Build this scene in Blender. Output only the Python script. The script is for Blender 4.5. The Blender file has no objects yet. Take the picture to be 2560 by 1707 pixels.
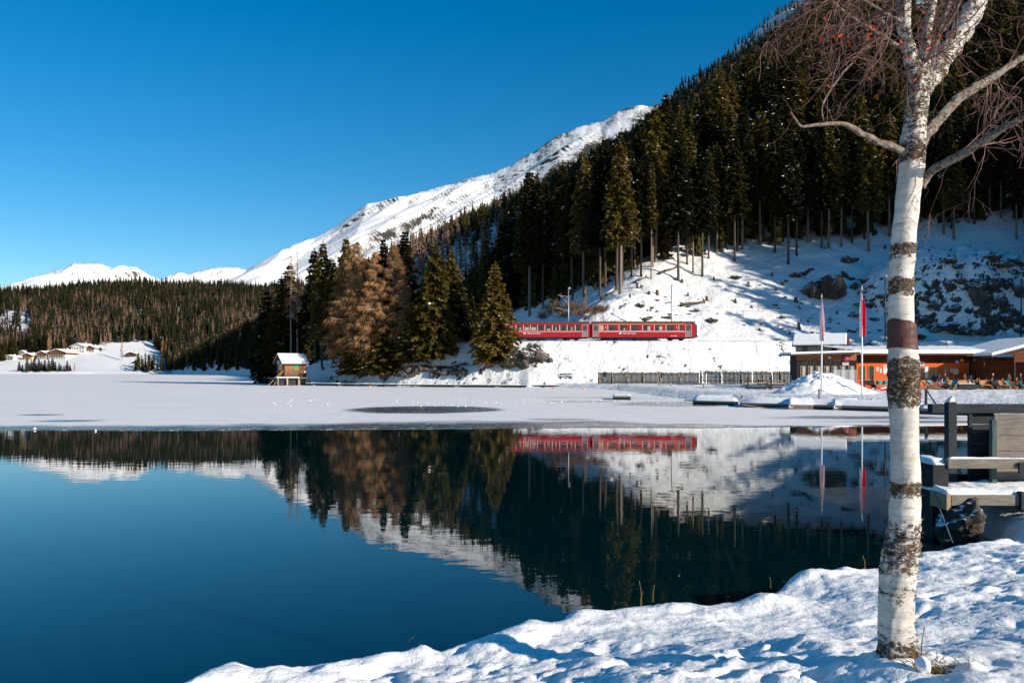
import bpy, bmesh, math, random
import numpy as np
from mathutils import Vector, Matrix

R = math.radians
SC = bpy.context.scene
COL = SC.collection
rng = np.random.default_rng(7)
random.seed(7)

# ------------------------------------------------------------------ camera, sky, sun, exposure
CAM_H = 2.7          # eye height above the lake
FPX, HZ = 1991.1, 930.0
cam = bpy.data.cameras.new('camera')
cam.sensor_width = 36.0
cam.lens = 28.0
cam.shift_y = 0.0299
cam.clip_start = 0.1
cam.clip_end = 60000
camo = bpy.data.objects.new('camera', cam)
camo.location = (0, 0, CAM_H)
camo.rotation_euler = (R(90), 0, 0)
COL.objects.link(camo)
SC.camera = camo

SUN_AZ = 35.0        # degrees behind +X (towards the viewer)
SUN_EL = 20.5
sdir = Vector((math.cos(R(SUN_EL)) * math.cos(R(SUN_AZ)), -math.cos(R(SUN_EL)) * math.sin(R(SUN_AZ)), math.sin(R(SUN_EL))))
world = bpy.data.worlds.new('World')
SC.world = world
world.use_nodes = True
wn = world.node_tree
bg = wn.nodes['Background']
sky = wn.nodes.new('ShaderNodeTexSky')
sky.sky_type = 'NISHITA'
sky.sun_disc = False
sky.sun_elevation = R(SUN_EL)
sky.sun_rotation = math.atan2(sdir.x, sdir.y)
sky.altitude = 1600
sky.air_density = 1.25
sky.dust_density = 0.25
sky.ozone_density = 4.0
hs = wn.nodes.new('ShaderNodeHueSaturation')
hs.inputs['Saturation'].default_value = 1.37
hs.inputs['Hue'].default_value = 0.496
wn.links.new(sky.outputs[0], hs.inputs['Color'])
wn.links.new(hs.outputs[0], bg.inputs['Color'])
bg.inputs['Strength'].default_value = 0.095
sl = bpy.data.lights.new('sun', 'SUN')
sl.energy = 5.0
sl.angle = R(0.5)
sl.color = (1.0, 0.91, 0.78)
slo = bpy.data.objects.new('sun', sl)
slo.rotation_euler = (-sdir).to_track_quat('-Z', 'Y').to_euler()
slo.location = sdir * 50
COL.objects.link(slo)
SC.view_settings.view_transform = 'Standard'
SC.view_settings.look = 'None'
SC.view_settings.gamma = 1.0
SC.view_settings.use_curve_mapping = False
SC.view_settings.exposure = 0.42
SC.render.engine = 'CYCLES'
SC.cycles.max_bounces = 6
SC.cycles.diffuse_bounces = 3
SC.cycles.glossy_bounces = 3
SC.cycles.transparent_max_bounces = 8
SC.cycles.caustics_reflective = False
SC.cycles.caustics_refractive = False
SC.cycles.use_denoising = True


# ------------------------------------------------------------------ helpers
def at(px, py, Y):
    return Vector(((px - 1280.0) * Y / FPX, Y, CAM_H - (py - HZ) * Y / FPX))


def atg(px, Y, z):
    return Vector(((px - 1280.0) * Y / FPX, Y, z))


def water_y(py):
    return CAM_H * FPX / (py - HZ)


def hash2(ix, iy, seed):
    n = (ix.astype(np.int64) * 374761393 + iy.astype(np.int64) * 668265263 + seed * 1442695041) & 0x7fffffff
    n = ((n ^ (n >> 13)) * 1274126177) & 0x7fffffff
    n = (n ^ (n >> 16)) & 0x7fffffff
    return (n % 100003) / 100003.0


def vnoise(x, y, seed=0):
    x = np.asarray(x, float); y = np.asarray(y, float)
    ix = np.floor(x); iy = np.floor(y)
    fx = x - ix; fy = y - iy
    ux = fx * fx * fx * (fx * (fx * 6 - 15) + 10)
    uy = fy * fy * fy * (fy * (fy * 6 - 15) + 10)
    a = hash2(ix, iy, seed); b = hash2(ix + 1, iy, seed)
    c = hash2(ix, iy + 1, seed); d = hash2(ix + 1, iy + 1, seed)
    return (a * (1 - ux) + b * ux) * (1 - uy) + (c * (1 - ux) + d * ux) * uy


def fbm(x, y, octv=4, seed=0, gain=0.5):
    x = np.asarray(x, float); y = np.asarray(y, float)
    s = 0.0; a = 1.0; t = 0.0
    for k in range(octv):
        ca, sa = math.cos(0.6 * k), math.sin(0.6 * k)
        s = s + a * (vnoise((x * ca - y * sa) * 2 ** k + 17.3 * k, (x * sa + y * ca) * 2 ** k - 9.1 * k, seed + k * 31) - 0.5)
        t += a; a *= gain
    return s / t * 2


def sstep(a, b, x):
    t = np.clip((np.asarray(x, float) - a) / (b - a), 0, 1)
    return t * t * (3 - 2 * t)


def smin(a, b, k):
    h = np.clip(0.5 + 0.5 * (b - a) / k, 0, 1)
    return b * (1 - h) + a * h - k * h * (1 - h)


def poly_sd(X, Y, pts):
    """signed distance to a polygon, positive inside"""
    X = np.asarray(X, float); Y = np.asarray(Y, float)
    d2 = np.full(X.shape, 1e18); ins = np.zeros(X.shape, bool)
    n = len(pts)
    for i in range(n):
        ax, ay = pts[i]; bx, by = pts[(i + 1) % n]
        ex, ey = bx - ax, by - ay
        wx, wy = X - ax, Y - ay
        t = np.clip((wx * ex + wy * ey) / (ex * ex + ey * ey + 1e-9), 0, 1)
        d2 = np.minimum(d2, (wx - ex * t) ** 2 + (wy - ey * t) ** 2)
        if by != ay:
            c = ((ay > Y) != (by > Y)) & (X < (bx - ax) * (Y - ay) / (by - ay) + ax)
            ins ^= c
    d = np.sqrt(d2)
    return np.where(ins, d, -d)


def mesh_np(name, V, faces, matidx=None, smooth=False):
    """faces: list of (n,k) int arrays"""
    me = bpy.data.meshes.new(name)
    V = np.asarray(V, np.float32)
    me.vertices.add(len(V))
    me.vertices.foreach_set('co', V.ravel())
    loops = np.concatenate([np.asarray(f, np.int32).ravel() for f in faces])
    tot = np.concatenate([np.full(len(f), np.asarray(f).shape[1], np.int32) for f in faces])
    start = np.concatenate([[0], np.cumsum(tot)[:-1]]).astype(np.int32)
    me.loops.add(len(loops))
    me.loops.foreach_set('vertex_index', loops)
    me.polygons.add(len(tot))
    me.polygons.foreach_set('loop_start', start)
    me.polygons.foreach_set('loop_total', tot)
    if matidx is not None:
        me.polygons.foreach_set('material_index', np.asarray(matidx, np.int32))
    if smooth:
        me.polygons.foreach_set('use_smooth', np.ones(len(tot), bool))
    me.update(calc_edges=True)
    return me


def obj(name, me, mats=None, parent=None):
    o = bpy.data.objects.new(name, me)
    if mats is not None and me is not None:
        for m in (mats if isinstance(mats, (list, tuple)) else [mats]):
            me.materials.append(m)
    COL.objects.link(o)
    if parent is not None:
        o.parent = parent
    return o


def tag(o, label, cat=None, group=None, kind=None):
    if label: o['label'] = label
    if cat: o['category'] = cat
    if group: o['group'] = group
    if kind: o['kind'] = kind
    return o


def thing(name, loc, label, cat, group=None, rz=0.0):
    e = bpy.data.objects.new(name, None)
    e.empty_display_size = 0.3
    COL.objects.link(e)
    e.location = loc
    e.rotation_euler = (0, 0, rz)
    return tag(e, label, cat, group)


def copy_tree(o, parent=None):
    c = o.copy(); COL.objects.link(c)
    if parent is not None:
        c.parent = parent
        c.matrix_parent_inverse = o.matrix_parent_inverse.copy()
    for ch in list(o.children):
        copy_tree(ch, c)
    return c


class MB:
    def __init__(self):
        self.v = []; self.f = []; self.m = []

    def add(self, vs, fs, m=0):
        b = len(self.v)
        self.v += [tuple(p) for p in vs]
        self.f += [tuple(i + b for i in f) for f in fs]
        self.m += [m] * len(fs)

    def box(self, x0, x1, y0, y1, z0, z1, m=0):
        vs = [(x0, y0, z0), (x1, y0, z0), (x1, y1, z0), (x0, y1, z0), (x0, y0, z1), (x1, y0, z1), (x1, y1, z1), (x0, y1, z1)]
        self.add(vs, [(0, 3, 2, 1), (4, 5, 6, 7), (0, 1, 5, 4), (1, 2, 6, 5), (2, 3, 7, 6), (3, 0, 4, 7)], m)

    def beam(self, a, b, w, h, m=0, up=(0, 0, 1)):
        a = Vector(a); b = Vector(b)
        d = (b - a).normalized()
        s = d.cross(Vector(up))
        if s.length < 1e-4: s = d.cross(Vector((0, 1, 0)))
        s.normalize(); u = s.cross(d)
        vs = []
        for p in (a, b):
            for i, j in ((-1, -1), (1, -1), (1, 1), (-1, 1)):
                vs.append(p + s * (w / 2 * i) + u * (h / 2 * j))
        self.add(vs, [(0, 1, 2, 3), (7, 6, 5, 4), (0, 4, 5, 1), (1, 5, 6, 2), (2, 6, 7, 3), (3, 7, 4, 0)], m)

    def tube(self, pts, rad, n=6, m=0, cap=True):
        pts = [Vector(p) for p in pts]
        if not hasattr(rad, '__len__'): rad = [rad] * len(pts)
        b = len(self.v)
        t0 = (pts[1] - pts[0]).normalized()
        s = t0.cross(Vector((0.13, 0.21, 1)))
        if s.length < 1e-3: s = t0.cross(Vector((1, 0, 0)))
        s.normalize()
        for k, p in enumerate(pts):
            if k == 0: t = pts[1] - p
            elif k == len(pts) - 1: t = p - pts[k - 1]
            else: t = pts[k + 1] - pts[k - 1]
            t.normalize()
            s = (s - t * s.dot(t))
            if s.length < 1e-5: s = t.orthogonal()
            s.normalize(); u = t.cross(s)
            for i in range(n):
                a = 2 * math.pi * i / n
                self.v.append(tuple(p + (s * math.cos(a) + u * math.sin(a)) * rad[k]))
        for k in range(len(pts) - 1):
            for i in range(n):
                j = (i + 1) % n
                self.f.append((b + k * n + i, b + k * n + j, b + (k + 1) * n + j, b + (k + 1) * n + i)); self.m.append(m)
        if cap:
            self.f.append(tuple(b + i for i in reversed(range(n)))); self.m.append(m)
            self.f.append(tuple(b + (len(pts) - 1) * n + i for i in range(n))); self.m.append(m)

    def prism(self, poly, y0, y1, m=0):
        """poly: list of (x,z), extruded along y"""
        n = len(poly)
        vs = [(x, y0, z) for x, z in poly] + [(x, y1, z) for x, z in poly]
        fs = [tuple(range(n)), tuple(reversed(range(n, 2 * n)))] + [(i, i + n, (i + 1) % n + n, (i + 1) % n) for i in range(n)]
        self.add(vs, fs, m)

    def disc(self, c, r, n=20, th=0.03, m=0):
        vs = []
        for y in (-th / 2, th / 2):
            for i in range(n):
                a = 2 * math.pi * i / n
                vs.append((c[0] + r * math.cos(a), c[1] + y, c[2] + r * math.sin(a)))
        self.add(vs, [tuple(range(n)), tuple(reversed(range(n, 2 * n)))] + [(i, i + n, (i + 1) % n + n, (i + 1) % n) for i in range(n)], m)

    def build(self, name, mats, parent=None, smooth=False, bevel=0.0):
        me = bpy.data.meshes.new(name)
        me.from_pydata(self.v, [], self.f)
        me.polygons.foreach_set('material_index', self.m)
        if smooth: me.polygons.foreach_set('use_smooth', [True] * len(self.f))
        bm = bmesh.new(); bm.from_mesh(me)
        bmesh.ops.recalc_face_normals(bm, faces=bm.faces)
        if bevel:
            bmesh.ops.bevel(bm, geom=[e for e in bm.edges], offset=bevel, segments=1, affect='EDGES')
        bm.to_mesh(me); bm.free()
        me.update()
        return obj(name, me, mats, parent)


# ------------------------------------------------------------------ materials
class NT:
    def __init__(self, name):
        self.m = bpy.data.materials.new(name)
        self.m.use_nodes = True
        self.t = self.m.node_tree
        self.p = self.t.nodes['Principled BSDF']
        self.out = self.t.nodes['Material Output']

    def n(self, typ, **kw):
        nd = self.t.nodes.new(typ)
        for k, v in kw.items():
            if k in nd.inputs.keys(): nd.inputs[k].default_value = v
            else: setattr(nd, k, v)
        return nd

    def l(self, a, b):
        self.t.links.new(a, b)

    def coord(self, kind='Object', scale=None, rot=None):
        c = self.n('ShaderNodeTexCoord').outputs[kind]
        if kind == 'World': pass
        if scale is None: return c
        mp = self.n('ShaderNodeMapping')
        mp.inputs['Scale'].default_value = scale
        if rot: mp.inputs['Rotation'].default_value = rot
        self.l(c, mp.inputs['Vector'])
        return mp.outputs[0]

    def geo(self, scale=None):
        c = self.n('ShaderNodeNewGeometry').outputs['Position']
        if scale is None: return c
        mp = self.n('ShaderNodeMapping')
        mp.inputs['Scale'].default_value = scale
        self.l(c, mp.inputs['Vector'])
        return mp.outputs[0]

    def noise(self, vec, scale, detail=4, rough=0.6):
        nd = self.n('ShaderNodeTexNoise')
        nd.inputs['Scale'].default_value = scale
        nd.inputs['Detail'].default_value = detail
        nd.inputs['Roughness'].default_value = rough
        self.l(vec, nd.inputs['Vector'])
        return nd.outputs['Fac']

    def ramp(self, fac, stops, interp='LINEAR'):
        r = self.n('ShaderNodeValToRGB')
        r.color_ramp.interpolation = interp
        e = r.color_ramp.elements
        while len(e) > 1: e.remove(e[-1])
        e[0].position = stops[0][0]; e[0].color = (*stops[0][1], 1) if hasattr(stops[0][1], '__len__') else (stops[0][1],) * 3 + (1,)
        for p, c in stops[1:]:
            x = e.new(p); x.color = (*c, 1) if hasattr(c, '__len__') else (c, c, c, 1)
        self.l(fac, r.inputs['Fac'])
        return r.outputs['Color']

    def math(self, op, a, b=None, c=None, clamp=False):
        nd = self.n('ShaderNodeMath', operation=op, use_clamp=clamp)
        for i, x in enumerate((a, b, c)):
            if x is None: continue
            if isinstance(x, (int, float)): nd.inputs[i].default_value = x
            else: self.l(x, nd.inputs[i])
        return nd.outputs[0]

    def mix(self, fac, a, b):
        nd = self.n('ShaderNodeMix', data_type='RGBA')
        for s, x in ((nd.inputs[0], fac), (nd.inputs[6], a), (nd.inputs[7], b)):
            if isinstance(x, (int, float)): s.default_value = x
            elif isinstance(x, tuple): s.default_value = (*x, 1)
            else: self.l(x, s)
        return nd.outputs[2]

    def bump(self, h, strength=0.5, dist=0.02):
        b = self.n('ShaderNodeBump')
        b.inputs['Strength'].default_value = strength
        b.inputs['Distance'].default_value = dist
        self.l(h, b.inputs['Height'])
        self.l(b.outputs[0], self.p.inputs['Normal'])
        return b.outputs[0]

    def base(self, c, rough=0.8, spec=0.3, metal=0.0):
        if isinstance(c, tuple): self.p.inputs['Base Color'].default_value = (*c, 1)
        else: self.l(c, self.p.inputs['Base Color'])
        self.p.inputs['Roughness'].default_value = rough
        self.p.inputs['Specular IOR Level'].default_value = spec
        self.p.inputs['Metallic'].default_value = metal
        return self.m


def plain(name, c, rough=0.75, spec=0.25, metal=0.0, var=0.22, scale=3.0):
    t = NT(name)
    nz = t.noise(t.coord('Object'), scale, 4)
    lo = tuple(x * (1 - var) for x in c); hi = tuple(min(1, x * (1 + var)) for x in c)
    return t.base(t.ramp(nz, [(0.3, lo), (0.7, hi)]), rough, spec, metal)


def snow_mat(name, bscale=6.0, bdist=0.05, tint=(0.90, 0.885, 0.865), strength=0.5, wpos=False):
    t = NT(name)
    v = t.geo() if wpos else t.coord('Object')
    n1 = t.noise(v, bscale, 6, 0.62)
    n2 = t.noise(v, bscale * 0.23, 3)
    hh = t.math('ADD', n1, t.math('MULTIPLY', n2, 1.5))
    t.bump(hh, strength, bdist)
    c = t.ramp(n2, [(0.3, tuple(x * 0.95 for x in tint)), (0.7, tint)])
    return t.base(c, 0.65, 0.15)


def wood_mat(name, c, grain=(1.5, 14, 14), rough=0.85, var=0.45):
    t = NT(name)
    v = t.coord('Object', grain)
    n1 = t.noise(v, 3.0, 6, 0.7)
    n2 = t.noise(t.coord('Object'), 1.3, 3)
    f = t.math('ADD', t.math('MULTIPLY', n1, 0.65), t.math('MULTIPLY', n2, 0.35))
    lo = tuple(x * (1 - var) for x in c); hi = tuple(min(1, x * (1 + var)) for x in c)
    t.bump(n1, 0.4, 0.01)
    return t.base(t.ramp(f, [(0.33, lo), (0.66, hi)]), rough, 0.2)


def plank_mat(name, c, step=0.16, axis='Z', var=0.35, dark=0.35, stain=None):
    """weathered boards: the fine board rhythm of a wall seen from afar (grooves too fine to build)"""
    t = NT(name)
    sep = t.n('ShaderNodeSeparateXYZ'); t.l(t.coord('Object'), sep.inputs[0])
    if axis == 'H': a = t.math('ADD', sep.outputs['X'], t.math('MULTIPLY', sep.outputs['Y'], 1.0))
    else: a = sep.outputs[axis]
    q = t.math('DIVIDE', a, step)
    fr = t.math('FRACT', q)
    groove = t.math('LESS_THAN', fr, 0.13)
    wn_ = t.n('ShaderNodeTexWhiteNoise', noise_dimensions='1D'); t.l(t.math('FLOOR', q), wn_.inputs['W'])
    g = (1.5, 1.5, 12) if axis == 'H' else (2, 2, 12)
    n1 = t.noise(t.coord('Object', (2, 2, 2)), 1.7, 5, 0.65)
    f = t.math('ADD', t.math('MULTIPLY', wn_.outputs['Value'], 0.5), t.math('MULTIPLY', n1, 0.5))
    lo = tuple(x * (1 - var) for x in c); hi = tuple(min(1, x * (1 + var)) for x in c)
    col = t.ramp(f, [(0.2, lo), (0.8, hi)])
    if stain:
        s = t.math('ADD', sep.outputs['Z'], t.math('MULTIPLY', n1, stain[3]))
        k = t.n('ShaderNodeMapRange'); t.l(s, k.inputs[0])
        k.inputs[1].default_value = stain[1]; k.inputs[2].default_value = stain[2]
        col = t.mix(k.outputs[0], stain[0], col)
    col = t.mix(t.math('MULTIPLY', groove, dark + 0.3), col, tuple(x * 0.15 for x in c))
    t.bump(t.math('SUBTRACT', n1, groove), 0.5, 0.02)
    return t.base(col, 0.8, 0.2)


M = {}
M['snow'] = snow_mat('snow', 5, 0.06, wpos=True)
M['snow_roof'] = snow_mat('snow_roof', 2.5, 0.05)
M['snow_near'] = snow_mat('snow_near', 20.0, 0.016, tint=(0.95, 0.93, 0.90), strength=0.85, wpos=True)


def terrain_mat():
    t = NT('snowy_ground')
    g = t.n('ShaderNodeNewGeometry')
    sep = t.n('ShaderNodeSeparateXYZ'); t.l(g.outputs['True Normal'], sep.inputs[0])
    pos = g.outputs['Position']
    n1 = t.noise(pos, 0.35, 6, 0.65)
    n2 = t.noise(pos, 1.6, 5, 0.6)
    n3 = t.noise(pos, 0.03, 3)
    nr = t.noise(pos, 0.42, 5, 0.6)
    steep = t.math('ADD', sep.outputs['Z'], t.math('ADD', t.math('MULTIPLY', t.math('SUBTRACT', n2, 0.5), 0.35), t.math('MULTIPLY', t.math('SUBTRACT', nr, 0.5), 1.5)))
    rockf = t.ramp(steep, [(0.42, 1.0), (0.48, 0.0)])
    rc = t.ramp(n2, [(0.3, (0.022, 0.019, 0.016)), (0.55, (0.085, 0.074, 0.06)), (0.75, (0.17, 0.145, 0.11))])
    sc_ = t.ramp(n3, [(0.3, (0.76, 0.75, 0.74)), (0.7, (0.84, 0.825, 0.81))])
    col = t.mix(rockf, sc_, rc)
    t.bump(t.math('ADD', n2, n1), 0.8, 0.34)
    return t.base(col, 0.75, 0.15)


M['terrain'] = terrain_mat()


def rock_mat():
    t = NT('lichen_rock')
    v = t.coord('Object')
    n1 = t.noise(v, 1.2, 6, 0.7); n2 = t.noise(v, 0.5, 3)
    c = t.ramp(n1, [(0.3, (0.02, 0.018, 0.016)), (0.5, (0.08, 0.07, 0.06)), (0.7, (0.17, 0.145, 0.115))])
    c = t.mix(t.ramp(n2, [(0.55, 0.0), (0.7, 0.6)]), c, (0.13, 0.075, 0.03))
    g = t.n('ShaderNodeNewGeometry'); sep = t.n('ShaderNodeSeparateXYZ'); t.l(g.outputs['Normal'], sep.inputs[0])
    up = t.math('ADD', sep.outputs['Z'], t.math('MULTIPLY', t.math('SUBTRACT', n1, 0.5), 0.5))
    c = t.mix(t.ramp(up, [(0.72, 0.0), (0.8, 1.0)]), c, (0.86, 0.88, 0.9))
    t.bump(n1, 0.9, 0.15)
    return t.base(c, 0.9, 0.15)


M['rock'] = rock_mat()
M['rock_bare'] = plain('bare_rock', (0.09, 0.075, 0.06), 0.9, var=0.7, scale=1.5)


def mountain_mat():
    t = NT('mountain_snow')
    g = t.n('ShaderNodeNewGeometry')
    sep = t.n('ShaderNodeSeparateXYZ'); t.l(g.outputs['True Normal'], sep.inputs[0])
    pos = g.outputs['Position']
    n1 = t.noise(pos, 0.008, 7, 0.65)
    n2 = t.noise(pos, 0.03, 5, 0.7)
    st = t.math('ADD', sep.outputs['Z'], t.math('MULTIPLY', t.math('SUBTRACT', n2, 0.5), 0.7))
    f = t.math('MULTIPLY', t.ramp(st, [(0.46, 1.0), (0.62, 0.0)]), t.ramp(n1, [(0.40, 0.0), (0.54, 1.0)]))
    zs = t.n('ShaderNodeSeparateXYZ'); t.l(pos, zs.inputs[0])
    c = t.mix(f, (0.90, 0.885, 0.87), (0.05, 0.045, 0.042))
    t.bump(t.math('ADD', n1, t.math('MULTIPLY', n2, 0.4)), 0.7, 14.0)
    return t.base(c, 0.8, 0.1)


M['mountain'] = mountain_mat()


def leaf_mat(name, c1, c2, trans=0.15):
    t = NT(name)
    oi = t.n('ShaderNodeObjectInfo')
    v = t.geo()
    nz = t.noise(v, 0.5, 3)
    f = t.math('ADD', t.math('MULTIPLY', oi.outputs['Random'], 0.55), t.math('MULTIPLY', nz, 0.45))
    c = t.ramp(f, [(0.25, c1), (0.75, c2)])
    t.base(c, 0.85, 0.08)
    if trans:
        tr = t.n('ShaderNodeBsdfTranslucent'); t.l(c, tr.inputs['Color'])
        mx = t.n('ShaderNodeMixShader'); mx.inputs[0].default_value = trans
        t.l(t.p.outputs[0], mx.inputs[1]); t.l(tr.outputs[0], mx.inputs[2]); t.l(mx.outputs[0], t.out.inputs['Surface'])
    return t.m


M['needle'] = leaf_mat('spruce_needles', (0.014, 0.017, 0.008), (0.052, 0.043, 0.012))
M['needle_lit'] = leaf_mat('sunlit_spruce_needles', (0.085, 0.068, 0.015), (0.155, 0.108, 0.026))  # same needles, sunlit olive tone painted into the colour
M['larch'] = leaf_mat('bare_larch_twigs', (0.22, 0.118, 0.052), (0.40, 0.215, 0.098), 0.05)
M['larch_far'] = leaf_mat('distant_larch_twigs', (0.13, 0.082, 0.056), (0.22, 0.14, 0.098), 0.0)
M['bark'] = wood_mat('conifer_bark', (0.085, 0.065, 0.05), (6, 6, 1.2))
M['bark_pale'] = wood_mat('pale_conifer_bark', (0.20, 0.155, 0.115), (6, 6, 1.2))
M['wood_grey'] = wood_mat('grey_weathered_wood', (0.20, 0.17, 0.14))
M['wood_dark'] = wood_mat('dark_wet_wood', (0.030, 0.032, 0.034))
M['wood_light'] = wood_mat('light_sawn_wood', (0.42, 0.27, 0.15))
M['wood_orange'] = wood_mat('orange_bench_wood', (0.55, 0.24, 0.10))
M['steel'] = plain('galvanised_steel', (0.35, 0.36, 0.37), 0.45, 0.5, 0.6)
M['dark_steel'] = plain('dark_steel', (0.04, 0.042, 0.045), 0.5, 0.4, 0.3)
M['white'] = plain('white_paint', (0.78, 0.78, 0.78), 0.5, var=0.06)
M['black'] = plain('black_rubber', (0.012, 0.012, 0.013), 0.6)
M['red_train'] = plain('red_train_paint', (0.32, 0.003, 0.008), 0.35, 0.5, var=0.1, scale=0.5)
M['pink_edge'] = plain('pale_window_rubber', (0.75, 0.42, 0.42), 0.5)
M['train_roof'] = plain('grey_train_roof', (0.075, 0.07, 0.065), 0.6)
M['door_grey'] = plain('grey_door_paint', (0.22, 0.21, 0.20), 0.4, var=0.08)
M['orange_line'] = plain('orange_stripe', (0.8, 0.26, 0.03), 0.5, var=0.05)
M['line_white'] = plain('pale_stripe', (0.66, 0.5, 0.48), 0.5, var=0.05)


def glass_mat(name, c=(0.012, 0.014, 0.016), rough=0.05):
    t = NT(name)
    nz = t.noise(t.coord('Object'), 1.4, 3)
    return t.base(t.ramp(nz, [(0.35, c), (0.75, tuple(x * 2.5 + 0.01 for x in c))]), rough, 0.6)


M['glass'] = glass_mat('dark_window_glass')
M['seat_pale'] = plain('pale_seat_headrest', (0.42, 0.33, 0.26), 0.8)

# ------------------------------------------------------------------ terrain function
LAND = [(400, 10), (60, 22), (45, 32), (35, 47), (25, 58), (18, 68), (16, 90), (16, 110), (14, 124), (8, 133), (1, 138.5),
        (-8, 141.5), (-21, 147.5), (-34, 160), (-45, 172), (-56, 186), (-58, 200), (-46, 225), (-32, 255), (-46, 300),
        (-108, 500), (-205, 660), (-330, 850), (-430, 1010), (-470, 1100), (-700, 1112), (-2000, 1150), (-2000, 3000),
        (3500, 3000), (3500, 10)]
RAILX = [-200, -60, -40, -24, -6, 5, 30, 60, 100, 160, 260]
RAILY = [260, 178, 165, 156, 148.6, 148, 148, 150, 147, 132, 100]
RAILZ = 8.55


def terr(X, Y):
    X = np.asarray(X, float); Y = np.asarray(Y, float)
    d = poly_sd(X, Y, LAND) + 0.5 * fbm(X * 0.25, Y * 0.25, 3, 5) * sstep(400, 200, Y)
    base = np.where(d < 0, np.maximum(-3.0, d * 0.5), 0.75 * sstep(0, 3.5, d))
    base = base + sstep(2, 14, d) * 0.12 * fbm(X * 0.8, Y * 0.8, 3, 9)
    v = Y - np.interp(X, RAILX, RAILY)
    # railway bank
    emb = np.where(v < -3.2, RAILZ - 0.15 + (v + 3.2) * 1.02, RAILZ - 0.15)
    emb = np.where(v > 5.5, RAILZ - 0.15 - (v - 5.5) * 0.9, emb)
    emb = emb * sstep(-120, -40, X) + (0.5) * (1 - sstep(-120, -40, X))
    # near slope and mountain flank
    slope = RAILZ + 0.62 * (v - 5) + 1.6 * fbm(X * 0.045, Y * 0.045, 3, 21) * sstep(5, 25, v)
    flank = 0.7 * (X + 0.31 * Y - 47) - 0.13 * np.maximum(0.17 * Y - X, 0) * sstep(180, 420, Y) + 0.045 * np.maximum(Y - 300, 0) * fbm(X * 0.0045, Y * 0.0045, 4, 33)
    hill = smin(slope, np.maximum(flank, 4.0), 6.0)
    # lumpy knoll behind the train and the rocky knoll on the right
    kn = np.exp(-(((X - 21) / 13) ** 2 + ((Y - 163) / 7) ** 2))
    hill = hill + kn * 2.6
    r2 = ((X - 95) / 21) ** 2 + ((Y - 169) / 14) ** 2
    kn2 = np.clip(1.15 * (1 - r2), 0, 1) ** 0.8
    hill = hill + kn2 * 9.0
    near = sstep(3, 9, v) * sstep(330, 200, Y)
    lump = 0.55 * fbm(X * 0.22, Y * 0.22, 4, 41) + 0.22 * fbm(X * 0.8, Y * 0.8, 3, 43)
    lump = lump * (1 + 2.6 * kn2 + 1.1 * kn)
    hill = hill + near * lump
    # unseen hill added right of the picture, shaped to shade the clearing
    side = 1.0 * (X - 0.25 * Y - 66) * sstep(88, 118, Y) * sstep(420, 260, Y)
    side = np.minimum(side, 75)
    up = np.maximum(np.where(v > 4, hill, -5), side)
    # wooded toe farther along the shore
    toe = (0.47 * (X + 0.445 * Y - 12) + 6 * fbm(X * 0.01, Y * 0.01, 3, 51)) * sstep(430, 640, Y)
    up = np.maximum(up, toe)
    # wooded hill across the lake
    s = Y + 18 * fbm(X * 0.004, Y * 0.004, 3, 60)
    xs = X / np.maximum(Y, 1)
    ridge = np.interp(xs, [-1.2, -0.66, -0.56, -0.47, -0.43, -0.36, -0.28, 0.0], [150, 186, 196, 207, 203, 200, 196, 200])
    mead = np.interp(xs, [-0.70, -0.60, -0.54, -0.44, -0.40], [24, 27, 38, 47, 47])
    far = np.where(s < 1245, mead * np.clip((s - 1108) / 137, 0, 1) ** 1.15,
                   mead + (ridge - mead) * (np.clip((s - 1245) / 655, 0, 1) ** 0.85))
    far = np.where(s > 1900, ridge - (s - 1900) * 0.25, far)
    far = far + sstep(1250, 1500, s) * 7 * fbm(X * 0.008, Y * 0.008, 3, 66)
    far = np.where(Y > 1090, far, -5)
    up = np.maximum(up, far)
    prom = 0.75 + 3.3 * sstep(2, 16, d) + 0.5 * fbm(X * 0.2, Y * 0.2, 3, 71) * sstep(1, 5, d)
    prom = np.where((X < 2) & (Y < 300), prom, 0)
    z = np.maximum(np.maximum(up, emb * sstep(-4, 6, v + 14)), prom)
    z = np.where(d > 0, np.minimum(np.maximum(z, base), 0.35 + 1.05 * np.maximum(d, 0) + 0.2 * sstep(0, 2, d)), base)
    # trampled band on the railway bank
    z = z + np.where((v < -3) & (v > -14) & (d > 1.0), 1, 0) * (0.30 * fbm(X * 0.55, Y * 0.55, 4, 77) - 0.30 * np.exp(-(np.abs(fbm(X * 0.16 + 0.5, Y * 0.22, 2, 79)) / 0.035) ** 2))
    return z


def terr1(x, y):
    return float(terr(np.array([x]), np.array([y]))[0])


_cols = np.concatenate([np.linspace(-1.15, -0.67, 40)[:-1], np.linspace(-0.67, 0.67, 540), np.linspace(0.67, 2.3, 80)[1:]])
_rows = np.concatenate([np.geomspace(15, 118, 60)[:-1], np.linspace(118, 205, 190)[:-1], np.geomspace(205, 2300, 250)])
CX, RY = np.meshgrid(_cols, _rows)
TX = CX * RY; TZ = terr(TX, RY)
_nc, _nr = len(_cols), len(_rows)
_i = (np.arange(_nr - 1)[:, None] * _nc + np.arange(_nc - 1)[None, :]).ravel()
_q = np.stack([_i, _i + 1, _i + _nc + 1, _i + _nc], 1)
# drop open-lake cells (the lake bed and the lake itself cover them)
_zq = np.max(TZ.ravel()[_q], axis=1)
_q = _q[_zq > -2.95]
me = mesh_np('snowy_terrain', np.stack([TX.ravel(), RY.ravel(), TZ.ravel()], 1), [_q], smooth=True)
terrain = tag(obj('terrain', me, M['terrain']), 'snow covered slopes and shore behind the lake', kind='structure')


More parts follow.
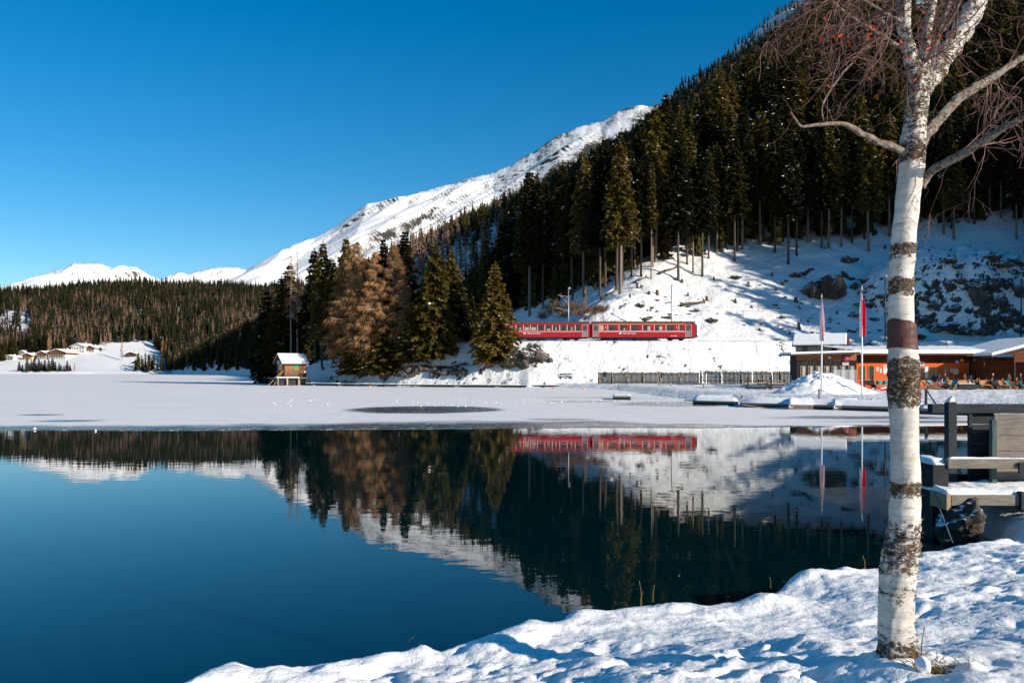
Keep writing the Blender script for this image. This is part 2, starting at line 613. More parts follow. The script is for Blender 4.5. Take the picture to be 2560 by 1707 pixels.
def ray_ground(px, py, y0=60.0, y1=2300.0):
    ys = np.geomspace(y0, y1, 1600)
    xs = (px - 1280) / FPX * ys
    zr = CAM_H - (py - HZ) / FPX * ys
    g = terr(xs, ys) - zr
    k = np.argmax(g > 0)
    if g[k] <= 0: k = len(ys) - 1
    return Vector((xs[k], ys[k], zr[k]))


# ------------------------------------------------------------------ mountains
def mountain(name, prof, Yr, Yb, zb, seed, label, amp, nx=220, nt=90, skew=0.0):
    pxs = np.linspace(prof[0][0], prof[-1][0], nx)
    pys = np.interp(pxs, [p[0] for p in prof], [p[1] for p in prof])
    Yr_ = Yr if not hasattr(Yr, '__len__') else np.interp(pxs, [prof[0][0], prof[-1][0]], Yr)
    tt = np.concatenate([np.linspace(-0.35, 0, 18)[:-1], np.linspace(0, 1, nt)])
    U, T = np.meshgrid(np.arange(nx), tt)
    px = pxs[U]; yr = (Yr_[U] if hasattr(Yr_, '__len__') else Yr_)
    zr = CAM_H + (HZ - pys[U]) * yr / FPX
    xr = (px - 1280) * yr / FPX
    Tp = np.maximum(T, 0)
    Yv = yr + (Yb - yr) * T
    X = xr + skew * Tp * (yr - Yb)
    Z = zr + (zb - zr) * (Tp ** 0.85) - np.maximum(-T, 0) * (zr - zb) * 1.6
    gx = X - 1.5 * Z
    rel = sstep(0.0, 0.07, np.abs(T))
    nz = amp * (0.8 * fbm(gx / 420., Yv / 1500., 5, seed, 0.55) + 0.9 * (np.abs(fbm(gx / 230., Yv / 900., 5, seed + 5, 0.6)) - 0.25))
    Z = Z + nz * rel + (1 - rel) * 0.10 * amp * fbm(X / 60., Yv / 60., 4, seed + 3)
    V = np.stack([X.ravel(), Yv.ravel(), Z.ravel()], 1)
    n2 = len(tt)
    i = (np.arange(n2 - 1)[:, None] * nx + np.arange(nx - 1)[None, :]).ravel()
    me = mesh_np(name, V, [np.stack([i, i + nx, i + nx + 1, i + 1], 1)], smooth=True)
    o = obj(name, me, M['mountain'])
    return tag(o, label, kind='structure')


mountain('mountain', [(470, 800), (560, 745), (630, 712), (665, 690), (700, 664), (761, 615), (810, 605), (855, 577), (929, 521), (1002, 491), (1092, 470), (1182, 446),
                      (1235, 434), (1292, 403), (1337, 381), (1394, 340), (1450, 318), (1500, 307), (1541, 281), (1594, 262), (1622, 268), (1700, 250), (1900, 230)],
         (4600, 3600), 2350, 60, 11, 'long sunlit snow ridge rising behind the wooded slope', 125, nx=520, nt=170)
mountain('mountain', [(20, 720), (55, 706), (75, 695), (120, 682), (165, 669), (185, 658), (215, 659), (250, 660), (290, 673), (315, 666), (340, 668), (365, 684), (400, 700), (430, 720)],
         9500, 7000, 500, 12, 'rounded white summit above the far forest', 110, nx=260, nt=60)
mountain('mountain', [(380, 730), (420, 688), (445, 681), (470, 685), (530, 671), (560, 667), (595, 669), (615, 675), (640, 664), (665, 657), (690, 655), (720, 640), (800, 640)],
         9000, 6800, 500, 13, 'low white ridge left of the long snow ridge', 110, nx=260, nt=60)


# ------------------------------------------------------------------ lake bed, water, ice
SHORE = [(225, 1712), (335, 1682), (450, 1680), (585, 1653), (662, 1661), (800, 1649), (871, 1632), (1056, 1598), (1104, 1608), (1312, 1546),
         (1371, 1548), (1413, 1527), (1540, 1504), (1633, 1500), (1770, 1489), (1856, 1489), (1933, 1459), (2005, 1432), (2131, 1412), (2203, 1410),
         (2302, 1365), (2379, 1354), (2430, 1348), (2482, 1344)]
CREST = 0.42
SH = [((px - 1280) / (py - HZ) * (CAM_H - CREST), FPX / (py - HZ) * (CAM_H - CREST)) for px, py in SHORE]
SH = [(-40, -8), (-12, 1.2), (-5.2, 4.2)] + SH + [(7.35, 11.3), (7.75, 12.2), (8.1, 13.9), (9.5, 14.6), (15, 15.5), (22, 17.5), (40, 21), (70, 20)]
BANK = SH + [(70, -30), (-40, -30)]


def lakebed_z(X, Y):
    d = poly_sd(X, Y, BANK)
    return np.clip(-0.30 + 0.30 * np.minimum(d, 0), -3.6, -0.30) + 0.10 * fbm(X * 0.6, Y * 0.6, 4, 90) - 0.1


gx = np.concatenate([[-2600, -300], np.linspace(-45, 45, 216), [90, 130]]); gy = np.concatenate([np.linspace(-6, 60, 178), [300, 1260]])
GX, GY = np.meshgrid(gx, gy)
GZ = lakebed_z(GX, GY)
i = (np.arange(179)[:, None] * 220 + np.arange(219)[None, :]).ravel()
me = mesh_np('lake_bed', np.stack([GX.ravel(), GY.ravel(), GZ.ravel()], 1), [np.stack([i, i + 1, i + 221, i + 220], 1)], smooth=True)
t = NT('lake_bed_silt')
n1 = t.noise(t.geo(), 1.3, 6, 0.65)
sp = t.n('ShaderNodeSeparateXYZ'); t.l(t.geo(), sp.inputs[0])
dp = t.n('ShaderNodeMapRange'); t.l(t.math('ADD', sp.outputs['Z'], t.math('MULTIPLY', n1, 0.8)), dp.inputs[0]); dp.inputs[1].default_value = -2.6; dp.inputs[2].default_value = -0.4
t.base(t.mix(dp.outputs[0], t.ramp(n1, [(0.3, (0.012, 0.075, 0.085)), (0.7, (0.025, 0.11, 0.115))]), t.ramp(n1, [(0.3, (0.06, 0.05, 0.018)), (0.7, (0.24, 0.20, 0.075))])), 0.95, 0.0)
tag(obj('lake_bed', me, t.m), 'silty bed of the clear lake near the bank', kind='structure')
# sunken log on the bed
mb = MB()
p0, p1 = at(180, 1560, 9.0), at(700, 1670, 6.9)
pp = []
for k in range(9):
    q = p0.lerp(p1, k / 8)
    pp.append((q.x, q.y, float(lakebed_z(np.array([q.x]), np.array([q.y]))[0]) + 0.06))
mb.tube(pp, [0.06 + 0.015 * math.sin(k * 2) for k in range(9)], 8)
tag(mb.build('sunken_log', M['wood_dark'], smooth=True), 'dark sunken log under the clear water near the snowy bank', 'log')


def water_mat():
    t = NT('lake_water')
    pos = t.geo((1.0, 1.0, 1.0))
    na = t.noise(t.geo((0.9, 2.6, 1)), 1.3, 2, 0.5)
    nb = t.noise(t.geo((0.25, 0.5, 1)), 0.8, 2, 0.5)
    b = t.n('ShaderNodeBump'); b.inputs['Strength'].default_value = 0.012; b.inputs['Distance'].default_value = 0.1
    t.l(t.math('ADD', na, nb), b.inputs['Height'])
    fr = t.n('ShaderNodeFresnel'); fr.inputs['IOR'].default_value = 1.43
    gl = t.n('ShaderNodeBsdfGlossy'); gl.inputs['Roughness'].default_value = 0.008
    gl.inputs['Color'].default_value = (0.95, 0.97, 0.98, 1)
    t.l(b.outputs[0], gl.inputs['Normal'])
    tr = t.n('ShaderNodeBsdfTransparent'); tr.inputs['Color'].default_value = (0.56, 0.70, 0.46, 1)
    df = t.n('ShaderNodeBsdfDiffuse'); df.inputs['Color'].default_value = (0.0, 0.044, 0.054, 1)
    m1 = t.n('ShaderNodeMixShader'); m1.inputs[0].default_value = 0.26
    t.l(tr.outputs[0], m1.inputs[1]); t.l(df.outputs[0], m1.inputs[2])
    m2 = t.n('ShaderNodeMixShader')
    t.l(fr.outputs[0], m2.inputs[0]); t.l(m1.outputs[0], m2.inputs[1]); t.l(gl.outputs[0], m2.inputs[2])
    t.l(m2.outputs[0], t.out.inputs['Surface'])
    return t.m


M['water'] = water_mat()
mb = MB()
mb.add([(-2500, -20, 0), (120, -20, 0), (120, 1250, 0), (-2500, 1250, 0)], [(0, 1, 2, 3)])
tag(mb.build('lake_water', M['water']), 'still clear blue lake water', kind='structure')

EDGE = [(-2600, 1090), (-600, 1079), (0, 1075), (300, 1076), (700, 1074), (1100, 1071), (1500, 1068.5), (1800, 1068), (2040, 1066), (2330, 1063), (2700, 1060), (3600, 1056)]
ex = np.linspace(-1500, 3600, 420)
ey = np.interp(ex, [p[0] for p in EDGE], [p[1] for p in EDGE]) + 1.6 * fbm(ex / 90., ex * 0, 4, 101)
eY = np.array([water_y(p) for p in ey]); eX = (ex - 1280) * eY / FPX
n = len(ex)
V = np.concatenate([np.stack([eX, eY, np.full(n, 0.022)], 1), np.stack([eX, eY, np.full(n, -0.05)], 1),
                    [(90, 1250, 0.022), (-2400, 1250, 0.022), (-2400, 60, 0.022)]])
top = list(range(n)) + [2 * n, 2 * n + 1, 2 * n + 2]
me = bpy.data.meshes.new('ice')
me.from_pydata([tuple(v) for v in V], [], [tuple(top)] + [(k, k + n, k + n + 1, k + 1) for k in range(n - 1)])
# EDGE of the sheet as world line for the wet front band
me.update()


def ice_mat():
    t = NT('snow_dusted_ice')
    g = t.n('ShaderNodeNewGeometry'); pos = g.outputs['Position']
    warp = t.n('ShaderNodeTexNoise'); warp.inputs['Scale'].default_value = 0.35; warp.inputs['Detail'].default_value = 5
    t.l(pos, warp.inputs['Vector'])
    sep = t.n('ShaderNodeSeparateXYZ'); t.l(pos, sep.inputs[0])
    nz = t.math('SUBTRACT', warp.outputs['Fac'], 0.5)
    fine = t.noise(pos, 2.2, 5, 0.7)

    def spot(cx, cy, rx, ry, soft=0.25, wob=0.9):
        a = t.math('DIVIDE', t.math('SUBTRACT', sep.outputs['X'], cx), rx)
        b = t.math('DIVIDE', t.math('SUBTRACT', sep.outputs['Y'], cy), ry)
        r = t.math('SQRT', t.math('ADD', t.math('MULTIPLY', a, a), t.math('MULTIPLY', b, b)))
        r = t.math('ADD', r, t.math('MULTIPLY', nz, wob))
        mr = t.n('ShaderNodeMapRange'); t.l(r, mr.inputs[0])
        mr.inputs[1].default_value = 1.0 - soft; mr.inputs[2].default_value = 1.0 + soft
        mr.inputs[3].default_value = 1.0; mr.inputs[4].default_value = 0.0
        return mr.outputs[0]

    masks = [spot(-6.3, 57.2, 5.4, 5.6, 0.10, 0.25), spot(6.6, 72.6, 3.2, 1.6), spot(14.0, 67, 4.5, 4.2, 0.35, 1.2), spot(2.5, 45.2, 1.7, 0.7),
             spot(-29.5, 50, 1.3, 0.8), spot(-24.3, 43.8, 1.6, 0.9, 0.4), spot(8.4, 84, 4.5, 1.0, 0.4), spot(21.5, 47, 4.5, 1.6, 0.5, 1.4), spot(25, 43, 6, 0.8, 0.5, 1.4)]
    acc = masks[0]
    for m_ in masks[1:]:
        acc = t.math('MAXIMUM', acc, m_)
    # wet front band: distance from the edge line (which runs nearly along X)
    cr = t.n('ShaderNodeFloatCurve')
    mp = cr.mapping.curves[0]
    xs = [-60, -24, -12, -4, 3, 8, 14, 30, 60]
    wd = [2.2, 3.0, 3.4, 5.4, 5.4, 2.6, 0.7, 0.6, 0.6]
    mp.points[0].location = (0, wd[0] / 10); mp.points[1].location = (1, wd[-1] / 10)
    for x_, w_ in zip(xs[1:-1], wd[1:-1]):
        mp.points.new((x_ + 60) / 120, w_ / 10)
    cr.mapping.update()
    t.l(t.math('DIVIDE', t.math('ADD', sep.outputs['X'], 60), 120, clamp=True), cr.inputs['Value'])
    width = t.math('MULTIPLY', cr.outputs[0], 10.0)
    # edge Y as function of X: linear fit
    ed = t.math('ADD', 38.5, t.math('MULTIPLY', sep.outputs['X'], 0.0627))
    dist = t.math('SUBTRACT', sep.outputs['Y'], ed)
    e2 = t.math('DIVIDE', t.math('ADD', dist, t.math('MULTIPLY', nz, 4.5)), width)
    mr = t.n('ShaderNodeMapRange'); t.l(e2, mr.inputs[0])
    mr.inputs[1].default_value = 0.45; mr.inputs[2].default_value = 1.15; mr.inputs[3].default_value = 1.0; mr.inputs[4].default_value = 0.0
    acc = t.math('MAXIMUM', acc, mr.outputs[0])
    acc = t.math('MULTIPLY', acc, t.ramp(fine, [(0.22, 0.35), (0.5, 1.0)]))
    core = spot(-7.2, 57.0, 2.6, 1.6, 0.4, 0.5)
    wet = t.mix(core, (0.075, 0.11, 0.12), (0.02, 0.03, 0.03))
    big = t.noise(pos, 0.06, 4)
    snow_c = t.mix(big, (0.80, 0.765, 0.73), (0.86, 0.825, 0.785))
    stk = t.noise(t.geo((0.10, 0.9, 1)), 0.8, 6, 0.7)
    snow_c = t.mix(t.ramp(stk, [(0.50, 0.0), (0.66, 0.30)]), snow_c, (0.52, 0.54, 0.56))
    crk = t.noise(t.geo((0.35, 0.5, 1)), 0.25, 3, 0.5)
    cl = t.ramp(t.math('ABSOLUTE', t.math('SUBTRACT', crk, 0.5)), [(0.0, 0.35), (0.006, 0.0)])
    snow_c = t.mix(cl, snow_c, (0.42, 0.46, 0.50))
    t.base(t.mix(acc, snow_c, wet), 0.6, 0.3)
    rg = t.n('ShaderNodeMapRange'); t.l(acc, rg.inputs[0]); rg.inputs[3].default_value = 0.75; rg.inputs[4].default_value = 0.16
    t.l(rg.outputs[0], t.p.inputs['Roughness'])
    t.bump(fine, 0.25, 0.02)
    return t.m


ice = tag(obj('ice_sheet', me, ice_mat()), 'snow dusted ice sheet covering the far part of the lake', kind='structure')

# thin new ice near the jetty
pts = [(1985, 1221), (2060, 1219), (2150, 1218), (2230, 1219), (2290, 1219), (2345, 1240), (2352, 1300), (2300, 1330), (2210, 1300), (2120, 1270), (2050, 1245)]
mb = MB()
vv = []
for a_, b_ in pts:
    Yw = water_y(b_)
    vv.append(((a_ - 1280) * Yw / FPX, Yw, 0.006))
mb.add(vv, [tuple(range(len(vv)))])
t = NT('thin_clear_ice')
nz = t.noise(t.geo((0.6, 2.2, 1)), 5.0, 4, 0.6)
t.bump(nz, 0.25, 0.03)
t.base((0.04, 0.05, 0.055), 0.10, 0.5)
t.p.inputs['Alpha'].default_value = 0.28
tag(mb.build('thin_ice', t.m), 'patch of thin grey ice beside the wooden jetty', kind='structure')

# ------------------------------------------------------------------ near snow bank
BIRCH = Vector((2.38, 4.92, 0.93))


_fr = np.random.default_rng(5)
FEET = []
for _k in range(15):
    _x, _y = _fr.uniform(-2.5, 7.5), _fr.uniform(2.8, 9.5); _a = _fr.normal(0.55, 0.5) + (np.pi if _fr.random() < 0.4 else 0)
    for _s in range(9):
        _x += 0.55 * math.cos(_a); _y += 0.55 * math.sin(_a); _a += _fr.normal(0, 0.12)
        _o = 0.11 * (1 if _s % 2 else -1)
        if math.hypot(_x - BIRCH.x, _y - BIRCH.y) > 0.45:
            FEET.append((_x - _o * math.sin(_a), _y + _o * math.cos(_a), _a + _fr.normal(0, 0.15), _fr.uniform(0.03, 0.075)))


def bank_z(X, Y):
    d = poly_sd(X, Y, BANK)
    d = d + 0.17 + 0.10 * fbm(X * 1.6, Y * 1.6, 3, 110)
    rise = CREST + 0.62 * sstep(0.2, 5.0, d)
    edge = np.where(d > 0, rise * (1 - np.exp(-(d + 0.02) / 0.13)), d * 1.2)
    big = 0.09 * fbm(X * 0.75, Y * 0.75, 3, 111)
    lump = 0.03 * fbm(X * 2.3, Y * 2.6, 3, 112)
    foot = np.minimum(0, fbm(X * 3.6 + 0.5 * fbm(X * 2, Y * 2, 2, 113), Y * 3.6, 2, 114) + 0.2) * 0.11
    small = 0.028 * fbm(X * 6.5, Y * 6.5, 4, 115, 0.6)
    fine = 0.011 * fbm(X * 28, Y * 28, 2, 116)
    k = sstep(-0.05, 0.6, d)
    calm = 0.35 + 0.95 * sstep(-0.25, 0.3, fbm(X * 0.55, Y * 0.55, 2, 118))
    rim = np.exp(-((d - 0.35) / 0.35) ** 2) * 0.09 * (0.4 + fbm(X * 1.9, Y * 1.9, 2, 117))
    for fx, fy, fa, fd in FEET:
        ca, sa = math.cos(fa), math.sin(fa)
        u_ = (X - fx) * ca + (Y - fy) * sa; v_ = -(X - fx) * sa + (Y - fy) * ca
        q_ = (u_ / 0.15) ** 2 + (v_ / 0.065) ** 2
        small = small - fd * np.exp(-q_ ** 1.6) + 0.28 * fd * np.exp(-((np.sqrt(q_) - 1.5) / 0.4) ** 2)
    r = np.hypot(X - BIRCH.x, Y - BIRCH.y)
    z = edge + k * (big + lump + (foot + small) * calm + fine) + rim
    z = z + 0.10 * np.exp(-(r / 0.30) ** 2)
    rt = np.hypot(X - BIRCH.x - 0.12, Y - BIRCH.y + 0.22)
    z = z - 0.10 * np.exp(-(rt / 0.14) ** 2)
    return z


def bank1(x, y):
    return float(bank_z(np.array([x]), np.array([y]))[0])


def grid_mesh(name, xs, ys, zf):
    A, B = np.meshgrid(xs, ys)
    Z = zf(A, B)
    nx = len(xs); ny = len(ys)
    i = (np.arange(ny - 1)[:, None] * nx + np.arange(nx - 1)[None, :]).ravel()
    q = np.stack([i, i + 1, i + nx + 1, i + nx], 1)
    zz = np.max(Z.ravel()[q], axis=1)
    q = q[zz > -0.35]
    return mesh_np(name, np.stack([A.ravel(), B.ravel(), Z.ravel()], 1), [q], smooth=True)


xs = np.concatenate([np.linspace(-38, -5, 60)[:-1], np.linspace(-5, 9, 430), np.linspace(9, 60, 90)[1:]])
ys = np.concatenate([np.linspace(-25, 2.2, 50)[:-1], np.linspace(2.2, 12.5, 330), np.linspace(12.5, 24, 40)[1:]])
me = grid_mesh('snow_bank', xs, ys, bank_z)
tag(obj('snow_bank', me, M['snow_near']), 'trampled snow bank along the near shore', kind='structure')

# ------------------------------------------------------------------ conifers
def kites(P, D, S, L, W):
    """P base points, D unit directions, S unit side vectors, lengths, widths -> verts, quads"""
    n = len(P)
    L = L[:, None]; W = W[:, None]
    a = P; b = P + D * L * 0.45 + S * W * 0.5; c = P + D * L; d = P + D * L * 0.45 - S * W * 0.5
    V = np.stack([a, b, c, d], 1).reshape(-1, 3)
    Q = np.arange(n * 4).reshape(n, 4)
    return V, Q


def unit(a):
    return a / (np.linalg.norm(a, axis=1, keepdims=True) + 1e-9)


def spruce_crown(h, r, cb, seed, levels=30, dens=1.0, size=1.0, droop=0.35, snow=0.05, prof=0.85):
    g = np.random.default_rng(seed)
    P = []; D = []; L = []; W = []; SN = []
    for k in range(levels):
        t = cb + (0.985 - cb) * (k + g.uniform(-0.3, 0.3)) / levels
        t = min(max(t, cb), 0.985)
        u = (t - cb) / (1 - cb)
        Rm = r * (1 - u) ** prof * (0.55 + 0.45 * min(1, u * 6 + 0.3))
        nb = int(4 + 5 * Rm / r)
        a0 = g.uniform(0, 6.28)
        for b in range(nb):
            a = a0 + 6.283 * b / nb + g.uniform(-0.35, 0.35)
            Rb = Rm * g.uniform(0.62, 1.12)
            if g.random() < 0.06: Rb *= 0.4
            ca, sa = math.cos(a), math.sin(a)
            ns = max(2, int(dens * (2 + Rb / (0.42 * size))))
            s = (np.arange(ns) + g.uniform(0.2, 0.8, ns)) / ns
            z = t * h + Rb * (0.18 * s - droop * s * s) + g.normal(0, 0.05, ns)
            c0 = np.stack([ca * Rb * s, sa * Rb * s, z], 1)
            sn = 1.0 if g.random() < snow * 2.2 else 0.0
            for side in (-1, 0, 1):
                dx = ca * (0.75 if side else 1.0) - sa * side * 0.8
                dy = sa * (0.75 if side else 1.0) + ca * side * 0.8
                dd = np.stack([dx + g.normal(0, 0.25, ns), dy + g.normal(0, 0.25, ns), -0.45 + g.normal(0, 0.3, ns)], 1)
                P.append(c0); D.append(unit(dd))
                L.append((0.55 + 0.5 * g.random(ns)) * size * (1.15 - 0.4 * s) * min(1.0, 0.45 + Rb / r))
                W.append((0.42 + 0.26 * g.random(ns)) * size)
                SN.append((g.random(ns) < (0.5 * sn + 0.01 * (snow > 0))) & (side != 0))
    # leader
    n = 10
    tz = np.linspace(0.93, 0.995, n) * h
    P.append(np.stack([0 * tz, 0 * tz, tz], 1)); D.append(unit(np.stack([g.normal(0, 0.5, n), g.normal(0, 0.5, n), 0.9 + 0 * tz], 1)))
    L.append(np.full(n, 0.5 * size)); W.append(np.full(n, 0.16 * size)); SN.append(np.zeros(n, bool))
    P = np.concatenate(P); D = np.concatenate(D); L = np.concatenate(L); W = np.concatenate(W); SN = np.concatenate(SN)
    up = g.normal(0, 0.75, (len(P), 3)) + np.array([0, 0, 0.8])
    S = unit(np.cross(D, up))
    # snow lies flat on top of the sprays
    P = P + np.where(SN[:, None], np.array([0, 0, 0.06]), 0)
    D = np.where(SN[:, None], unit(D * np.array([1, 1, 0.35])), D)
    L = np.where(SN, L * 0.9, L); W = np.where(SN, W * 0.4, W)
    V, Q = kites(P, D, S, L, W)
    return V, Q, SN.astype(int)


def trunk_np(h, r0, n=7, lean=0.0, seed=0):
    g = np.random.default_rng(seed)
    zs = np.array([-1.5, 0, 0.03, 0.25, 0.55, 0.85, 0.97]) * h; zs[0] = -1.5
    rs = np.array([1.3, 1.25, 1.0, 0.82, 0.58, 0.24, 0.06]) * r0
    xo = np.cumsum(g.normal(0, 0.06, len(zs))) + lean * np.maximum(zs, 0)
    yo = np.cumsum(g.normal(0, 0.06, len(zs)))
    xo[1] = yo[1] = xo[0] = yo[0] = 0
    a = np.arange(n) * 6.2832 / n
    V = np.concatenate([np.stack([xo[k] + rs[k] * np.cos(a), yo[k] + rs[k] * np.sin(a), np.full(n, zs[k])], 1) for k in range(len(zs))])
    i = (np.arange(len(zs) - 1)[:, None] * n + np.arange(n)[None, :])
    j = (np.arange(len(zs) - 1)[:, None] * n + (np.arange(n)[None, :] + 1) % n)
    Q = np.stack([i, j, j + n, i + n], 2).reshape(-1, 4)
    return V, Q


def larch_crown(h, r, cb, seed, nb=70, twigs=26, droop=0.25, tw=0.05):
    """bare branches with hanging twigs"""
    g = np.random.default_rng(seed)
    VV = []; QQ = []; MM = []; off = 0

    def push(V, Q, m):
        nonlocal off
        VV.append(V); QQ.append(Q + off); MM.append(np.full(len(Q), m)); off += len(V)
    for k in range(nb):
        t = cb + (0.98 - cb) * (k + g.random()) / nb
        u = (t - cb) / (1 - cb)
        Rb = r * (1 - u) ** 0.75 * g.uniform(0.55, 1.1) * (0.6 + 0.4 * min(1, u * 5))
        a = g.uniform(0, 6.283); ca, sa = math.cos(a), math.sin(a)
        s = np.linspace(0, 1, 6)
        z = t * h + Rb * (0.05 * s - droop * s * s + 0.22 * s ** 4)
        C = np.stack([ca * Rb * s, sa * Rb * s, z], 1)
        w = np.linspace(0.055, 0.012, 6)[:, None]
        top = C + np.array([0, 0, 1.0]) * w; s1 = C + np.array([-sa, ca, -0.6]) * w; s2 = C + np.array([sa, -ca, -0.6]) * w
        V = np.concatenate([top, s1, s2])
        i = np.arange(5)
        Q = np.concatenate([np.stack([i, i + 1, i + 7, i + 6], 1), np.stack([i + 6, i + 7, i + 13, i + 12], 1), np.stack([i + 12, i + 13, i + 1, i], 1)])
        snowy = g.random() < 0.12
        push(V, Q, 2 if snowy else 1)
        n = int(twigs * (0.4 + Rb / r))
        ss = g.uniform(0.15, 1.0, n)
        P = np.stack([np.interp(ss, s, C[:, 0]), np.interp(ss, s, C[:, 1]), np.interp(ss, s, C[:, 2])], 1) + g.normal(0, 0.16, (n, 3)) * ss[:, None]
        side = g.choice([-1, 1], n)
        D = unit(np.stack([ca * 0.5 - sa * side * g.uniform(0.2, 1, n), sa * 0.5 + ca * side * g.uniform(0.2, 1, n), -g.uniform(0.2, 1.3, n)], 1))
        S = unit(np.cross(D, g.normal(0, 1, (n, 3))))
        V, Q = kites(P, D, S, g.uniform(0.5, 1.7, n) * (0.5 + 0.5 * Rb / r), g.uniform(0.5, 1.4, n) * tw)
        push(V, Q, 0)
    return np.concatenate(VV), np.concatenate(QQ), np.concatenate(MM)


def spruce_proto(h, r, cb, seed, needle='needle', bark='bark', lev=30, dens=1.0, size=1.0, snow=0.05, droop=0.35, prof=0.85, tr=0.22):
    V, Q, m = spruce_crown(h, r, cb, seed, lev, dens, size, droop, snow, prof)
    c = mesh_np('crown', V, [Q], m)
    for x in (needle, 'snow'): c.materials.append(M[x])
    V, Q = trunk_np(h, tr, seed=seed)
    t = mesh_np('trunk', V, [Q], smooth=True)
    t.materials.append(M[bark])
    return (h, t, c)


def larch_proto(h, r, cb, seed, nb=70, twigs=26, bark='bark_pale', tw=0.05, droop=0.25):
    V, Q, m = larch_crown(h, r, cb, seed, nb, twigs, droop, tw)
    c = mesh_np('crown', V, [Q], m)
    for x in ('larch', bark, 'snow'): c.materials.append(M[x])
    V, Q = trunk_np(h, 0.19, seed=seed)
    t = mesh_np('trunk', V, [Q], smooth=True); t.materials.append(M[bark])
    return (h, t, c)


def plant_tree(name, proto, loc, height, label, cat, group=None, rz=0.0, wide=1.0):
    h, tm, cm = proto
    e = thing(name, loc, label, cat, group, rz)
    k = height / h
    e.scale = (k * wide, k * wide, k)
    for nm, mm in (('trunk', tm), ('crown', cm)):
        o = bpy.data.objects.new(nm, mm); COL.objects.link(o); o.parent = e
    return e


# prototypes: lakeside trees with full crowns, forest trees with bare lower stems
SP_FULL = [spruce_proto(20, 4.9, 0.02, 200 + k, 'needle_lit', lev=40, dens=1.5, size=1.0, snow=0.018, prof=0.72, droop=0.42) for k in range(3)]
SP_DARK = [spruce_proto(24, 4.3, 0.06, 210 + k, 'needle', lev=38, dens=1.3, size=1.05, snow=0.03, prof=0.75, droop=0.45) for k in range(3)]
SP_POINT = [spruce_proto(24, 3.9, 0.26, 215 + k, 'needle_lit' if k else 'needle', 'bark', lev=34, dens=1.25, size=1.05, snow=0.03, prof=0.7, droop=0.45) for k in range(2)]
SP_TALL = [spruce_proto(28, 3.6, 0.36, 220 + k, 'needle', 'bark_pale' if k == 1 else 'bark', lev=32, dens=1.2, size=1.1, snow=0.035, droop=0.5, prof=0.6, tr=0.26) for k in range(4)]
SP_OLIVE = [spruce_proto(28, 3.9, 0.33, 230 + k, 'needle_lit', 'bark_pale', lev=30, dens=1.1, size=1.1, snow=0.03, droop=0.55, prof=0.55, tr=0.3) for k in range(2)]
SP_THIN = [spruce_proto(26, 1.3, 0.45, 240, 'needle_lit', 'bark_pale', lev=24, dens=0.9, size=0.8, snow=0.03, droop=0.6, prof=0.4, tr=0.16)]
LA_FULL = [larch_proto(23, 5.2, 0.12, 250 + k, nb=150, twigs=105, tw=0.07) for k in range(3)]
LA_SNAG = [larch_proto(25, 1.5, 0.45, 260 + k, nb=50, twigs=14, tw=0.04) for k in range(2)]
LA_FAR = [larch_proto(22, 2.6, 0.12, 270 + k, nb=50, twigs=26, tw=0.22) for k in range(2)]
SP_FAR = [spruce_proto(24, 3.8, 0.06, 280 + k, 'needle', lev=22, dens=0.9, size=2.0, snow=0.0) for k in range(3)]

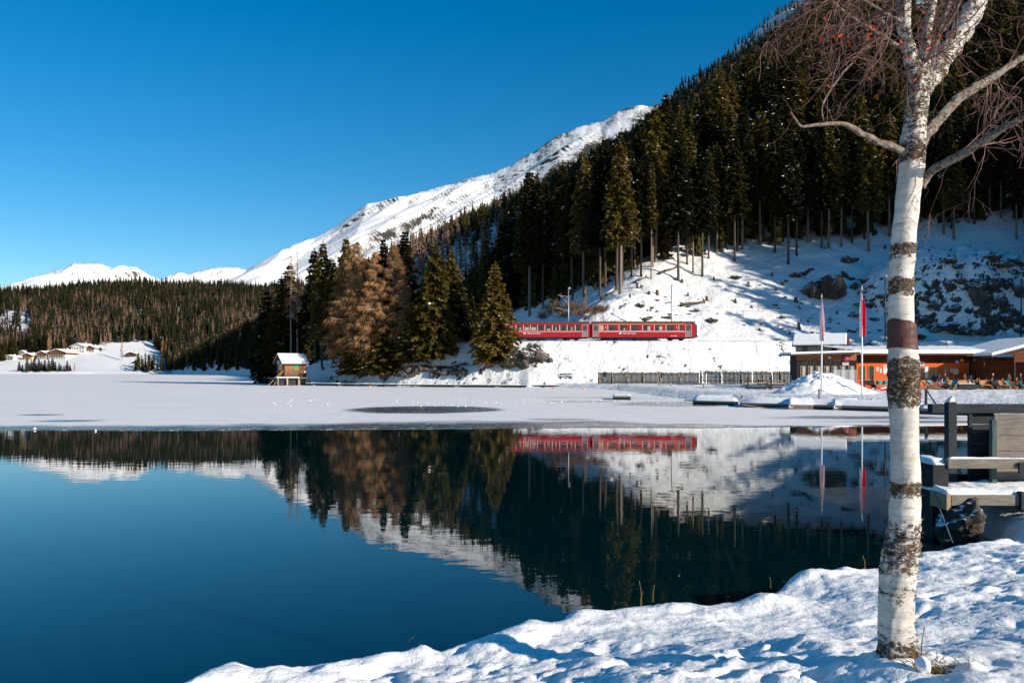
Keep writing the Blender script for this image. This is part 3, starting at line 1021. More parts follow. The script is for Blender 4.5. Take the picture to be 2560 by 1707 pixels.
# ---- promontory, tree by tree: px, base row guess Y, top row, proto, width, label
PROM = [
    ('spruce_tree', 1238, 143.5, 655, SP_FULL[0], 1.05, 'lone olive green spruce standing in front of the train'),
    ('spruce_tree', 1088, 149.5, 606, SP_FULL[1], 1.0, 'broad olive green spruce left of the lone lakeside spruce'),
    ('spruce_tree', 1128, 153.0, 622, SP_FULL[2], 0.92, 'olive spruce tucked behind the broad lakeside spruce'),
    ('spruce_tree', 1012, 158.0, 572, SP_DARK[0], 1.1, 'tallest dark spruce on the wooded point'),
    ('spruce_tree', 958, 163.0, 592, SP_DARK[1], 0.9, 'dark spruce between the brown larches on the point'),
    ('larch_tree', 986, 154.5, 606, LA_FULL[0], 0.85, 'rightmost brown leafless larch on the wooded point'),
    ('larch_tree', 940, 155.0, 622, LA_FULL[1], 0.85, 'brown leafless larch with pale straight trunk in the middle of the point'),
    ('larch_tree', 889, 160.5, 598, LA_FULL[2], 1.1, 'broadest brown leafless larch with drooping branches on the point'),
    ('spruce_tree', 866, 168.0, 590, SP_POINT[1], 0.9, 'rusty green spruce behind the broadest larch'),
    ('spruce_tree', 808, 171.0, 600, SP_POINT[1], 0.9, 'pointed dark spruce right of the two bare snags'),
    ('spruce_tree', 786, 180.0, 618, SP_POINT[0], 0.85, 'olive topped spruce just left of the pointed dark spruce'),
    ('larch_snag', 726, 180.0, 610, LA_SNAG[0], 1.0, 'left of two slim bare trunks behind the boathouse'),
    ('larch_snag', 742, 182.0, 606, LA_SNAG[1], 1.0, 'right of two slim bare trunks behind the boathouse'),
    ('spruce_tree', 704, 186.0, 690, SP_DARK[0], 1.25, 'bushy dark conifer behind the boathouse'),
    ('spruce_tree', 668, 191.0, 720, SP_DARK[2], 1.1, 'outermost dark conifer at the tip of the wooded point'),
    ('spruce_tree', 852, 166.0, 700, SP_POINT[0], 1.0, 'low dark spruce below the rusty green spruce'),
    ('spruce_tree', 1040, 150.5, 760, SP_FULL[2], 1.4, 'short bushy spruce at the foot of the tallest dark spruce'),
    ('spruce_tree', 965, 153.5, 790, SP_FULL[0], 1.5, 'short bushy spruce at the foot of the brown larches'),
    ('spruce_tree', 1062, 156.0, 690, SP_DARK[2], 1.2, 'dark spruce wedged left of the broad lakeside spruce'),
    ('spruce_tree', 1178, 156.5, 735, SP_DARK[0], 1.1, 'small dark spruce between the olive spruces'),
    ('spruce_tree', 915, 168.0, 640, SP_DARK[0], 1.2, 'dark spruce hidden behind the two left larches'),
    ('spruce_tree', 832, 170.0, 650, SP_POINT[1], 0.9, 'olive spruce between the pointed dark spruce and the broadest larch'),
    ('larch_tree', 915, 158.5, 640, LA_FULL[0], 1.0, 'brown leafless larch close behind the pale trunked one'),
    ('larch_tree', 862, 163.5, 640, LA_FULL[1], 0.95, 'leftmost brown leafless larch on the wooded point'),
    ('larch_tree', 1008, 153.0, 660, LA_FULL[2], 0.7, 'small brown larch right of the other larches'),
    ('spruce_tree', 1150, 151.0, 700, SP_DARK[1], 1.0, 'dark spruce filling the gap right of the broad lakeside spruce'),
    ('spruce_tree', 725, 187.0, 655, SP_DARK[2], 1.2, 'dark conifer behind the two bare snags'),
    ('spruce_tree', 890, 160.0, 780, SP_FULL[1], 1.3, 'short bushy spruce at the foot of the broadest larch'),
]
for nm, px, Y, top, pr, wide, lab in PROM:
    x = (px - 1280) * Y / FPX
    z = terr1(x, Y) - 0.1
    hh = CAM_H + (HZ - top) * Y / FPX - z
    plant_tree(nm, pr, (x, Y, z), hh, lab, 'tree', 'trees on the wooded point', rng.uniform(0, 6.28), wide * 1.15 * (pr[0] / hh) ** 0.35)

# ---- named forest edge trees: px, base py, height px
EDGE_TREES = [
    (1551, 733, 385, SP_OLIVE[0], 1.0, 'tall olive spruce with long bare trunk at the forest edge above the train'),
    (1629, 697, 300, SP_THIN[0], 1.0, 'slim olive spruce with thin pale trunk right of the tall olive spruce'),
    (1461, 742, 360, SP_OLIVE[1], 0.9, 'tall spruce with grey trunk rising behind the first overhead line mast'),
    (1324, 790, 372, SP_TALL[1], 1.0, 'tall dark spruce with bare trunk left of the first overhead line mast'),
    (1756, 690, 315, SP_TALL[0], 1.0, 'tall dark spruce with straight bare trunk above the snowy knoll'),
    (1836, 652, 320, SP_TALL[2], 1.0, 'dark spruce with bare trunk right of the knoll clearing'),
    (1970, 660, 330, SP_TALL[3], 1.05, 'dark spruce standing above the big grey boulder'),
    (2171, 630, 330, SP_OLIVE[0], 0.95, 'spruce with brown trunk just left of the birch trunk at the clearing edge'),
    (2103, 617, 300, SP_TALL[1], 0.95, 'leaning dark spruce trunk at the clearing edge left of the birch'),
    (1430, 752, 330, SP_TALL[2], 1.0, 'dark spruce between the two grey trunked trees over the train'),
    (1500, 738, 345, SP_TALL[3], 1.0, 'dark spruce just left of the tall olive spruce'),
    (1695, 700, 360, SP_TALL[0], 1.0, 'dark spruce between the slim olive spruce and the knoll'),
]
named = []
for px, py, hp, pr, wide, lab in EDGE_TREES:
    g0 = ray_ground(px, py, 152, 400)
    hh = hp * g0.y / FPX
    plant_tree('spruce_tree', pr, (g0.x, g0.y, terr1(g0.x, g0.y) - 0.1), hh, lab, 'tree', 'forest edge trees', rng.uniform(0, 6.28), wide)
    named.append((g0.x, g0.y))

# ---- forest: jittered spots on the slope, nearest as trees of their own, the rest one mass
EPX = [1000, 1180, 1250, 1330, 1400, 1461, 1551, 1629, 1757, 1836, 1900, 1970, 2050, 2110, 2171, 2230, 2300, 2360, 2460, 2560, 2700]
EPY = [800, 796, 792, 782, 762, 735, 725, 692, 684, 650, 648, 655, 640, 612, 620, 612, 606, 612, 600, 598, 560]


def spots(y0, y1, step, xlo, xhi):
    out = []
    y = y0
    while y < y1:
        st = step(y)
        xs = np.arange(xlo * y, xhi * y, st)
        jx = xs + rng.uniform(-0.45, 0.45, len(xs)) * st
        jy = y + rng.uniform(-0.45, 0.45, len(xs)) * st
        out.append(np.stack([jx, jy], 1))
        y += st * 0.9
    return np.concatenate(out)


S1 = spots(150, 330, lambda y: 4.9 + 0.008 * (y - 150), -0.30, 0.72)
z1 = terr(S1[:, 0], S1[:, 1])
px1 = 1280 + FPX * S1[:, 0] / S1[:, 1]; py1 = HZ - FPX * (z1 - CAM_H) / S1[:, 1]
v1 = S1[:, 1] - np.interp(S1[:, 0], RAILX, RAILY)
ok = (py1 < np.interp(px1, EPX, EPY)) & (v1 > 8) & (z1 > 1.0) & ((px1 > 1150) | (S1[:, 1] > 215))
ok &= ~((np.hypot(S1[:, 0] - 95, S1[:, 1] - 168) < 21))
S1 = S1[ok]; z1 = z1[ok]; px1 = px1[ok]; py1 = py1[ok]
o_ = np.argsort(S1[:, 1]); S1, z1, px1, py1 = S1[o_], z1[o_], px1[o_], py1[o_]
# visibility: how high above the trees in front does the top reach
colh = {}
score = []
for (x, y), z, px, py in zip(S1, z1, px1, py1):
    hp = 27 * FPX / y
    top = py - hp
    b = int(px // 14)
    cur = min([colh.get(b + k, 2000) for k in (0,)])
    vis = max(0, min(cur, py) - top)
    inside = 0 <= px <= 2600
    score.append((vis + (40 if y < 200 else 0)) if inside else 0)
    colh[b] = min(cur, top)
score = np.array(score)
chosen = set(np.argsort(-score)[:176].tolist())
mass = []
for k, ((x, y), z, px, py) in enumerate(zip(S1, z1, px1, py1)):
    if py < np.interp(px, EPX, EPY) - np.interp(px, [1500, 1620, 2300], [8, 30, 34]):
        ux, uy = x + rng.uniform(-3, 3), y + rng.uniform(0, 3)
        mass.append((ux, uy, terr1(ux, uy) - 0.8, rng.uniform(9, 17), 0))
    if any((x - a) ** 2 + (y - b) ** 2 < 6 for a, b in named): continue
    if k in chosen and score[k] > 0:
        dark = rng.random() < 0.72
        pr = (SP_TALL if dark else SP_OLIVE)[rng.integers(0, 4 if dark else 2)]
        if px < 1330 and dark: pr = SP_DARK[rng.integers(0, 3)]
        side = ['behind the left coach', 'behind the first overhead mast', 'above the last coach', 'above the sunlit knoll', 'left of the big boulder', 'above the big boulder', 'left of the birch trunk', 'right of the birch trunk'][int(np.searchsorted([1330, 1480, 1620, 1780, 1920, 2060, 2250], px))]
        row = 'front row' if py > np.interp(px, EPX, EPY) - 22 else ('middle rows' if y < 225 else 'upper rows')
        lab = ('dark spruce' if dark else 'sunlit olive spruce') + ' in the ' + row + ' of the slope forest ' + side
        hh = rng.uniform(24, 37) * (0.9 if px > 2250 else 1)
        plant_tree('spruce_tree', pr, (x, y, z - 0.15), hh, lab, 'tree', 'tall spruces of the shaded slope forest', rng.uniform(0, 6.28), rng.uniform(0.85, 1.1))
    else:
        mass.append((x, y, z - 0.5, rng.uniform(20, 28), 0))


# rest of the right hand forest, coarser with distance
S2 = spots(330, 2000, lambda y: 5.8 + (y - 330) * 0.0095, -0.32, 0.40)
S2b = spots(330, 1400, lambda y: 10.0 + (y - 330) * 0.02, 0.40, 0.74)
S3 = spots(95, 320, lambda y: 7.5, 0.60, 2.0)          # trees added on the unseen side hill to shade the clearing
S4 = spots(470, 1130, lambda y: 5.6 + (y - 470) * 0.004, -0.47, -0.19)


def keep_toe(S):
    z = terr(S[:, 0], S[:, 1]); d = poly_sd(S[:, 0], S[:, 1], LAND)
    return S[(z > 0.6) & (d > 2)], z[(z > 0.6) & (d > 2)]


S2, z2 = keep_toe(np.concatenate([S2, S2b]))
up = fbm(S2[:, 0] / 90, S2[:, 1] / 90, 3, 300)
S3, z3 = keep_toe(S3)
k3 = (z3 > 12) & (np.hypot(S3[:, 0] - 95, S3[:, 1] - 168) > 24) & (S3[:, 0] > 0.66 * S3[:, 1])
S3, z3 = S3[k3], z3[k3]
S4, z4 = keep_toe(S4)
S2k = S2[:, 0] > -0.30 * S2[:, 1]
S2, z2, up = S2[S2k], z2[S2k], up[S2k]


def low_spruce(seed, n=70, h=24.0, r=2.9, cb=0.08, core=((0.1, 0.62, 0.62), (0.42, 0.95, 0.62))):
    g = np.random.default_rng(seed)
    t = cb + (1 - cb) * np.sqrt(g.random(n) * 0.98) ** 1.15
    t = np.sort(t)
    Rm = r * ((1 - t) / (1 - cb)) ** 0.85
    a = g.uniform(0, 6.283, n)
    rr = Rm * np.sqrt(g.uniform(0.02, 0.6, n))
    P = np.stack([np.cos(a) * rr, np.sin(a) * rr, t * h], 1)
    D = unit(np.stack([np.cos(a), np.sin(a), g.uniform(-0.9, 0.1, n)], 1) + g.normal(0, 0.25, (n, 3)))
    S = unit(np.cross(D, g.normal(0, 0.8, (n, 3)) + np.array([0, 0, 0.5])))
    L = (0.5 + 0.5 * Rm) * g.uniform(0.8, 1.3, n) + 0.3
    V, Q = kites(P, D, S, L, 0.9 * L + 0.25)
    # a spire so the tip stays pointed
    tip = np.array([[0.35, 0, 0.86 * h], [-0.2, 0.3, 0.86 * h], [0, 0, h], [-0.2, -0.3, 0.86 * h]])
    V = np.concatenate([V, tip]); Q = np.concatenate([Q, [[len(V) - 4, len(V) - 3, len(V) - 2, len(V) - 1]]])
    # solid dark heart of the crown
    cn = 7
    ca_ = np.arange(cn) * 6.283 / cn
    lay = []
    for (ta, tb, fr) in core:
        b0 = len(V)
        ra = fr * r * ((1 - ta) / (1 - cb)) ** 0.85 * g.uniform(0.75, 1.15, cn)
        ring = np.stack([np.cos(ca_) * ra, np.sin(ca_) * ra, np.full(cn, ta * h) + g.normal(0, 0.03 * h, cn)], 1)
        V = np.concatenate([V, ring, [[0, 0, tb * h]]])
        i_ = np.arange(cn)
        lay.append(np.stack([b0 + i_, b0 + (i_ + 1) % cn, np.full(cn, b0 + cn), np.full(cn, b0 + cn)], 1))
    if lay: TR_ = np.concatenate(lay)[:, :3]
    else: TR_ = np.zeros((0, 3), int)
    # stem
    st = np.array([[0.2, 0, -2], [-0.12, 0.18, -2], [-0.05, 0.08, h * 0.8], [0.08, 0, h * 0.8], [-0.12, -0.18, -2], [-0.05, -0.08, h * 0.8]])
    b = len(V)
    V = np.concatenate([V, st]); Q2 = np.array([[b, b + 1, b + 2, b + 3], [b + 1, b + 4, b + 5, b + 2], [b + 4, b, b + 3, b + 5]])
    return V, np.concatenate([Q, Q2]), np.concatenate([np.zeros(len(Q), int), np.ones(3, int)]), TR_


def forest_mass(name, items, label, protos_by_kind, mats):
    """items: (x,y,z,height,kind) joined into one mesh"""
    VV = []; QQ = []; MM = []; TT = []; TM = []; off = 0
    for x, y, z, h, kd in items:
        ps = protos_by_kind[int(kd)]
        V, Q, m, T3 = ps[rng.integers(0, len(ps))]
        a = rng.uniform(0, 6.28); ca, sa = math.cos(a), math.sin(a)
        k = h / 24.0
        w = k * rng.uniform(0.85, 1.2)
        W = np.stack([(V[:, 0] * ca - V[:, 1] * sa) * w + x, (V[:, 0] * sa + V[:, 1] * ca) * w + y, V[:, 2] * k + z], 1)
        VV.append(W); QQ.append(Q + off); MM.append(m + 2 * int(kd)); TT.append(T3 + off); TM.append(np.full(len(T3), 2 * int(kd))); off += len(V)
    me = mesh_np(name, np.concatenate(VV), [np.concatenate(QQ), np.concatenate(TT)], np.concatenate(MM + TM))
    return tag(obj(name, me, mats), label, kind='stuff')


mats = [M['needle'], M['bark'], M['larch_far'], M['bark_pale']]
NEAR_P = {0: [low_spruce(400 + k, 105, r=3.9, cb=0.03) for k in range(6)], 1: [low_spruce(410 + k, 90, r=2.2, core=()) for k in range(4)]}
MID_P = {0: [low_spruce(420 + k, 46, r=4.0) for k in range(6)], 1: [low_spruce(430 + k, 54, r=2.8, core=((0.15, 0.9, 0.4),)) for k in range(4)]}
FAR_P = {0: [low_spruce(440 + k, 10, r=4.4) for k in range(6)], 1: [low_spruce(450 + k, 11, r=3.3, core=((0.15, 0.9, 0.55),)) for k in range(4)]}
forest_mass('forest', mass, 'dark spruce forest filling the near shaded slope', NEAR_P, mats)
forest_mass('forest', [(x, y, z, rng.uniform(20, 28), 0) for (x, y), z in zip(S3, z3)], 'added unseen spruce forest on the side hill, shading the clearing and rocky knoll', {0: [low_spruce(460 + k, 30, r=3.9, cb=0.1) for k in range(4)]}, mats)
items = []
for (x, y), z, u in zip(S2, z2, up):
    px = 1280 + FPX * x / y
    larch = 1 if rng.random() < (0.10 + 0.75 * sstep(0.15, 0.45, u) * (y > 420)) else 0
    items.append((x, y, z, rng.uniform(17, 26), larch))
mid = [i for i in items if i[1] < 620]; farr = [i for i in items if i[1] >= 620]
forest_mass('forest', mid, 'spruce and larch forest higher up the right hand slope', MID_P, mats)
forest_mass('forest', farr, 'distant spruce and larch forest along the ridge line on the right', FAR_P, mats)
# toe along the shore: single trees in front, mass behind
dsh = poly_sd(S4[:, 0], S4[:, 1], LAND)
items = []
order = np.argsort(dsh)
cnt = 0
for k in order:
    x, y = S4[k]; z = z4[k]
    px = 1280 + FPX * x / y
    lar = rng.random() < np.interp(dsh[k], [0, 30, 50, 90], [0.04, 0.12, 0.6, 0.3])
    items.append((x, y, z - 0.3, rng.uniform(17, 26), 1 if lar else 0))
forest_mass('forest', items, 'shaded shoreline forest left of the wooded point', MID_P, mats)

# ---- wooded hill across the lake
FPXs = [-200, 0, 60, 110, 170, 240, 300, 380, 396, 420, 470, 560, 700]
FPYs = [915, 905, 892, 884, 879, 867, 859, 855, 880, 925, 935, 935, 935]
S5 = spots(1120, 1960, lambda y: 7.2 + (y - 1120) * 0.002, -0.80, -0.26)
z5 = terr(S5[:, 0], S5[:, 1])
px5 = 1280 + FPX * S5[:, 0] / S5[:, 1]; py5 = HZ - FPX * (z5 - CAM_H) / S5[:, 1]
ok = py5 < np.interp(px5, FPXs, FPYs)
gap = (np.hypot((px5 - 38) / 42, (py5 - 812) / 34) < 1) & (rng.random(len(px5)) < 0.85)
gap |= (np.hypot((px5 - 246) / 7, (py5 - 785) / 9) < 1) | (np.hypot((px5 - 355) / 14, (py5 - 787) / 5) < 1) | (np.hypot((px5 - 450) / 8, (py5 - 775) / 6) < 1)
ok &= ~gap
S5, z5, px5, py5 = S5[ok], z5[ok], px5[ok], py5[ok]
n5 = fbm(S5[:, 0] / 70, S5[:, 1] / 70, 3, 310)
vis5 = (px5 > -20) & (px5 < 700)
front = np.argsort(np.where(vis5, S5[:, 1] + 200 * (px5 > 420), 9e9))[:80]
front = set(front.tolist())
items = []
for k in range(len(S5)):
    x, y = S5[k]; z = z5[k]
    low = np.interp(py5[k], [700, 790, 850], [0.08, 0.28, 0.36])
    lar = rng.random() < np.clip(low + 0.55 * n5[k], 0.03, 0.85)
    hh = (rng.uniform(20, 31) if y < 1420 else rng.uniform(17, 26)) * (0.82 + 0.45 * rng.random() ** 2) * (1 + 0.25 * fbm(x / 45.0, y / 45.0, 2, 311))
    if k in front:
        pr = (LA_FAR if lar else SP_FAR)
        pr = pr[rng.integers(0, len(pr))]
        where = 'behind the chalets' if px5[k] < 245 else 'along the upper edge of the far meadow'
        lab = ('brown leafless larch ' if lar else 'dark green spruce ') + where
        plant_tree('larch_tree' if lar else 'spruce_tree', pr, (x, y, z - 0.3), hh, lab, 'tree', ('larches ' if lar else 'spruces ') + where, rng.uniform(0, 6.28), rng.uniform(0.9, 1.2))
    else:
        items.append((x, y, z - 0.3, hh, 1 if lar else 0))
forest_mass('forest', items, 'mixed spruce and larch forest covering the hill across the lake', FAR_P, mats)

# ---- small spruces at the far shore below the chalets, lone larch on the meadow
for k, (px, hp, lar) in enumerate([(48, 26, 0), (56, 19, 0), (68, 34, 0), (78, 28, 0), (86, 36, 0), (97, 33, 0), (104, 26, 0), (112, 30, 0), (122, 31, 0), (131, 36, 0), (138, 25, 0),
                                   (148, 22, 0), (153, 18, 0), (160, 16, 0), (168, 27, 0), (175, 18, 0), (186, 22, 1)]):
    Y = 1122 + 6 * math.sin(k * 2.1)
    x = (px - 1280) * Y / FPX
    pr = LA_FAR[0] if lar else SP_FAR[k % 3]
    lab = 'brown larch at the right end of the row of small lakeshore spruces' if lar else 'small dark spruce in the row on the far lakeshore below the chalets'
    plant_tree('larch_tree' if lar else 'spruce_tree', pr, (x, Y, terr1(x, Y) - 0.3), hp * Y / FPX, lab, 'tree', None if lar else 'small spruces on the far lakeshore', k * 1.3, 1.35)
for px, py, hp, pr, lab, w in [(305, 901, 66, LA_FAR[1], 'lone bare larch on the far snowy meadow', 0.6), (366, 929, 22, SP_FAR[0], 'lone small spruce at the right edge of the far meadow', 1.0),
                               (252, 877, 12, SP_FAR[1], 'small spruce right of the highest chalet', 1.5), (263, 876, 12, LA_FAR[0], 'small bare tree right of the highest chalet', 1.2),
                               (197, 880, 17, SP_FAR[2], 'dark spruce in front of the highest chalet', 1.5), (12, 884, 22, SP_FAR[0], 'dark spruce beside the leftmost chalet', 1.4), (42, 893, 18, SP_FAR[1], 'small spruce among the left chalets', 1.4)]:
    g0 = ray_ground(px, py, 1090, 1400)
    plant_tree('larch_tree' if 'bare' in lab else 'spruce_tree', pr, (g0.x, g0.y, terr1(g0.x, g0.y) - 0.2), hp * g0.y / FPX, lab, 'tree', None, px * 0.7, w)

# ------------------------------------------------------------------ train
def text_mesh(body, size, shear=0.0):
    cu = bpy.data.curves.new('lettering', 'FONT')
    cu.body = body; cu.size = size; cu.shear = shear
    cu.resolution_u = 2
    o = bpy.data.objects.new('lettering_tmp', cu)
    COL.objects.link(o)
    bpy.context.view_layer.update()
    me = bpy.data.meshes.new_from_object(o.evaluated_get(bpy.context.evaluated_depsgraph_get()))
    bpy.data.objects.remove(o)
    bpy.data.curves.remove(cu)
    return me


def lettering(body, size, loc, mat, parent, shear=0.0, rz=0.0, name='lettering', bold=0.0):
    me = text_mesh(body, size, shear)
    o = obj(name, me, mat, parent)
    o.location = loc
    o.rotation_euler = (R(90), 0, rz)
    return o


TY = 148.0
TS = TY / FPX     # metres per photo pixel at the track
HW = 1.33         # half width of a coach


def rail_logo(parent, x, z, s, y):
    """slanted bar mark in front of the name"""
    mb = MB()
    for k, (a, b) in enumerate(((0, 0.30), (0.34, 0.64), (0.68, 1.0))):
        zz = z + s * 0.28 * (k - 1)
        sh = 0.22 * s * (k - 1)
        mb.add([(x + sh + s * 0.1 * (2 - k), y, zz - s * 0.09), (x + sh + s * 1.3, y, zz - s * 0.09), (x + sh + s * 1.35, y, zz + s * 0.09), (x + sh + s * 0.1 * (2 - k), y, zz + s * 0.09)], [(0, 1, 2, 3)])
    return mb.build('logo', M['white'], parent)


def coach(x0, x1, wins, label, first, doors, text, tx, numtx=None, rot=None):
    """x0,x1 in metres; windows as (xa, xb, pale fraction) in metres relative to the world"""
    xc = (x0 + x1) / 2
    e = thing('rail_coach', (xc, TY, RAILZ - 0.05), label, 'train coach', 'coaches of the red train')
    L = (x1 - x0) / 2
    zb, zt, zr = 0.62, 3.05, 3.55
    # body shell with tumblehome profile
    prof = [(-HW, zb), (-HW, zt), (-HW * 0.96, zt + 0.14), (HW * 0.96, zt + 0.14), (HW, zt), (HW, zb)]
    mb = MB()
    n = len(prof)
    vs = [(-L, y, z) for y, z in prof] + [(L, y, z) for y, z in prof]
    mb.add(vs, [tuple(range(n)), tuple(reversed(range(n, 2 * n)))] + [(i, (i + 1) % n, (i + 1) % n + n, i + n) for i in range(n)])
    mb.build('body', M['red_train'], e)
    # roof
    mb = MB()
    rp = []
    for k in range(9):
        a = math.pi * k / 8
        rp.append((-HW * 0.99 * math.cos(a), zt + 0.145 + 0.42 * math.sin(a) ** 0.8))
    n = len(rp)
    vs = [(-L + 0.1, y, z) for y, z in rp] + [(L - 0.1, y, z) for y, z in rp]
    mb.add(vs, [tuple(range(n)), tuple(reversed(range(n, 2 * n)))] + [(i, (i + 1) % n, (i + 1) % n + n, i + n) for i in range(n)])
    rf = mb.build('roof', M['train_roof'], e)
    mb = MB()
    for k in range(4):
        xx = -L + 2.5 + k * (2 * L - 5) / 3
        mb.box(xx - 0.25, xx + 0.25, -0.3, 0.3, zr + 0.0, zr + 0.1)
    mb.build('roof_vents', M['train_roof'], rf)
    y = -HW - 0.012
    for xa, xb, pale in wins:
        mb = MB(); mb.box(xa - xc, xb - xc, y, -HW + 0.02, 1.87, 2.83)
        w = mb.build('window', M['glass'], e)
        mb = MB()
        mb.box(xa - xc - 0.16, xa - xc - 0.04, y - 0.012, -HW + 0.02, 1.83, 2.87)
        mb.build('window_edge', M['pink_edge'], w)
        if pale:
            mb = MB()
            a0 = xa - xc + (xb - xa) * pale[0]; a1 = xa - xc + (xb - xa) * pale[1]
            mb.box(a0, a1, y - 0.006, y, 1.9, 1.9 + pale[2])
            mb.build('seat_seen_inside', M['seat_pale'], w)
    for k, (xa, xb) in enumerate(doors):
        mb = MB(); mb.box(xa - xc, xb - xc, y - 0.015, -HW + 0.02, 0.68, 2.98)
        dr = mb.build('door', M['door_grey'], e)
        mid = (xa + xb) / 2 - xc
        for q in (-1, 1):
            mb = MB(); c0 = mid + q * (xb - xa) * 0.25
            mb.box(c0 - 0.12, c0 + 0.12, y - 0.03, y - 0.014, 1.85, 2.8)
            mb.build('door_pane', M['glass'], dr)
        mb = MB(); mb.box(mid - 0.015, mid + 0.015, y - 0.022, y - 0.014, 0.7, 2.95); mb.build('door_gap', M['black'], dr)
        for xx in (xa - xc - 0.2, xb - xc + 0.14):
            mb = MB(); mb.box(xx, xx + 0.07, y - 0.06, -HW + 0.02, 0.6, 3.0); mb.build('handrail', M['pink_edge'], dr)
    inner0 = max([d[1] for d in doors if d[1] < xc] + [x0]) + 0.25
    inner1 = min([d[0] for d in doors if d[0] > xc] + [x1]) - 0.25
    mb = MB(); mb.box(inner0 - xc, inner1 - xc, y + 0.004, -HW + 0.02, 1.62, 1.72 if not first else 1.76); mb.build('pale_stripe', M['line_white'], e)
    if first:
        mb = MB(); mb.box(inner0 - xc, inner1 - xc, y + 0.004, -HW + 0.02, 2.97, 3.07); mb.build('orange_stripe', M['orange_line'], e)
    # ends: gangway bellows
    for s in (-1, 1):
        mb = MB(); mb.box(s * L - 0.02, s * L + 0.42, -0.6, 0.6, 0.75, 2.95); mb.build('gangway', M['black'], e)
        mb = MB(); mb.box(s * L - 0.05, s * L + 0.05, -HW + 0.05, HW - 0.05, 0.5, zt + 0.1); mb.build('end_wall', M['red_train'], e)
        mb = MB()
        for q in (-0.75, 0.75):
            mb.tube([(s * L, q, 0.75), (s * (L + 0.45), q, 0.75)], 0.09, 8)
            mb.tube([(s * (L + 0.42), q, 0.75), (s * (L + 0.48), q, 0.75)], 0.2, 10)
        mb.build('buffers', M['black'], e)
    # underframe, boxes and bogies
    mb = MB(); mb.box(-L + 0.3, L - 0.3, -HW + 0.12, HW - 0.12, 0.45, 0.64); mb.box(-1.6, 1.8, -HW + 0.06, HW - 0.06, 0.12, 0.45); mb.build('underframe', M['black'], e)
    for s in (-1, 1):
        bx = s * (L - 3.4)
        mb = MB(); mb.box(bx - 1.5, bx + 1.5, -1.0, -0.85, 0.28, 0.5); mb.box(bx - 1.5, bx + 1.5, 0.85, 1.0, 0.28, 0.5); mb.box(bx - 0.5, bx + 0.5, -0.9, 0.9, 0.3, 0.5)
        bg_ = mb.build('bogie', M['black'], e)
        for wx in (-1, 1):
            mb = MB()
            for q in (-0.55, 0.55):
                vs = []
                for yy in (q - 0.06, q + 0.06):
                    for i in range(14):
                        a = 6.2832 * i / 14
                        vs.append((bx + wx + 0.36 * math.cos(a), yy, 0.36 + 0.36 * math.sin(a)))
                mb.add(vs, [tuple(range(14)), tuple(reversed(range(14, 28)))] + [(i, i + 14, (i + 1) % 14 + 14, (i + 1) % 14) for i in range(14)])
            mb.tube([(bx + wx, -0.55, 0.36), (bx + wx, 0.55, 0.36)], 0.08, 8)
            mb.build('wheelset', M['black'], bg_)
    if text:
        rail_logo(e, tx - xc, 1.33, 0.36, y - 0.006)
        lettering(text, 0.40, (tx - xc + 0.75, y - 0.006, 1.2), M['white'], e, 0.2)
    if numtx:
        for q in numtx:
            lettering('1', 0.62, (q - xc - 0.12, y - 0.006, 2.2), M['white'], e)
        mb = MB()
        for q in range(7): mb.box(x1 - 4.6 - xc + q * 0.17, x1 - 4.48 - xc + q * 0.17, y - 0.006, y, 0.78, 0.9 if q % 3 else 0.94)
        mb.build('number_marks', M['line_white'], e)
    if rot:
        e.rotation_euler = (0, 0, rot[2]); e.location = (rot[0], rot[1], RAILZ - 0.05)
    return e


def X_(px): return (px - 1280) * TS


wB = [(1499, 1506.5, (0.0, 1.0, 0.9)), (1518.7, 1536.5, None), (1546.7, 1564.6, (0.55, 0.75, 0.35)), (1574.8, 1592.6, None), (1604.8, 1622.6, (0.62, 1.0, 0.75)), (1634, 1652, (0.6, 1.0, 0.75)), (1662.8, 1681.3, None), (1694.7, 1701, None)]
coach(X_(1478), X_(1735), [(X_(a), X_(b), p) for a, b, p in wB], 'last red coach with orange roof stripe, rightmost of the train', True,
      [(X_(1483), X_(1492.5)), (X_(1712), X_(1721.5))], 'Ferrovia retica', X_(1545), [X_(1511.6), X_(1687.7)])
wA = [(1215, 1226, None), (1232, 1246, None), (1250, 1264, None), (1268, 1282, None), (1291, 1304, (0.6, 0.9, 0.5)), (1310, 1323.5, (0.1, 0.9, 0.55)), (1327, 1341, (0.1, 0.85, 0.55)), (1344.5, 1358.6, None), (1363, 1377, (0.3, 0.8, 0.3)), (1381.5, 1395.5, (0.4, 0.6, 0.6)), (1399.7, 1413.8, None), (1418, 1432.5, (0.55, 0.75, 0.6)), (1438, 1449, None)]
coach(X_(1206), X_(1473), [(X_(a), X_(b), p) for a, b, p in wA], 'red coach with nine windows showing, half hidden by the lone spruce', False,
      [(X_(1456), X_(1465))], 'Rhätische Bahn', X_(1308))
# rails on the bank
mb = MB()
prev = None
pts = [(x, np.interp(x, RAILX, RAILY)) for x in np.linspace(-40, 110, 60)]
for off in (-0.5, 0.5):
    for a, b in zip(pts[:-1], pts[1:]):
        mb.beam((a[0], a[1] + off, RAILZ - 0.09), (b[0], b[1] + off, RAILZ - 0.09), 0.07, 0.14)
tag(mb.build('railway_track', M['dark_steel']), 'pair of rails half buried in snow under the train', 'railway track')


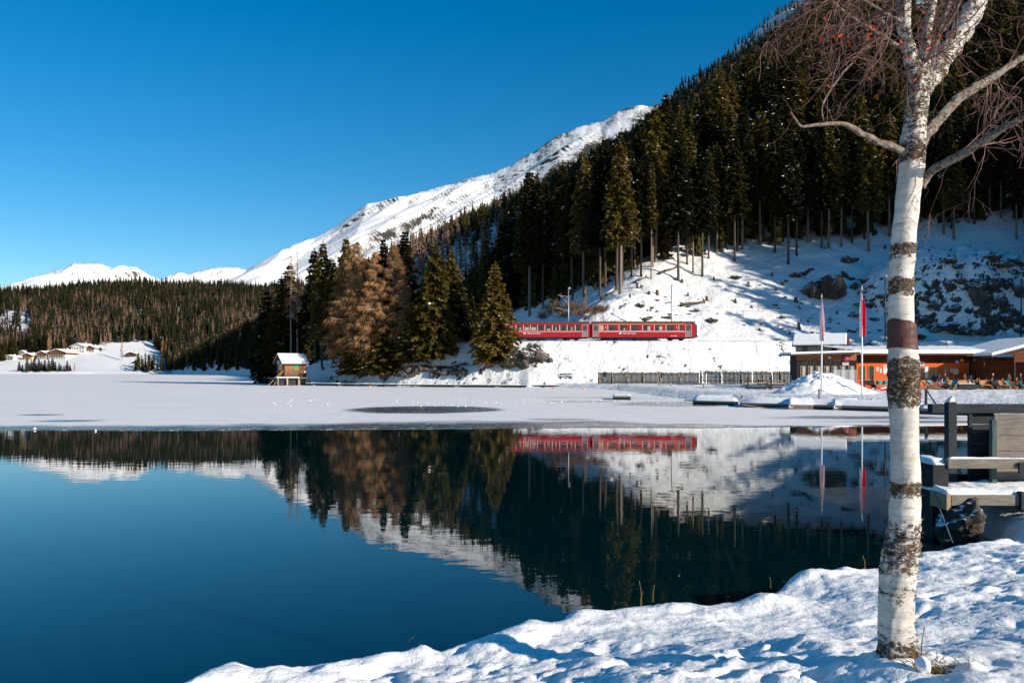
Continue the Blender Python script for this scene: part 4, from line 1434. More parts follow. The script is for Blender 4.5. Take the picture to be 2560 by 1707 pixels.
# ---- overhead line masts
def mast(px, Ym, top, label, arms, h2=None):
    x = (px - 1280) * Ym / FPX
    z = terr1(x, Ym) - 0.3
    zt = CAM_H + (HZ - top) * Ym / FPX
    e = thing('overhead_line_mast', (x, Ym, z), label, 'mast', 'overhead line masts beside the railway')
    h = zt - z
    mb = MB()
    mb.tube([(0, 0, 0), (0, 0, h)], [0.14, 0.10], 8)
    mb.build('pole', M['dark_steel' if not arms else 'steel'], e, smooth=True)
    for (z0, dx, z1) in arms:
        mb = MB(); mb.tube([(0, 0, h - z0), (dx, -1.5, h - z1)], 0.06, 6); mb.build('bracket_arm', M['steel'], e)
    mb = MB(); mb.tube([(0, 0, h), (0.25, 0, h + 0.12)], 0.05, 6); mb.tube([(0.25, 0, h - 0.2), (0.25, 0, h + 0.12)], 0.09, 6); mb.build('insulator', M['white'], e)
    return e


mb = MB()
for zz in (5.6, 6.5):
    for a, b in ((-40, 12.3), (12.3, 31.0), (31.0, 70.0), (70.0, 105.0)):
        ya, yb = np.interp(a, RAILX, RAILY), np.interp(b, RAILX, RAILY)
        mb.tube([(a + (b - a) * k / 6, ya + (yb - ya) * k / 6, RAILZ + zz - (0.35 if zz > 6 else 0.05) * math.sin(math.pi * k / 6)) for k in range(7)], 0.014, 4)
tag(mb.build('overhead_wires', M['dark_steel']), 'thin overhead wires strung along the railway above the train', 'wire')
mast(1421, 151.5, 720, 'grey overhead line mast with two bracket arms behind the left coach', [(1.7, -2.1, 1.5), (3.1, -1.5, 1.7), (4.3, -2.4, 3.9)])
mast(1679, 151.5, 712, 'dark slim overhead line mast behind the right coach', [(2.4, -1.0, 2.0)])
mast(2213, 151.0, 690, 'thin pole left of the birch trunk behind the restaurant', [])
mast(2553, 150.0, 695, 'thin pole at the right edge in front of the rocky knoll', [])


# ------------------------------------------------------------------ boathouse
def boathouse():
    phi = R(35)
    c = atg(710.7, 160.0, 0)
    e = thing('boathouse', (c.x, c.y, 0), 'brown wooden boathouse with snowy roof at the tip of the point', 'boathouse', None, phi)
    # local frame: x along the long side, y into the building
    L, W, z0, z1, zr = 4.6, 4.4, 1.55, 4.75, 6.3
    side = plank_mat('boathouse_boards', (0.30, 0.125, 0.052), 0.17, 'X', stain=((0.075, 0.055, 0.045), 2.4, 4.4, 1.6))
    gab = plank_mat('boathouse_gable_boards', (0.30, 0.085, 0.03), 0.17, 'Y')
    mb = MB(); mb.box(0, L, 0, 0.12, z0, z1); mb.box(0, L, W - 0.12, W, z0, z1); mb.build('side_wall', side, e)
    for x in (-0.004, L - 0.12):
        mb = MB()
        vs = [(x, 0, z0), (x, W, z0), (x, W, z1), (x, W / 2, zr - 0.12), (x, 0, z1)]
        vs2 = [(a + 0.12, b, c_) for a, b, c_ in vs]
        mb.add(vs + vs2, [(0, 1, 2, 3, 4), (9, 8, 7, 6, 5)] + [(i, i + 5, (i + 1) % 5 + 5, (i + 1) % 5) for i in range(5)])
        mb.build('gable_wall', gab, e)
    ov = 0.75
    sl_ = (zr - z1) / (W / 2)
    mb = MB()
    for s in (0, 1):
        ya = -0.6 if s == 0 else W + 0.6
        za = z1 - 0.6 * sl_
        pts = [(-ov, ya, za), (L + ov * 0.6, ya, za), (L + ov * 0.6, W / 2, zr), (-ov, W / 2, zr)]
        th = 0.12
        mb.add(pts + [(a, b, c_ - th) for a, b, c_ in pts], [(0, 1, 2, 3), (7, 6, 5, 4), (0, 4, 5, 1), (1, 5, 6, 2), (2, 6, 7, 3), (3, 7, 4, 0)])
    rf = mb.build('roof', plain('brown_roof_board', (0.10, 0.05, 0.035)), e)
    mb = MB()
    for s in (0, 1):
        ya = -0.55 if s == 0 else W + 0.55
        za = z1 - 0.55 * sl_ + 0.02
        pts = [(-ov + 0.05, ya, za), (L + ov * 0.55, ya, za), (L + ov * 0.55, W / 2, zr + 0.02), (-ov + 0.05, W / 2, zr + 0.02)]
        th = 0.26
        mb.add(pts + [(a, b, c_ + th) for a, b, c_ in pts], [(3, 2, 1, 0), (4, 5, 6, 7), (0, 4, 7, 3), (1, 5, 4, 0), (2, 6, 5, 1), (3, 7, 6, 2)])
    mb.build('roof_snow', M['snow_roof'], rf, bevel=0.06)
    # gable window, sign, rail
    mb = MB(); mb.box(-0.03, 0.0, 1.1, 3.3, 3.1, 4.3); w = mb.build('window', M['glass'], e)
    mb = MB()
    for yy in (1.1, 1.83, 2.57, 3.3): mb.box(-0.05, -0.031, yy - 0.04, yy + 0.04, 3.1, 4.3)
    mb.box(-0.05, -0.031, 1.1, 3.3, 3.66, 3.74); mb.build('window_frame', M['wood_dark'], w)
    mb = MB(); mb.box(-0.08, -0.005, 0.75, 4.1, 4.38, 5.0, 0); sg = mb.build('sign', plain('pale_blue_sign', (0.42, 0.55, 0.60)), e)
    mb = MB(); mb.box(-0.1, -0.081, 1.45, 2.75, 4.42, 4.96); mb.build('sign_panel', plain('blue_sign_panel', (0.02, 0.16, 0.32)), sg)
    # long side: green shutter with pale box, red and white plaque
    mb = MB(); mb.box(1.8, 3.05, -0.05, 0.0, 3.35, 4.75); mb.build('green_shutter', plain('green_paint', (0.015, 0.24, 0.075), 0.5, var=0.1), e)
    mb = MB(); mb.box(1.85, 3.0, -0.28, -0.02, 3.12, 3.3); mb.build('shelf', M['wood_light'], e)
    mb = MB(); mb.box(4.05, 4.5, -0.04, -0.004, 2.5, 2.95); pl = mb.build('plaque', plain('red_plaque', (0.5, 0.05, 0.05)), e)
    mb = MB(); mb.box(4.13, 4.42, -0.05, -0.041, 2.6, 2.86); mb.build('plaque_field', M['white'], pl)
    # landing and stilts
    mb = MB(); mb.box(-1.9, L + 0.1, -1.3, W + 0.6, 1.42, 1.6); mb.build('landing', M['wood_grey'], e)
    mb = MB(); mb.box(-1.95, 2.6, -1.35, -0.1, 1.605, 1.75); mb.build('landing_snow', M['snow_roof'], e)
    mb = MB(); mb.box(-1.7, 4.3, -0.6, W, 0.0, 1.42); mb.build('base_boards', M['wood_dark'], e)
    for (xx, yy) in ((0.2, -1.1), (2.6, -1.1), (L, -1.1), (L, W), (-1.7, -1.1)):
        mb = MB(); mb.tube([(xx, yy, -1.5), (xx, yy, 1.42)], 0.2, 8); mb.build('stilt', M['wood_light'] if yy < 0 and 0 < xx < 4 else M['wood_grey'], e)
    for a, b in (((-1.7, 0.2, 1.6), (-0.1, 0.4, 3.1)), ((-2.6, -1.2, 0.0), (-0.2, 0.2, 3.0)), ((-3.5, -0.6, 0.05), (-1.7, -0.2, 1.6))):
        mb = MB(); mb.tube([a, b], 0.05, 6); mb.build('rail', M['wood_light'], e)


boathouse()


# ------------------------------------------------------------------ docks, platforms
def snow_slab(mb, pts, th, m=0):
    """flat polygon slab from list of (x,y,z) with thickness down"""
    n = len(pts)
    mb.add([tuple(p) for p in pts] + [(p[0], p[1], p[2] - th) for p in pts], [tuple(range(n)), tuple(reversed(range(n, 2 * n)))] + [(i, i + n, (i + 1) % n + n, (i + 1) % n) for i in range(n)], m)


def pier(name, label, path, w, zt, snow_th=0.18, post_step=6.0, cat='pier'):
    e = thing(name, (path[0][0], path[0][1], 0), label, cat)
    ox, oy = path[0]
    pa = [(x - ox, y - oy) for x, y in path]
    dk = MB(); sn = MB()
    for a, b in zip(pa[:-1], pa[1:]):
        dk.beam((a[0], a[1], zt - 0.09), (b[0], b[1], zt - 0.09), w, 0.16)
        d = Vector((b[0] - a[0], b[1] - a[1], 0)); n = max(1, int(d.length / 1.6))
        for k in range(n):
            p = Vector((a[0], a[1], 0)) + d * (k / n); q = Vector((a[0], a[1], 0)) + d * ((k + 1) / n)
            hh = snow_th * random.uniform(0.6, 1.25)
            ww = w * random.uniform(0.86, 1.0)
            sn.beam((p.x, p.y, zt + hh / 2), (q.x, q.y, zt + hh / 2), ww, hh)
    dk.build('deck', M['wood_dark'], e)
    sn.build('snow_cover', M['snow_roof'], e, bevel=0.03)
    L = 0
    for a, b in zip(pa[:-1], pa[1:]):
        d = Vector((b[0] - a[0], b[1] - a[1], 0)); n = max(1, int(d.length / post_step))
        for k in range(n):
            p = Vector((a[0], a[1], 0)) + d * ((k + 0.5) / n)
            mb = MB(); mb.box(p.x - 0.9, p.x + 0.9, p.y - w * 0.45, p.y + w * 0.45, -0.3, zt - 0.17)
            mb.build('float', M['wood_dark'] if k % 3 else M['wood_grey'], e)
    return e


path = [(atg(px, Y, 0).x, Y) for px, Y in ((1500, 134), (1400, 136.5), (1300, 138.5), (1200, 140.5), (1100, 143), (1000, 145.5), (900, 151), (820, 156.5), (772, 160.5))]
pier('long_pier', 'long low snowy pier running along the wooded point to the boathouse', path, 1.6, 0.42)


def dock(label, quad, zt, snow=0.22, mat='wood_dark', plaque=False, cat='dock', group=None):
    """quad: four (px, Y) corners front-left, front-right, back-right, back-left"""
    P = [atg(px, Y, 0) for px, Y in quad]
    o = P[0]
    e = thing('floating_dock', (o.x, o.y, 0), label, cat, group)
    L = [(p.x - o.x, p.y - o.y) for p in P]
    mb = MB(); snow_slab(mb, [(x, y, zt) for x, y in L], zt + 0.15); mb.build('hull', M[mat], e)
    # uneven snow blanket
    n, m_ = 26, 8
    V = []; 
    for j in range(m_ + 1):
        for i in range(n + 1):
            u, v_ = i / n, j / m_
            x = (L[0][0] * (1 - u) + L[1][0] * u) * (1 - v_) + (L[3][0] * (1 - u) + L[2][0] * u) * v_
            y = (L[0][1] * (1 - u) + L[1][1] * u) * (1 - v_) + (L[3][1] * (1 - u) + L[2][1] * u) * v_
            ed = min(u * n, (1 - u) * n, 2) / 2 * min(min(v_, 1 - v_) * m_, 1)
            V.append((x, y, zt + 0.01 + snow * ed * (0.95 + 0.35 * float(fbm(np.array([x * 0.8 + o.x]), np.array([y * 0.9]), 3, 520)[0]))))
    Q = [(j * (n + 1) + i, j * (n + 1) + i + 1, (j + 1) * (n + 1) + i + 1, (j + 1) * (n + 1) + i) for j in range(m_) for i in range(n)]
    me = bpy.data.meshes.new('snow_cover'); me.from_pydata(V, [], Q); me.polygons.foreach_set('use_smooth', [True] * len(Q))
    obj('snow_cover', me, M['snow_roof'], e)
    mb = MB(); mb.beam((L[0][0], L[0][1] - 0.03, zt - 0.07), (L[1][0], L[1][1] - 0.03, zt - 0.07), 0.06, 0.14); mb.build('edge_board', M['wood_grey'], e)
    if plaque:
        mb = MB(); cx = (L[0][0] + L[1][0]) / 2
        mb.box(cx - 0.75, cx + 0.75, L[0][1] - 0.09, L[0][1] - 0.062, zt - 0.2, zt - 0.02); mb.build('plaque', M['white'], e)
    return e


dock('long snow covered dock along the shore below the snow heap', [(1850, 61), (2330, 52), (2330, 57), (1850, 66)], 0.36, 0.3)
dock('small snowy dock at the left end of the marina', [(1732, 66.5), (1845, 64), (1845, 67.5), (1732, 70)], 0.33, 0.22)
dock('narrow snowy dock behind the small left dock', [(1736, 73), (1870, 71), (1870, 74.5), (1736, 76.5)], 0.33, 0.22)
dock('left of two short dock fingers with white plaque and thick snow', [(1970, 57.2), (2033, 56.8), (2033, 61), (1970, 61.4)], 0.36, 0.42, 'wood_grey', True)
dock('right of two short dock fingers with white plaque and thick snow', [(2082, 56), (2146, 55.6), (2146, 59.5), (2082, 60)], 0.36, 0.42, 'wood_grey', True)
dock('dark end of the dock right of the birch trunk', [(2300, 50.5), (2420, 49), (2420, 52), (2300, 53.5)], 0.40, 0.2, 'wood_dark')
dock('dark raft with thin snow frozen in the ice', [(1532, 77), (1577, 76.4), (1577, 80), (1532, 80.5)], 0.40, 0.12)


def post(px, Y, zt, label, r=0.07, mat='wood_grey', group='posts standing in the ice', zb=-0.6, cap=True):
    p = atg(px, Y, 0)
    zb = max(zb, -0.6)
    e = thing('post', (p.x, p.y, 0), label, 'post', group)
    mb = MB(); mb.tube([(0, 0, zb), (0, 0, zt)], r, 8); mb.build('shaft', M[mat], e, smooth=False)
    if cap:
        mb = MB(); mb.tube([(0, 0, zt), (0, 0, zt + 0.05), (0, 0, zt + 0.10)], [r * 1.15, r * 1.1, r * 0.5], 8); mb.build('snow_cap', M['snow_roof'], e, smooth=True)


post(1546, 118, 0.95, 'thin pale post in front of the left end of the board fence')
post(1647, 112, 1.25, 'tall pale post left of the short dark topped post')
post(1677, 111, 1.05, 'short dark topped post in front of the board fence')
post(1759, 106, 1.2, 'pale post with snow cap left of the marina docks')
post(1855, 69, 0.75, 'short dark post on the small left dock', 0.05, 'wood_dark')
# rope barrier along the dock
prev = None
e = thing('rope_barrier', atg(1995, 61, 0.35), 'sagging rope strung on a grey post in front of the snow heap', 'rope barrier')
o0 = e.location
mb = MB()
a = atg(1995, 61.5, 0.75) - o0; b = atg(2048, 60.5, 1.38) - o0; c = atg(2135, 62, 0.75) - o0; d = atg(2230, 60, 0.7) - o0
for p, q, s in ((a, b, 0.10), (b, c, 0.22), (c, d, 0.2)):
    mb.tube([p.lerp(q, k / 8) - Vector((0, 0, s * math.sin(math.pi * k / 8))) for k in range(9)], 0.018, 5)
mb.build('rope', M['dark_steel'], e)
mb = MB(); p = atg(2048, 60.5, 0) - o0; mb.box(p.x - 0.07, p.x + 0.07, p.y - 0.07, p.y + 0.07, -0.1, 1.42 - o0.z); mb.build('post', M['wood_grey'], e)
# mooring rope of the docks
mb = MB()
for (p0, p1) in ((at(1835, 1007, 64), at(1860, 1012, 60)), (at(1860, 1012, 60), at(1975, 1018, 57.4))):
    mb.tube([p0.lerp(p1, k / 8) - Vector((0, 0, 0.12 * math.sin(math.pi * k / 8))) for k in range(9)], 0.03, 5)
tag(mb.build('mooring_rope', M['line_white']), 'pale mooring rope hanging from the marina docks', 'rope')

# buoys
for px, py, r, c, lab in ((924, 967, 0.24, (0.75, 0.33, 0.08), 'orange buoy frozen in near the middle of the long pier'), (1383, 971.5, 0.2, (0.8, 0.16, 0.04), 'left red buoy at the right end of the long pier'),
                          (1459, 971.5, 0.2, (0.85, 0.20, 0.05), 'right red buoy at the right end of the long pier'), (87, 1072, 0.075, (0.7, 0.7, 0.7), 'small white buoy at the ice edge on the left'), (239, 1076, 0.05, (0.7, 0.7, 0.7), 'tiny white buoy in the water just off the ice edge')):
    Yb = water_y(py + 1.5)
    p = atg(px, Yb, 0)
    mb = MB(); mb.tube([(0, 0, -r * 0.7), (0, 0, -r * 0.3), (0, 0, r * 0.2), (0, 0, r * 0.7), (0, 0, r), (0, 0, r * 1.25)], [r * 0.5, r * 0.9, r, r * 0.75, r * 0.3, r * 0.12], 12)
    o = mb.build('buoy', plain('buoy_plastic', c, 0.5), smooth=True); o.location = (p.x, p.y, 0.03)
    tag(o, lab, 'buoy')

# snow crumbs scattered on the ice
VV = []; QQ = []; off = 0
for k in range(160):
    px = rng.uniform(1150, 1750) if k < 110 else rng.uniform(650, 1250); py = rng.normal(1004, 3.0) if k < 110 else rng.uniform(998, 1018)
    Yc = water_y(py); r = rng.uniform(0.03, 0.09)
    p = atg(px, Yc, 0.03)
    VV += [(p.x - r, p.y, p.z), (p.x, p.y - r, p.z), (p.x + r, p.y, p.z), (p.x, p.y + r, p.z), (p.x, p.y, p.z + r)]
    QQ += [(off, off + 1, off + 4), (off + 1, off + 2, off + 4), (off + 2, off + 3, off + 4), (off + 3, off, off + 4)]; off += 5
me = bpy.data.meshes.new('snow_crumbs'); me.from_pydata(VV, [], QQ)
tag(obj('snow_crumbs', me, M['snow_roof']), 'small lumps of snow scattered on the ice', kind='stuff')

# ------------------------------------------------------------------ fence at the foot of the bank
def fence(pts, zt, label, broken=False):
    o = pts[0]
    e = thing('board_fence', o, label, 'fence')
    bm_ = plank_mat('fence_boards' + label[:4], (0.028, 0.026, 0.024), 0.22, 'X', var=0.6, dark=0.6)
    for a, b in zip(pts[:-1], pts[1:]):
        d = b - a; L = math.hypot(d.x, d.y)
        rz = math.atan2(d.y, d.x)
        mb = MB()
        x = 0.0
        while x < L - 0.05:
            w = 0.17
            if not (broken and random.random() < 0.12):
                hh = zt + random.uniform(-0.08, 0.08)
                mb.box(x, x + w, 0, 0.03, 0.05, hh)
            x += 0.205
        if mb.v:
            p = mb.build('board_panel', bm_, e); p.location = a - o; p.rotation_euler = (0, 0, rz)
            p['kind'] = 'stuff'
        mb = MB(); mb.beam((0, 0.06, 0.5), (L, 0.06, 0.5), 0.05, 0.1); mb.beam((0, 0.06, zt - 0.35), (L, 0.06, zt - 0.35), 0.05, 0.1)
        p = mb.build('fence_rail', M['wood_dark'], e); p.location = a - o; p.rotation_euler = (0, 0, rz)
        mb = MB(); mb.tube([(0, 0.12, -0.5), (0, 0.12, zt + 0.1)], 0.06, 6); p = mb.build('fence_post', M['wood_grey'], e); p.location = a - o
        mb = MB(); mb.beam((0, -0.05, zt - 0.15), (0.35, -0.9, 0), 0.06, 0.06); p = mb.build('brace', M['wood_light'], e); p.location = a - o


def gp(px, Y):
    p = atg(px, Y, 0); p.z = terr1(p.x, p.y); return p


fp = [gp(px, Y) for px, Y in ((1496, 133.5), (1529, 133), (1565, 132.5), (1606, 132), (1648, 131.5), (1697, 131), (1746, 130.5))]
for p in fp: p.z = 0.62
fence(fp, 2.05, 'dark grey board fence at the foot of the railway bank')
fp = [gp(px, Y) for px, Y in ((1752, 130), (1800, 129), (1850, 127.5), (1905, 126), (1950, 125), (1990, 124))]
for p in fp: p.z = 0.8
fence(fp, 2.0, 'gappy grey board fence between the bank and the restaurant', True)
# scaffold of thin bars before the second fence
e = thing('metal_frame', gp(1750, 127), 'thin metal bar frame in front of the gappy fence', 'frame')
o0 = e.location
mb = MB()
xs_ = [gp(px, 127).x - o0.x for px in (1750, 1768, 1790, 1812, 1835, 1853)]
for x in xs_: mb.tube([(x, 0, 0), (x, 0, 2.2 if x < xs_[-1] - 0.1 else 3.6)], 0.04, 5)
mb.tube([(xs_[0], 0, 2.15), (xs_[-1], 0, 2.3)], 0.035, 5); mb.tube([(xs_[0], 0, 1.2), (xs_[3], 0, 1.2)], 0.03, 5)
mb.build('bars', M['steel'], e)
e = thing('cafe_table', gp(1792, 125.5), 'small round snow topped table before the metal frame', 'table')
mb = MB(); mb.tube([(0, 0, 0), (0, 0, 1.0)], 0.05, 6); mb.build('leg', M['steel'], e)
mb = MB(); mb.tube([(0, 0, 1.0), (0, 0, 1.05)], 0.6, 14); mb.build('table_top', M['wood_grey'], e)
mb = MB(); mb.tube([(0, 0, 1.055), (0, 0, 1.15), (0, 0, 1.2)], [0.58, 0.5, 0.25], 14); mb.build('snow_cap', M['snow_roof'], e, smooth=True)

# shore bench, thin pole
p = gp(1415, 138.2); p.z = terr1(p.x, p.y)
e = thing('bench', p, 'dark wooden bench standing alone in the snow below the train', 'bench')
for nm, z, y in (('seat', 0.5, 0), ('backrest', 0.85, 0.22)):
    mb = MB(); mb.box(-1.1, 1.1, y - (0.2 if nm == 'seat' else 0.03), y + (0.2 if nm == 'seat' else 0.03), z - 0.05, z + (0.02 if nm == 'seat' else 0.14)); mb.build(nm, M['wood_dark'], e)
for s in (-0.9, 0.9):
    mb = MB(); mb.box(s - 0.05, s + 0.05, -0.15, 0.22, -0.1, 0.46); mb.build('leg', M['wood_dark'], e)
p = gp(1396, 138.5)
mb = MB(); mb.tube([(0, 0, -0.4), (0, 0, 2.0)], 0.025, 5); o = mb.build('marker_pole', M['dark_steel']); o.location = p
tag(o, 'thin dark marker pole left of the lone bench', 'pole')

# timber rails and stacked planks left of the restaurant
def plank_stack(px, Y, w, n, label):
    p = gp(px, Y); p.z = max(p.z, 0.5)
    e = thing('plank_stack', p, label, 'planks')
    for k in range(n):
        mb = MB(); sx = random.uniform(-0.3, 0.3)
        mb.box(-w / 2 + sx, w / 2 + sx, -0.3 + 0.1 * k, 0.1 + 0.1 * k, 0.3 * k, 0.3 * k + 0.12); mb.build('plank', M['wood_light'] if k % 2 == 0 else M['wood_grey'], e)
    for s in (-w / 2 + 0.3, w / 2 - 0.3):
        mb = MB(); mb.box(s - 0.07, s + 0.07, -0.45, -0.31, -0.3, 0.3 * n + 0.4); mb.build('post', M['wood_dark'], e)


plank_stack(1895, 92, 3.2, 3, 'sawn planks on dark posts left of the snow heap')
plank_stack(1950, 90, 2.8, 4, 'stack of light planks leaning behind the snow heap')
plank_stack(1925, 105, 4.0, 2, 'low plank rail near the gappy fence')

# ------------------------------------------------------------------ snow heap
hc = gp(2048, 74)
n1_, n2_ = 110, 40
V = []; Q = []
for j in range(n2_ + 1):
    for i in range(n1_):
        a = 6.2832 * i / n1_; rr = j / n2_
        x = math.cos(a) * rr * 4.6 * (1.25 if math.cos(a) > 0 else 1.0); y = math.sin(a) * rr * 3.6
        V.append((x, y, 0))
V = np.array(V)
rr = np.hypot(V[:, 0] / np.where(V[:, 0] > 0, 5.75, 4.6), V[:, 1] / 3.6)
V[:, 2] = 2.0 * np.clip(1 - rr ** 1.35, 0, 1) + (0.34 * fbm(V[:, 0] * 1.3 + 9, V[:, 1] * 1.3, 4, 500) + 0.16 * fbm(V[:, 0] * 4, V[:, 1] * 4, 3, 501)) * np.clip(1.2 - rr, 0, 1) - 0.1 * rr
for j in range(n2_):
    for i in range(n1_):
        k = (i + 1) % n1_
        Q.append((j * n1_ + i, j * n1_ + k, (j + 1) * n1_ + k, (j + 1) * n1_ + i))
me = mesh_np('snow_heap', V, [np.array(Q)], smooth=True)
o = obj('snow_heap', me, M['snow']); o.location = (hc.x, hc.y, 0.65)
tag(o, 'cleared snow heap in front of the restaurant at the left flagpole', 'snow heap')


# ------------------------------------------------------------------ flagpoles
def flagpole(px, Y, top, ftop, fbot, wpx, label, zb, swiss):
    p = atg(px, Y, zb)
    e = thing('flagpole', p, label, 'flagpole', 'flagpoles in front of the restaurant')
    h = CAM_H + (HZ - top) * Y / FPX - zb
    mb = MB(); mb.tube([(0, 0, -0.6), (0, 0, h * 0.5), (0, 0, h)], [0.075, 0.062, 0.04], 10); mb.build('pole', M['white'], e, smooth=True)
    mb = MB(); mb.tube([(0, 0, h), (0, 0, h + 0.06), (0, 0, h + 0.12)], [0.05, 0.06, 0.02], 8); mb.build('finial', M['steel'], e)
    zt = CAM_H + (HZ - ftop) * Y / FPX - zb; zf = CAM_H + (HZ - fbot) * Y / FPX - zb
    w = wpx * Y / FPX
    # limp flag hanging in folds: three vertical strips of cloth
    ns, nz = 14, 24
    V = []; F = []; Mi = []
    for j in range(nz + 1):
        t = j / nz
        z = zt + (zf - zt) * t
        for i in range(ns + 1):
            u = i / ns
            fold = 0.10 * math.sin(u * 11 + t * 1.5) * (0.35 + 0.65 * t)
            ww = w * (0.25 + 0.75 * min(1, t * 2.2))
            V.append(((u - 0.45) * ww, -0.08 + fold, z - 0.25 * u * (1 - t) + 0.04 * math.sin(i * 1.7)))
    for j in range(nz):
        for i in range(ns):
            a = j * (ns + 1) + i
            F.append((a, a + 1, a + ns + 2, a + ns + 1))
            u = (i + 0.5) / ns
            Mi.append(swiss(u, (j + 0.5) / nz))
    me = mesh_np('flag', np.array(V), [np.array(F)], Mi, smooth=True)
    fl = obj('flag', me, [plain('flag_red', (0.55, 0.012, 0.035), 0.8, var=0.15), plain('flag_white', (0.72, 0.72, 0.74), 0.8, var=0.06), plain('flag_dark', (0.02, 0.025, 0.09), 0.8)], e)
    return e


flagpole(2054, 70, 738, 742, 852, 11, 'left flagpole with a limp red and white striped flag, standing in the snow heap', 0.75,
         lambda u, t: 1 if (u < 0.3 or 0.44 < u < 0.6 or (0.74 < u < 0.9)) else 0)
flagpole(2155, 71, 716, 722, 842, 15, 'right flagpole with a limp red flag edged in white', 0.75,
         lambda u, t: (2 if (t < 0.18 and u > 0.5) else (1 if (u < 0.27 or (t > 0.08 and t < 0.2 and 0.35 < u < 0.6)) else 0)))

# ------------------------------------------------------------------ restaurant
RZ = 0.72


def restaurant():
    Y0 = 95.0
    s = Y0 / FPX
    o = atg(2141, Y0, RZ)
    e = thing('lakeside_restaurant', o, 'long low wooden restaurant with snowy roof and orange red walls', 'restaurant')
    dark = plank_mat('charred_boards', (0.022, 0.020, 0.019), 0.2, 'X', var=0.5)
    band = plank_mat('orange_brown_boards', (0.40, 0.13, 0.045), 0.16, 'Z', var=0.4)
    red = plank_mat('orange_red_boards', (0.80, 0.125, 0.028), 0.17, 'Z', var=0.12, dark=0.1)
    brown = plank_mat('porch_boards_wall_shade', (0.15, 0.045, 0.02), 0.17, 'Z', var=0.3)  # porch boards, and the brown that paints shade on the red wall
    pane = plain('curtained_window', (0.34, 0.36, 0.38), 0.2, 0.5, var=0.2)

    def lx(px, Y=Y0): return (px - 1280) * Y / FPX - o.x

    def lz(py, Y=Y0): return CAM_H - (py - HZ) * Y / FPX - o.z
    # left wing
    x0, x1 = lx(1992.5), lx(2141)
    zt = lz(887); zb = lz(901)
    mb = MB(); mb.box(x0, x1, 0, 0.2, -0.4, zb); mb.build('dark_wall', dark, e)
    mb = MB(); mb.box(x0, x1, 0.04, 0.2, zb, zt + 0.3); mb.build('board_band', band, e)
    mb = MB(); mb.box(x0, x0 + 0.2, 0.2, 2.4, -0.4, zt + 0.3); mb.build('end_wall', dark, e)
    mb = MB(); mb.box(x1 - 0.2, x1, 0.2, 2.6, -0.4, zt); mb.build('end_wall', dark, e)
    for a, b in ((290, 365), (420, 495), (555, 630), (695, 775), (830, 910), (970, 1050), (1120, 1205)):
        xa, xb = lx(1960 + a / 6.918), lx(1960 + b / 6.918)
        mb = MB(); mb.box(xa, xb, -0.03, 0.02, lz(953), lz(915)); w = mb.build('window', M['glass'], e)
        mb = MB()
        mb.box(xa - 0.05, xa, -0.06, -0.002, lz(953.5), lz(914.5)); mb.box(xb, xb + 0.05, -0.06, -0.002, lz(953.5), lz(914.5))
        mb.box(xa, xb, -0.06, -0.031, lz(915) - 0.02, lz(914.5)); mb.box(xa, xb, -0.06, -0.031, lz(953.5), lz(953))
        mb.build('window_frame', M['wood_light'], w)
        mb = MB(); mb.box(xa + (xb - xa) * 0.38, xb - 0.02, -0.036, -0.0305, lz(952), lz(916)); mb.build('curtain', pane, w)
    # left wing roof slab, slightly rising to the right, thin snow
    ra = [(lx(1976, 94), -1.1, lz(885.5, 94)), (lx(2150, 94), -1.1, lz(880, 94)), (lx(2150, 94), 3.0, lz(880, 94) + 0.06), (lx(1976, 94), 3.0, lz(885.5, 94) + 0.06)]
    mb = MB(); snow_slab(mb, [(x, y, z + 0.02) for x, y, z in ra], 0.2); rf = mb.build('wing_roof', M['dark_steel'], e)
    mb = MB(); snow_slab(mb, [(x + (0.05 if k in (0, 3) else -0.05), y + (0.05 if k < 2 else -0.05), z + 0.24) for k, (x, y, z) in enumerate(ra)], 0.215); mb.build('roof_snow', M['snow_roof'], rf)
    # clock, round red sign, white panel
    mb = MB(); c = (lx(2073.5), -0.03, lz(893.5)); mb.disc(c, 0.17, 20, 0.05); ck = mb.build('wall_clock', M['white'], e)
    mb = MB(); mb.beam((c[0], -0.065, c[2]), (c[0] + 0.1, -0.065, c[2] + 0.05), 0.012, 0.02); mb.beam((c[0], -0.065, c[2]), (c[0], -0.065, c[2] + 0.13), 0.012, 0.02); mb.build('clock_hands', M['black'], ck)
    mb = MB(); c = (lx(2115.5), -0.08, lz(895)); mb.disc(c, 0.42, 28, 0.07); sg = mb.build('round_sign', plain('dark_red_sign', (0.33, 0.012, 0.03), 0.4), e)
    mb = MB()
    for k, (a, b) in enumerate(((-0.22, 0.2), (-0.15, 0.24))): mb.box(c[0] + a, c[0] + b, -0.13, -0.116, c[2] + 0.08 - 0.17 * k, c[2] + 0.17 - 0.17 * k)
    mb.build('sign_marks', M['line_white'], sg)
    mb = MB(); mb.box(lx(2106), lx(2121), -0.06, -0.002, lz(912.5), lz(906)); sg = mb.build('white_sign', M['white'], e)
    mb = MB()
    for k in range(2): mb.box(lx(2108), lx(2119), -0.07, -0.061, lz(911 - 3 * k), lz(909.8 - 3 * k))
    mb.build('sign_marks', M['dark_steel'], sg)
    # glass wind screen
    t = NT('wind_screen_glass'); t.base((0.55, 0.58, 0.58), 0.15, 0.5); t.p.inputs['Alpha'].default_value = 0.35
    mb = MB()
    for k in range(3): mb.box(lx(2085 + 18.6 * k, 92.5), lx(2102 + 18.6 * k, 92.5), -2.5, -2.47, -0.1, lz(924.5, 92.5))
    ws = mb.build('wind_screen', t.m, e)
    mb = MB(); mb.box(lx(2084, 92.5), lx(2141, 92.5), -2.53, -2.44, lz(924.5, 92.5), lz(923.6, 92.5))
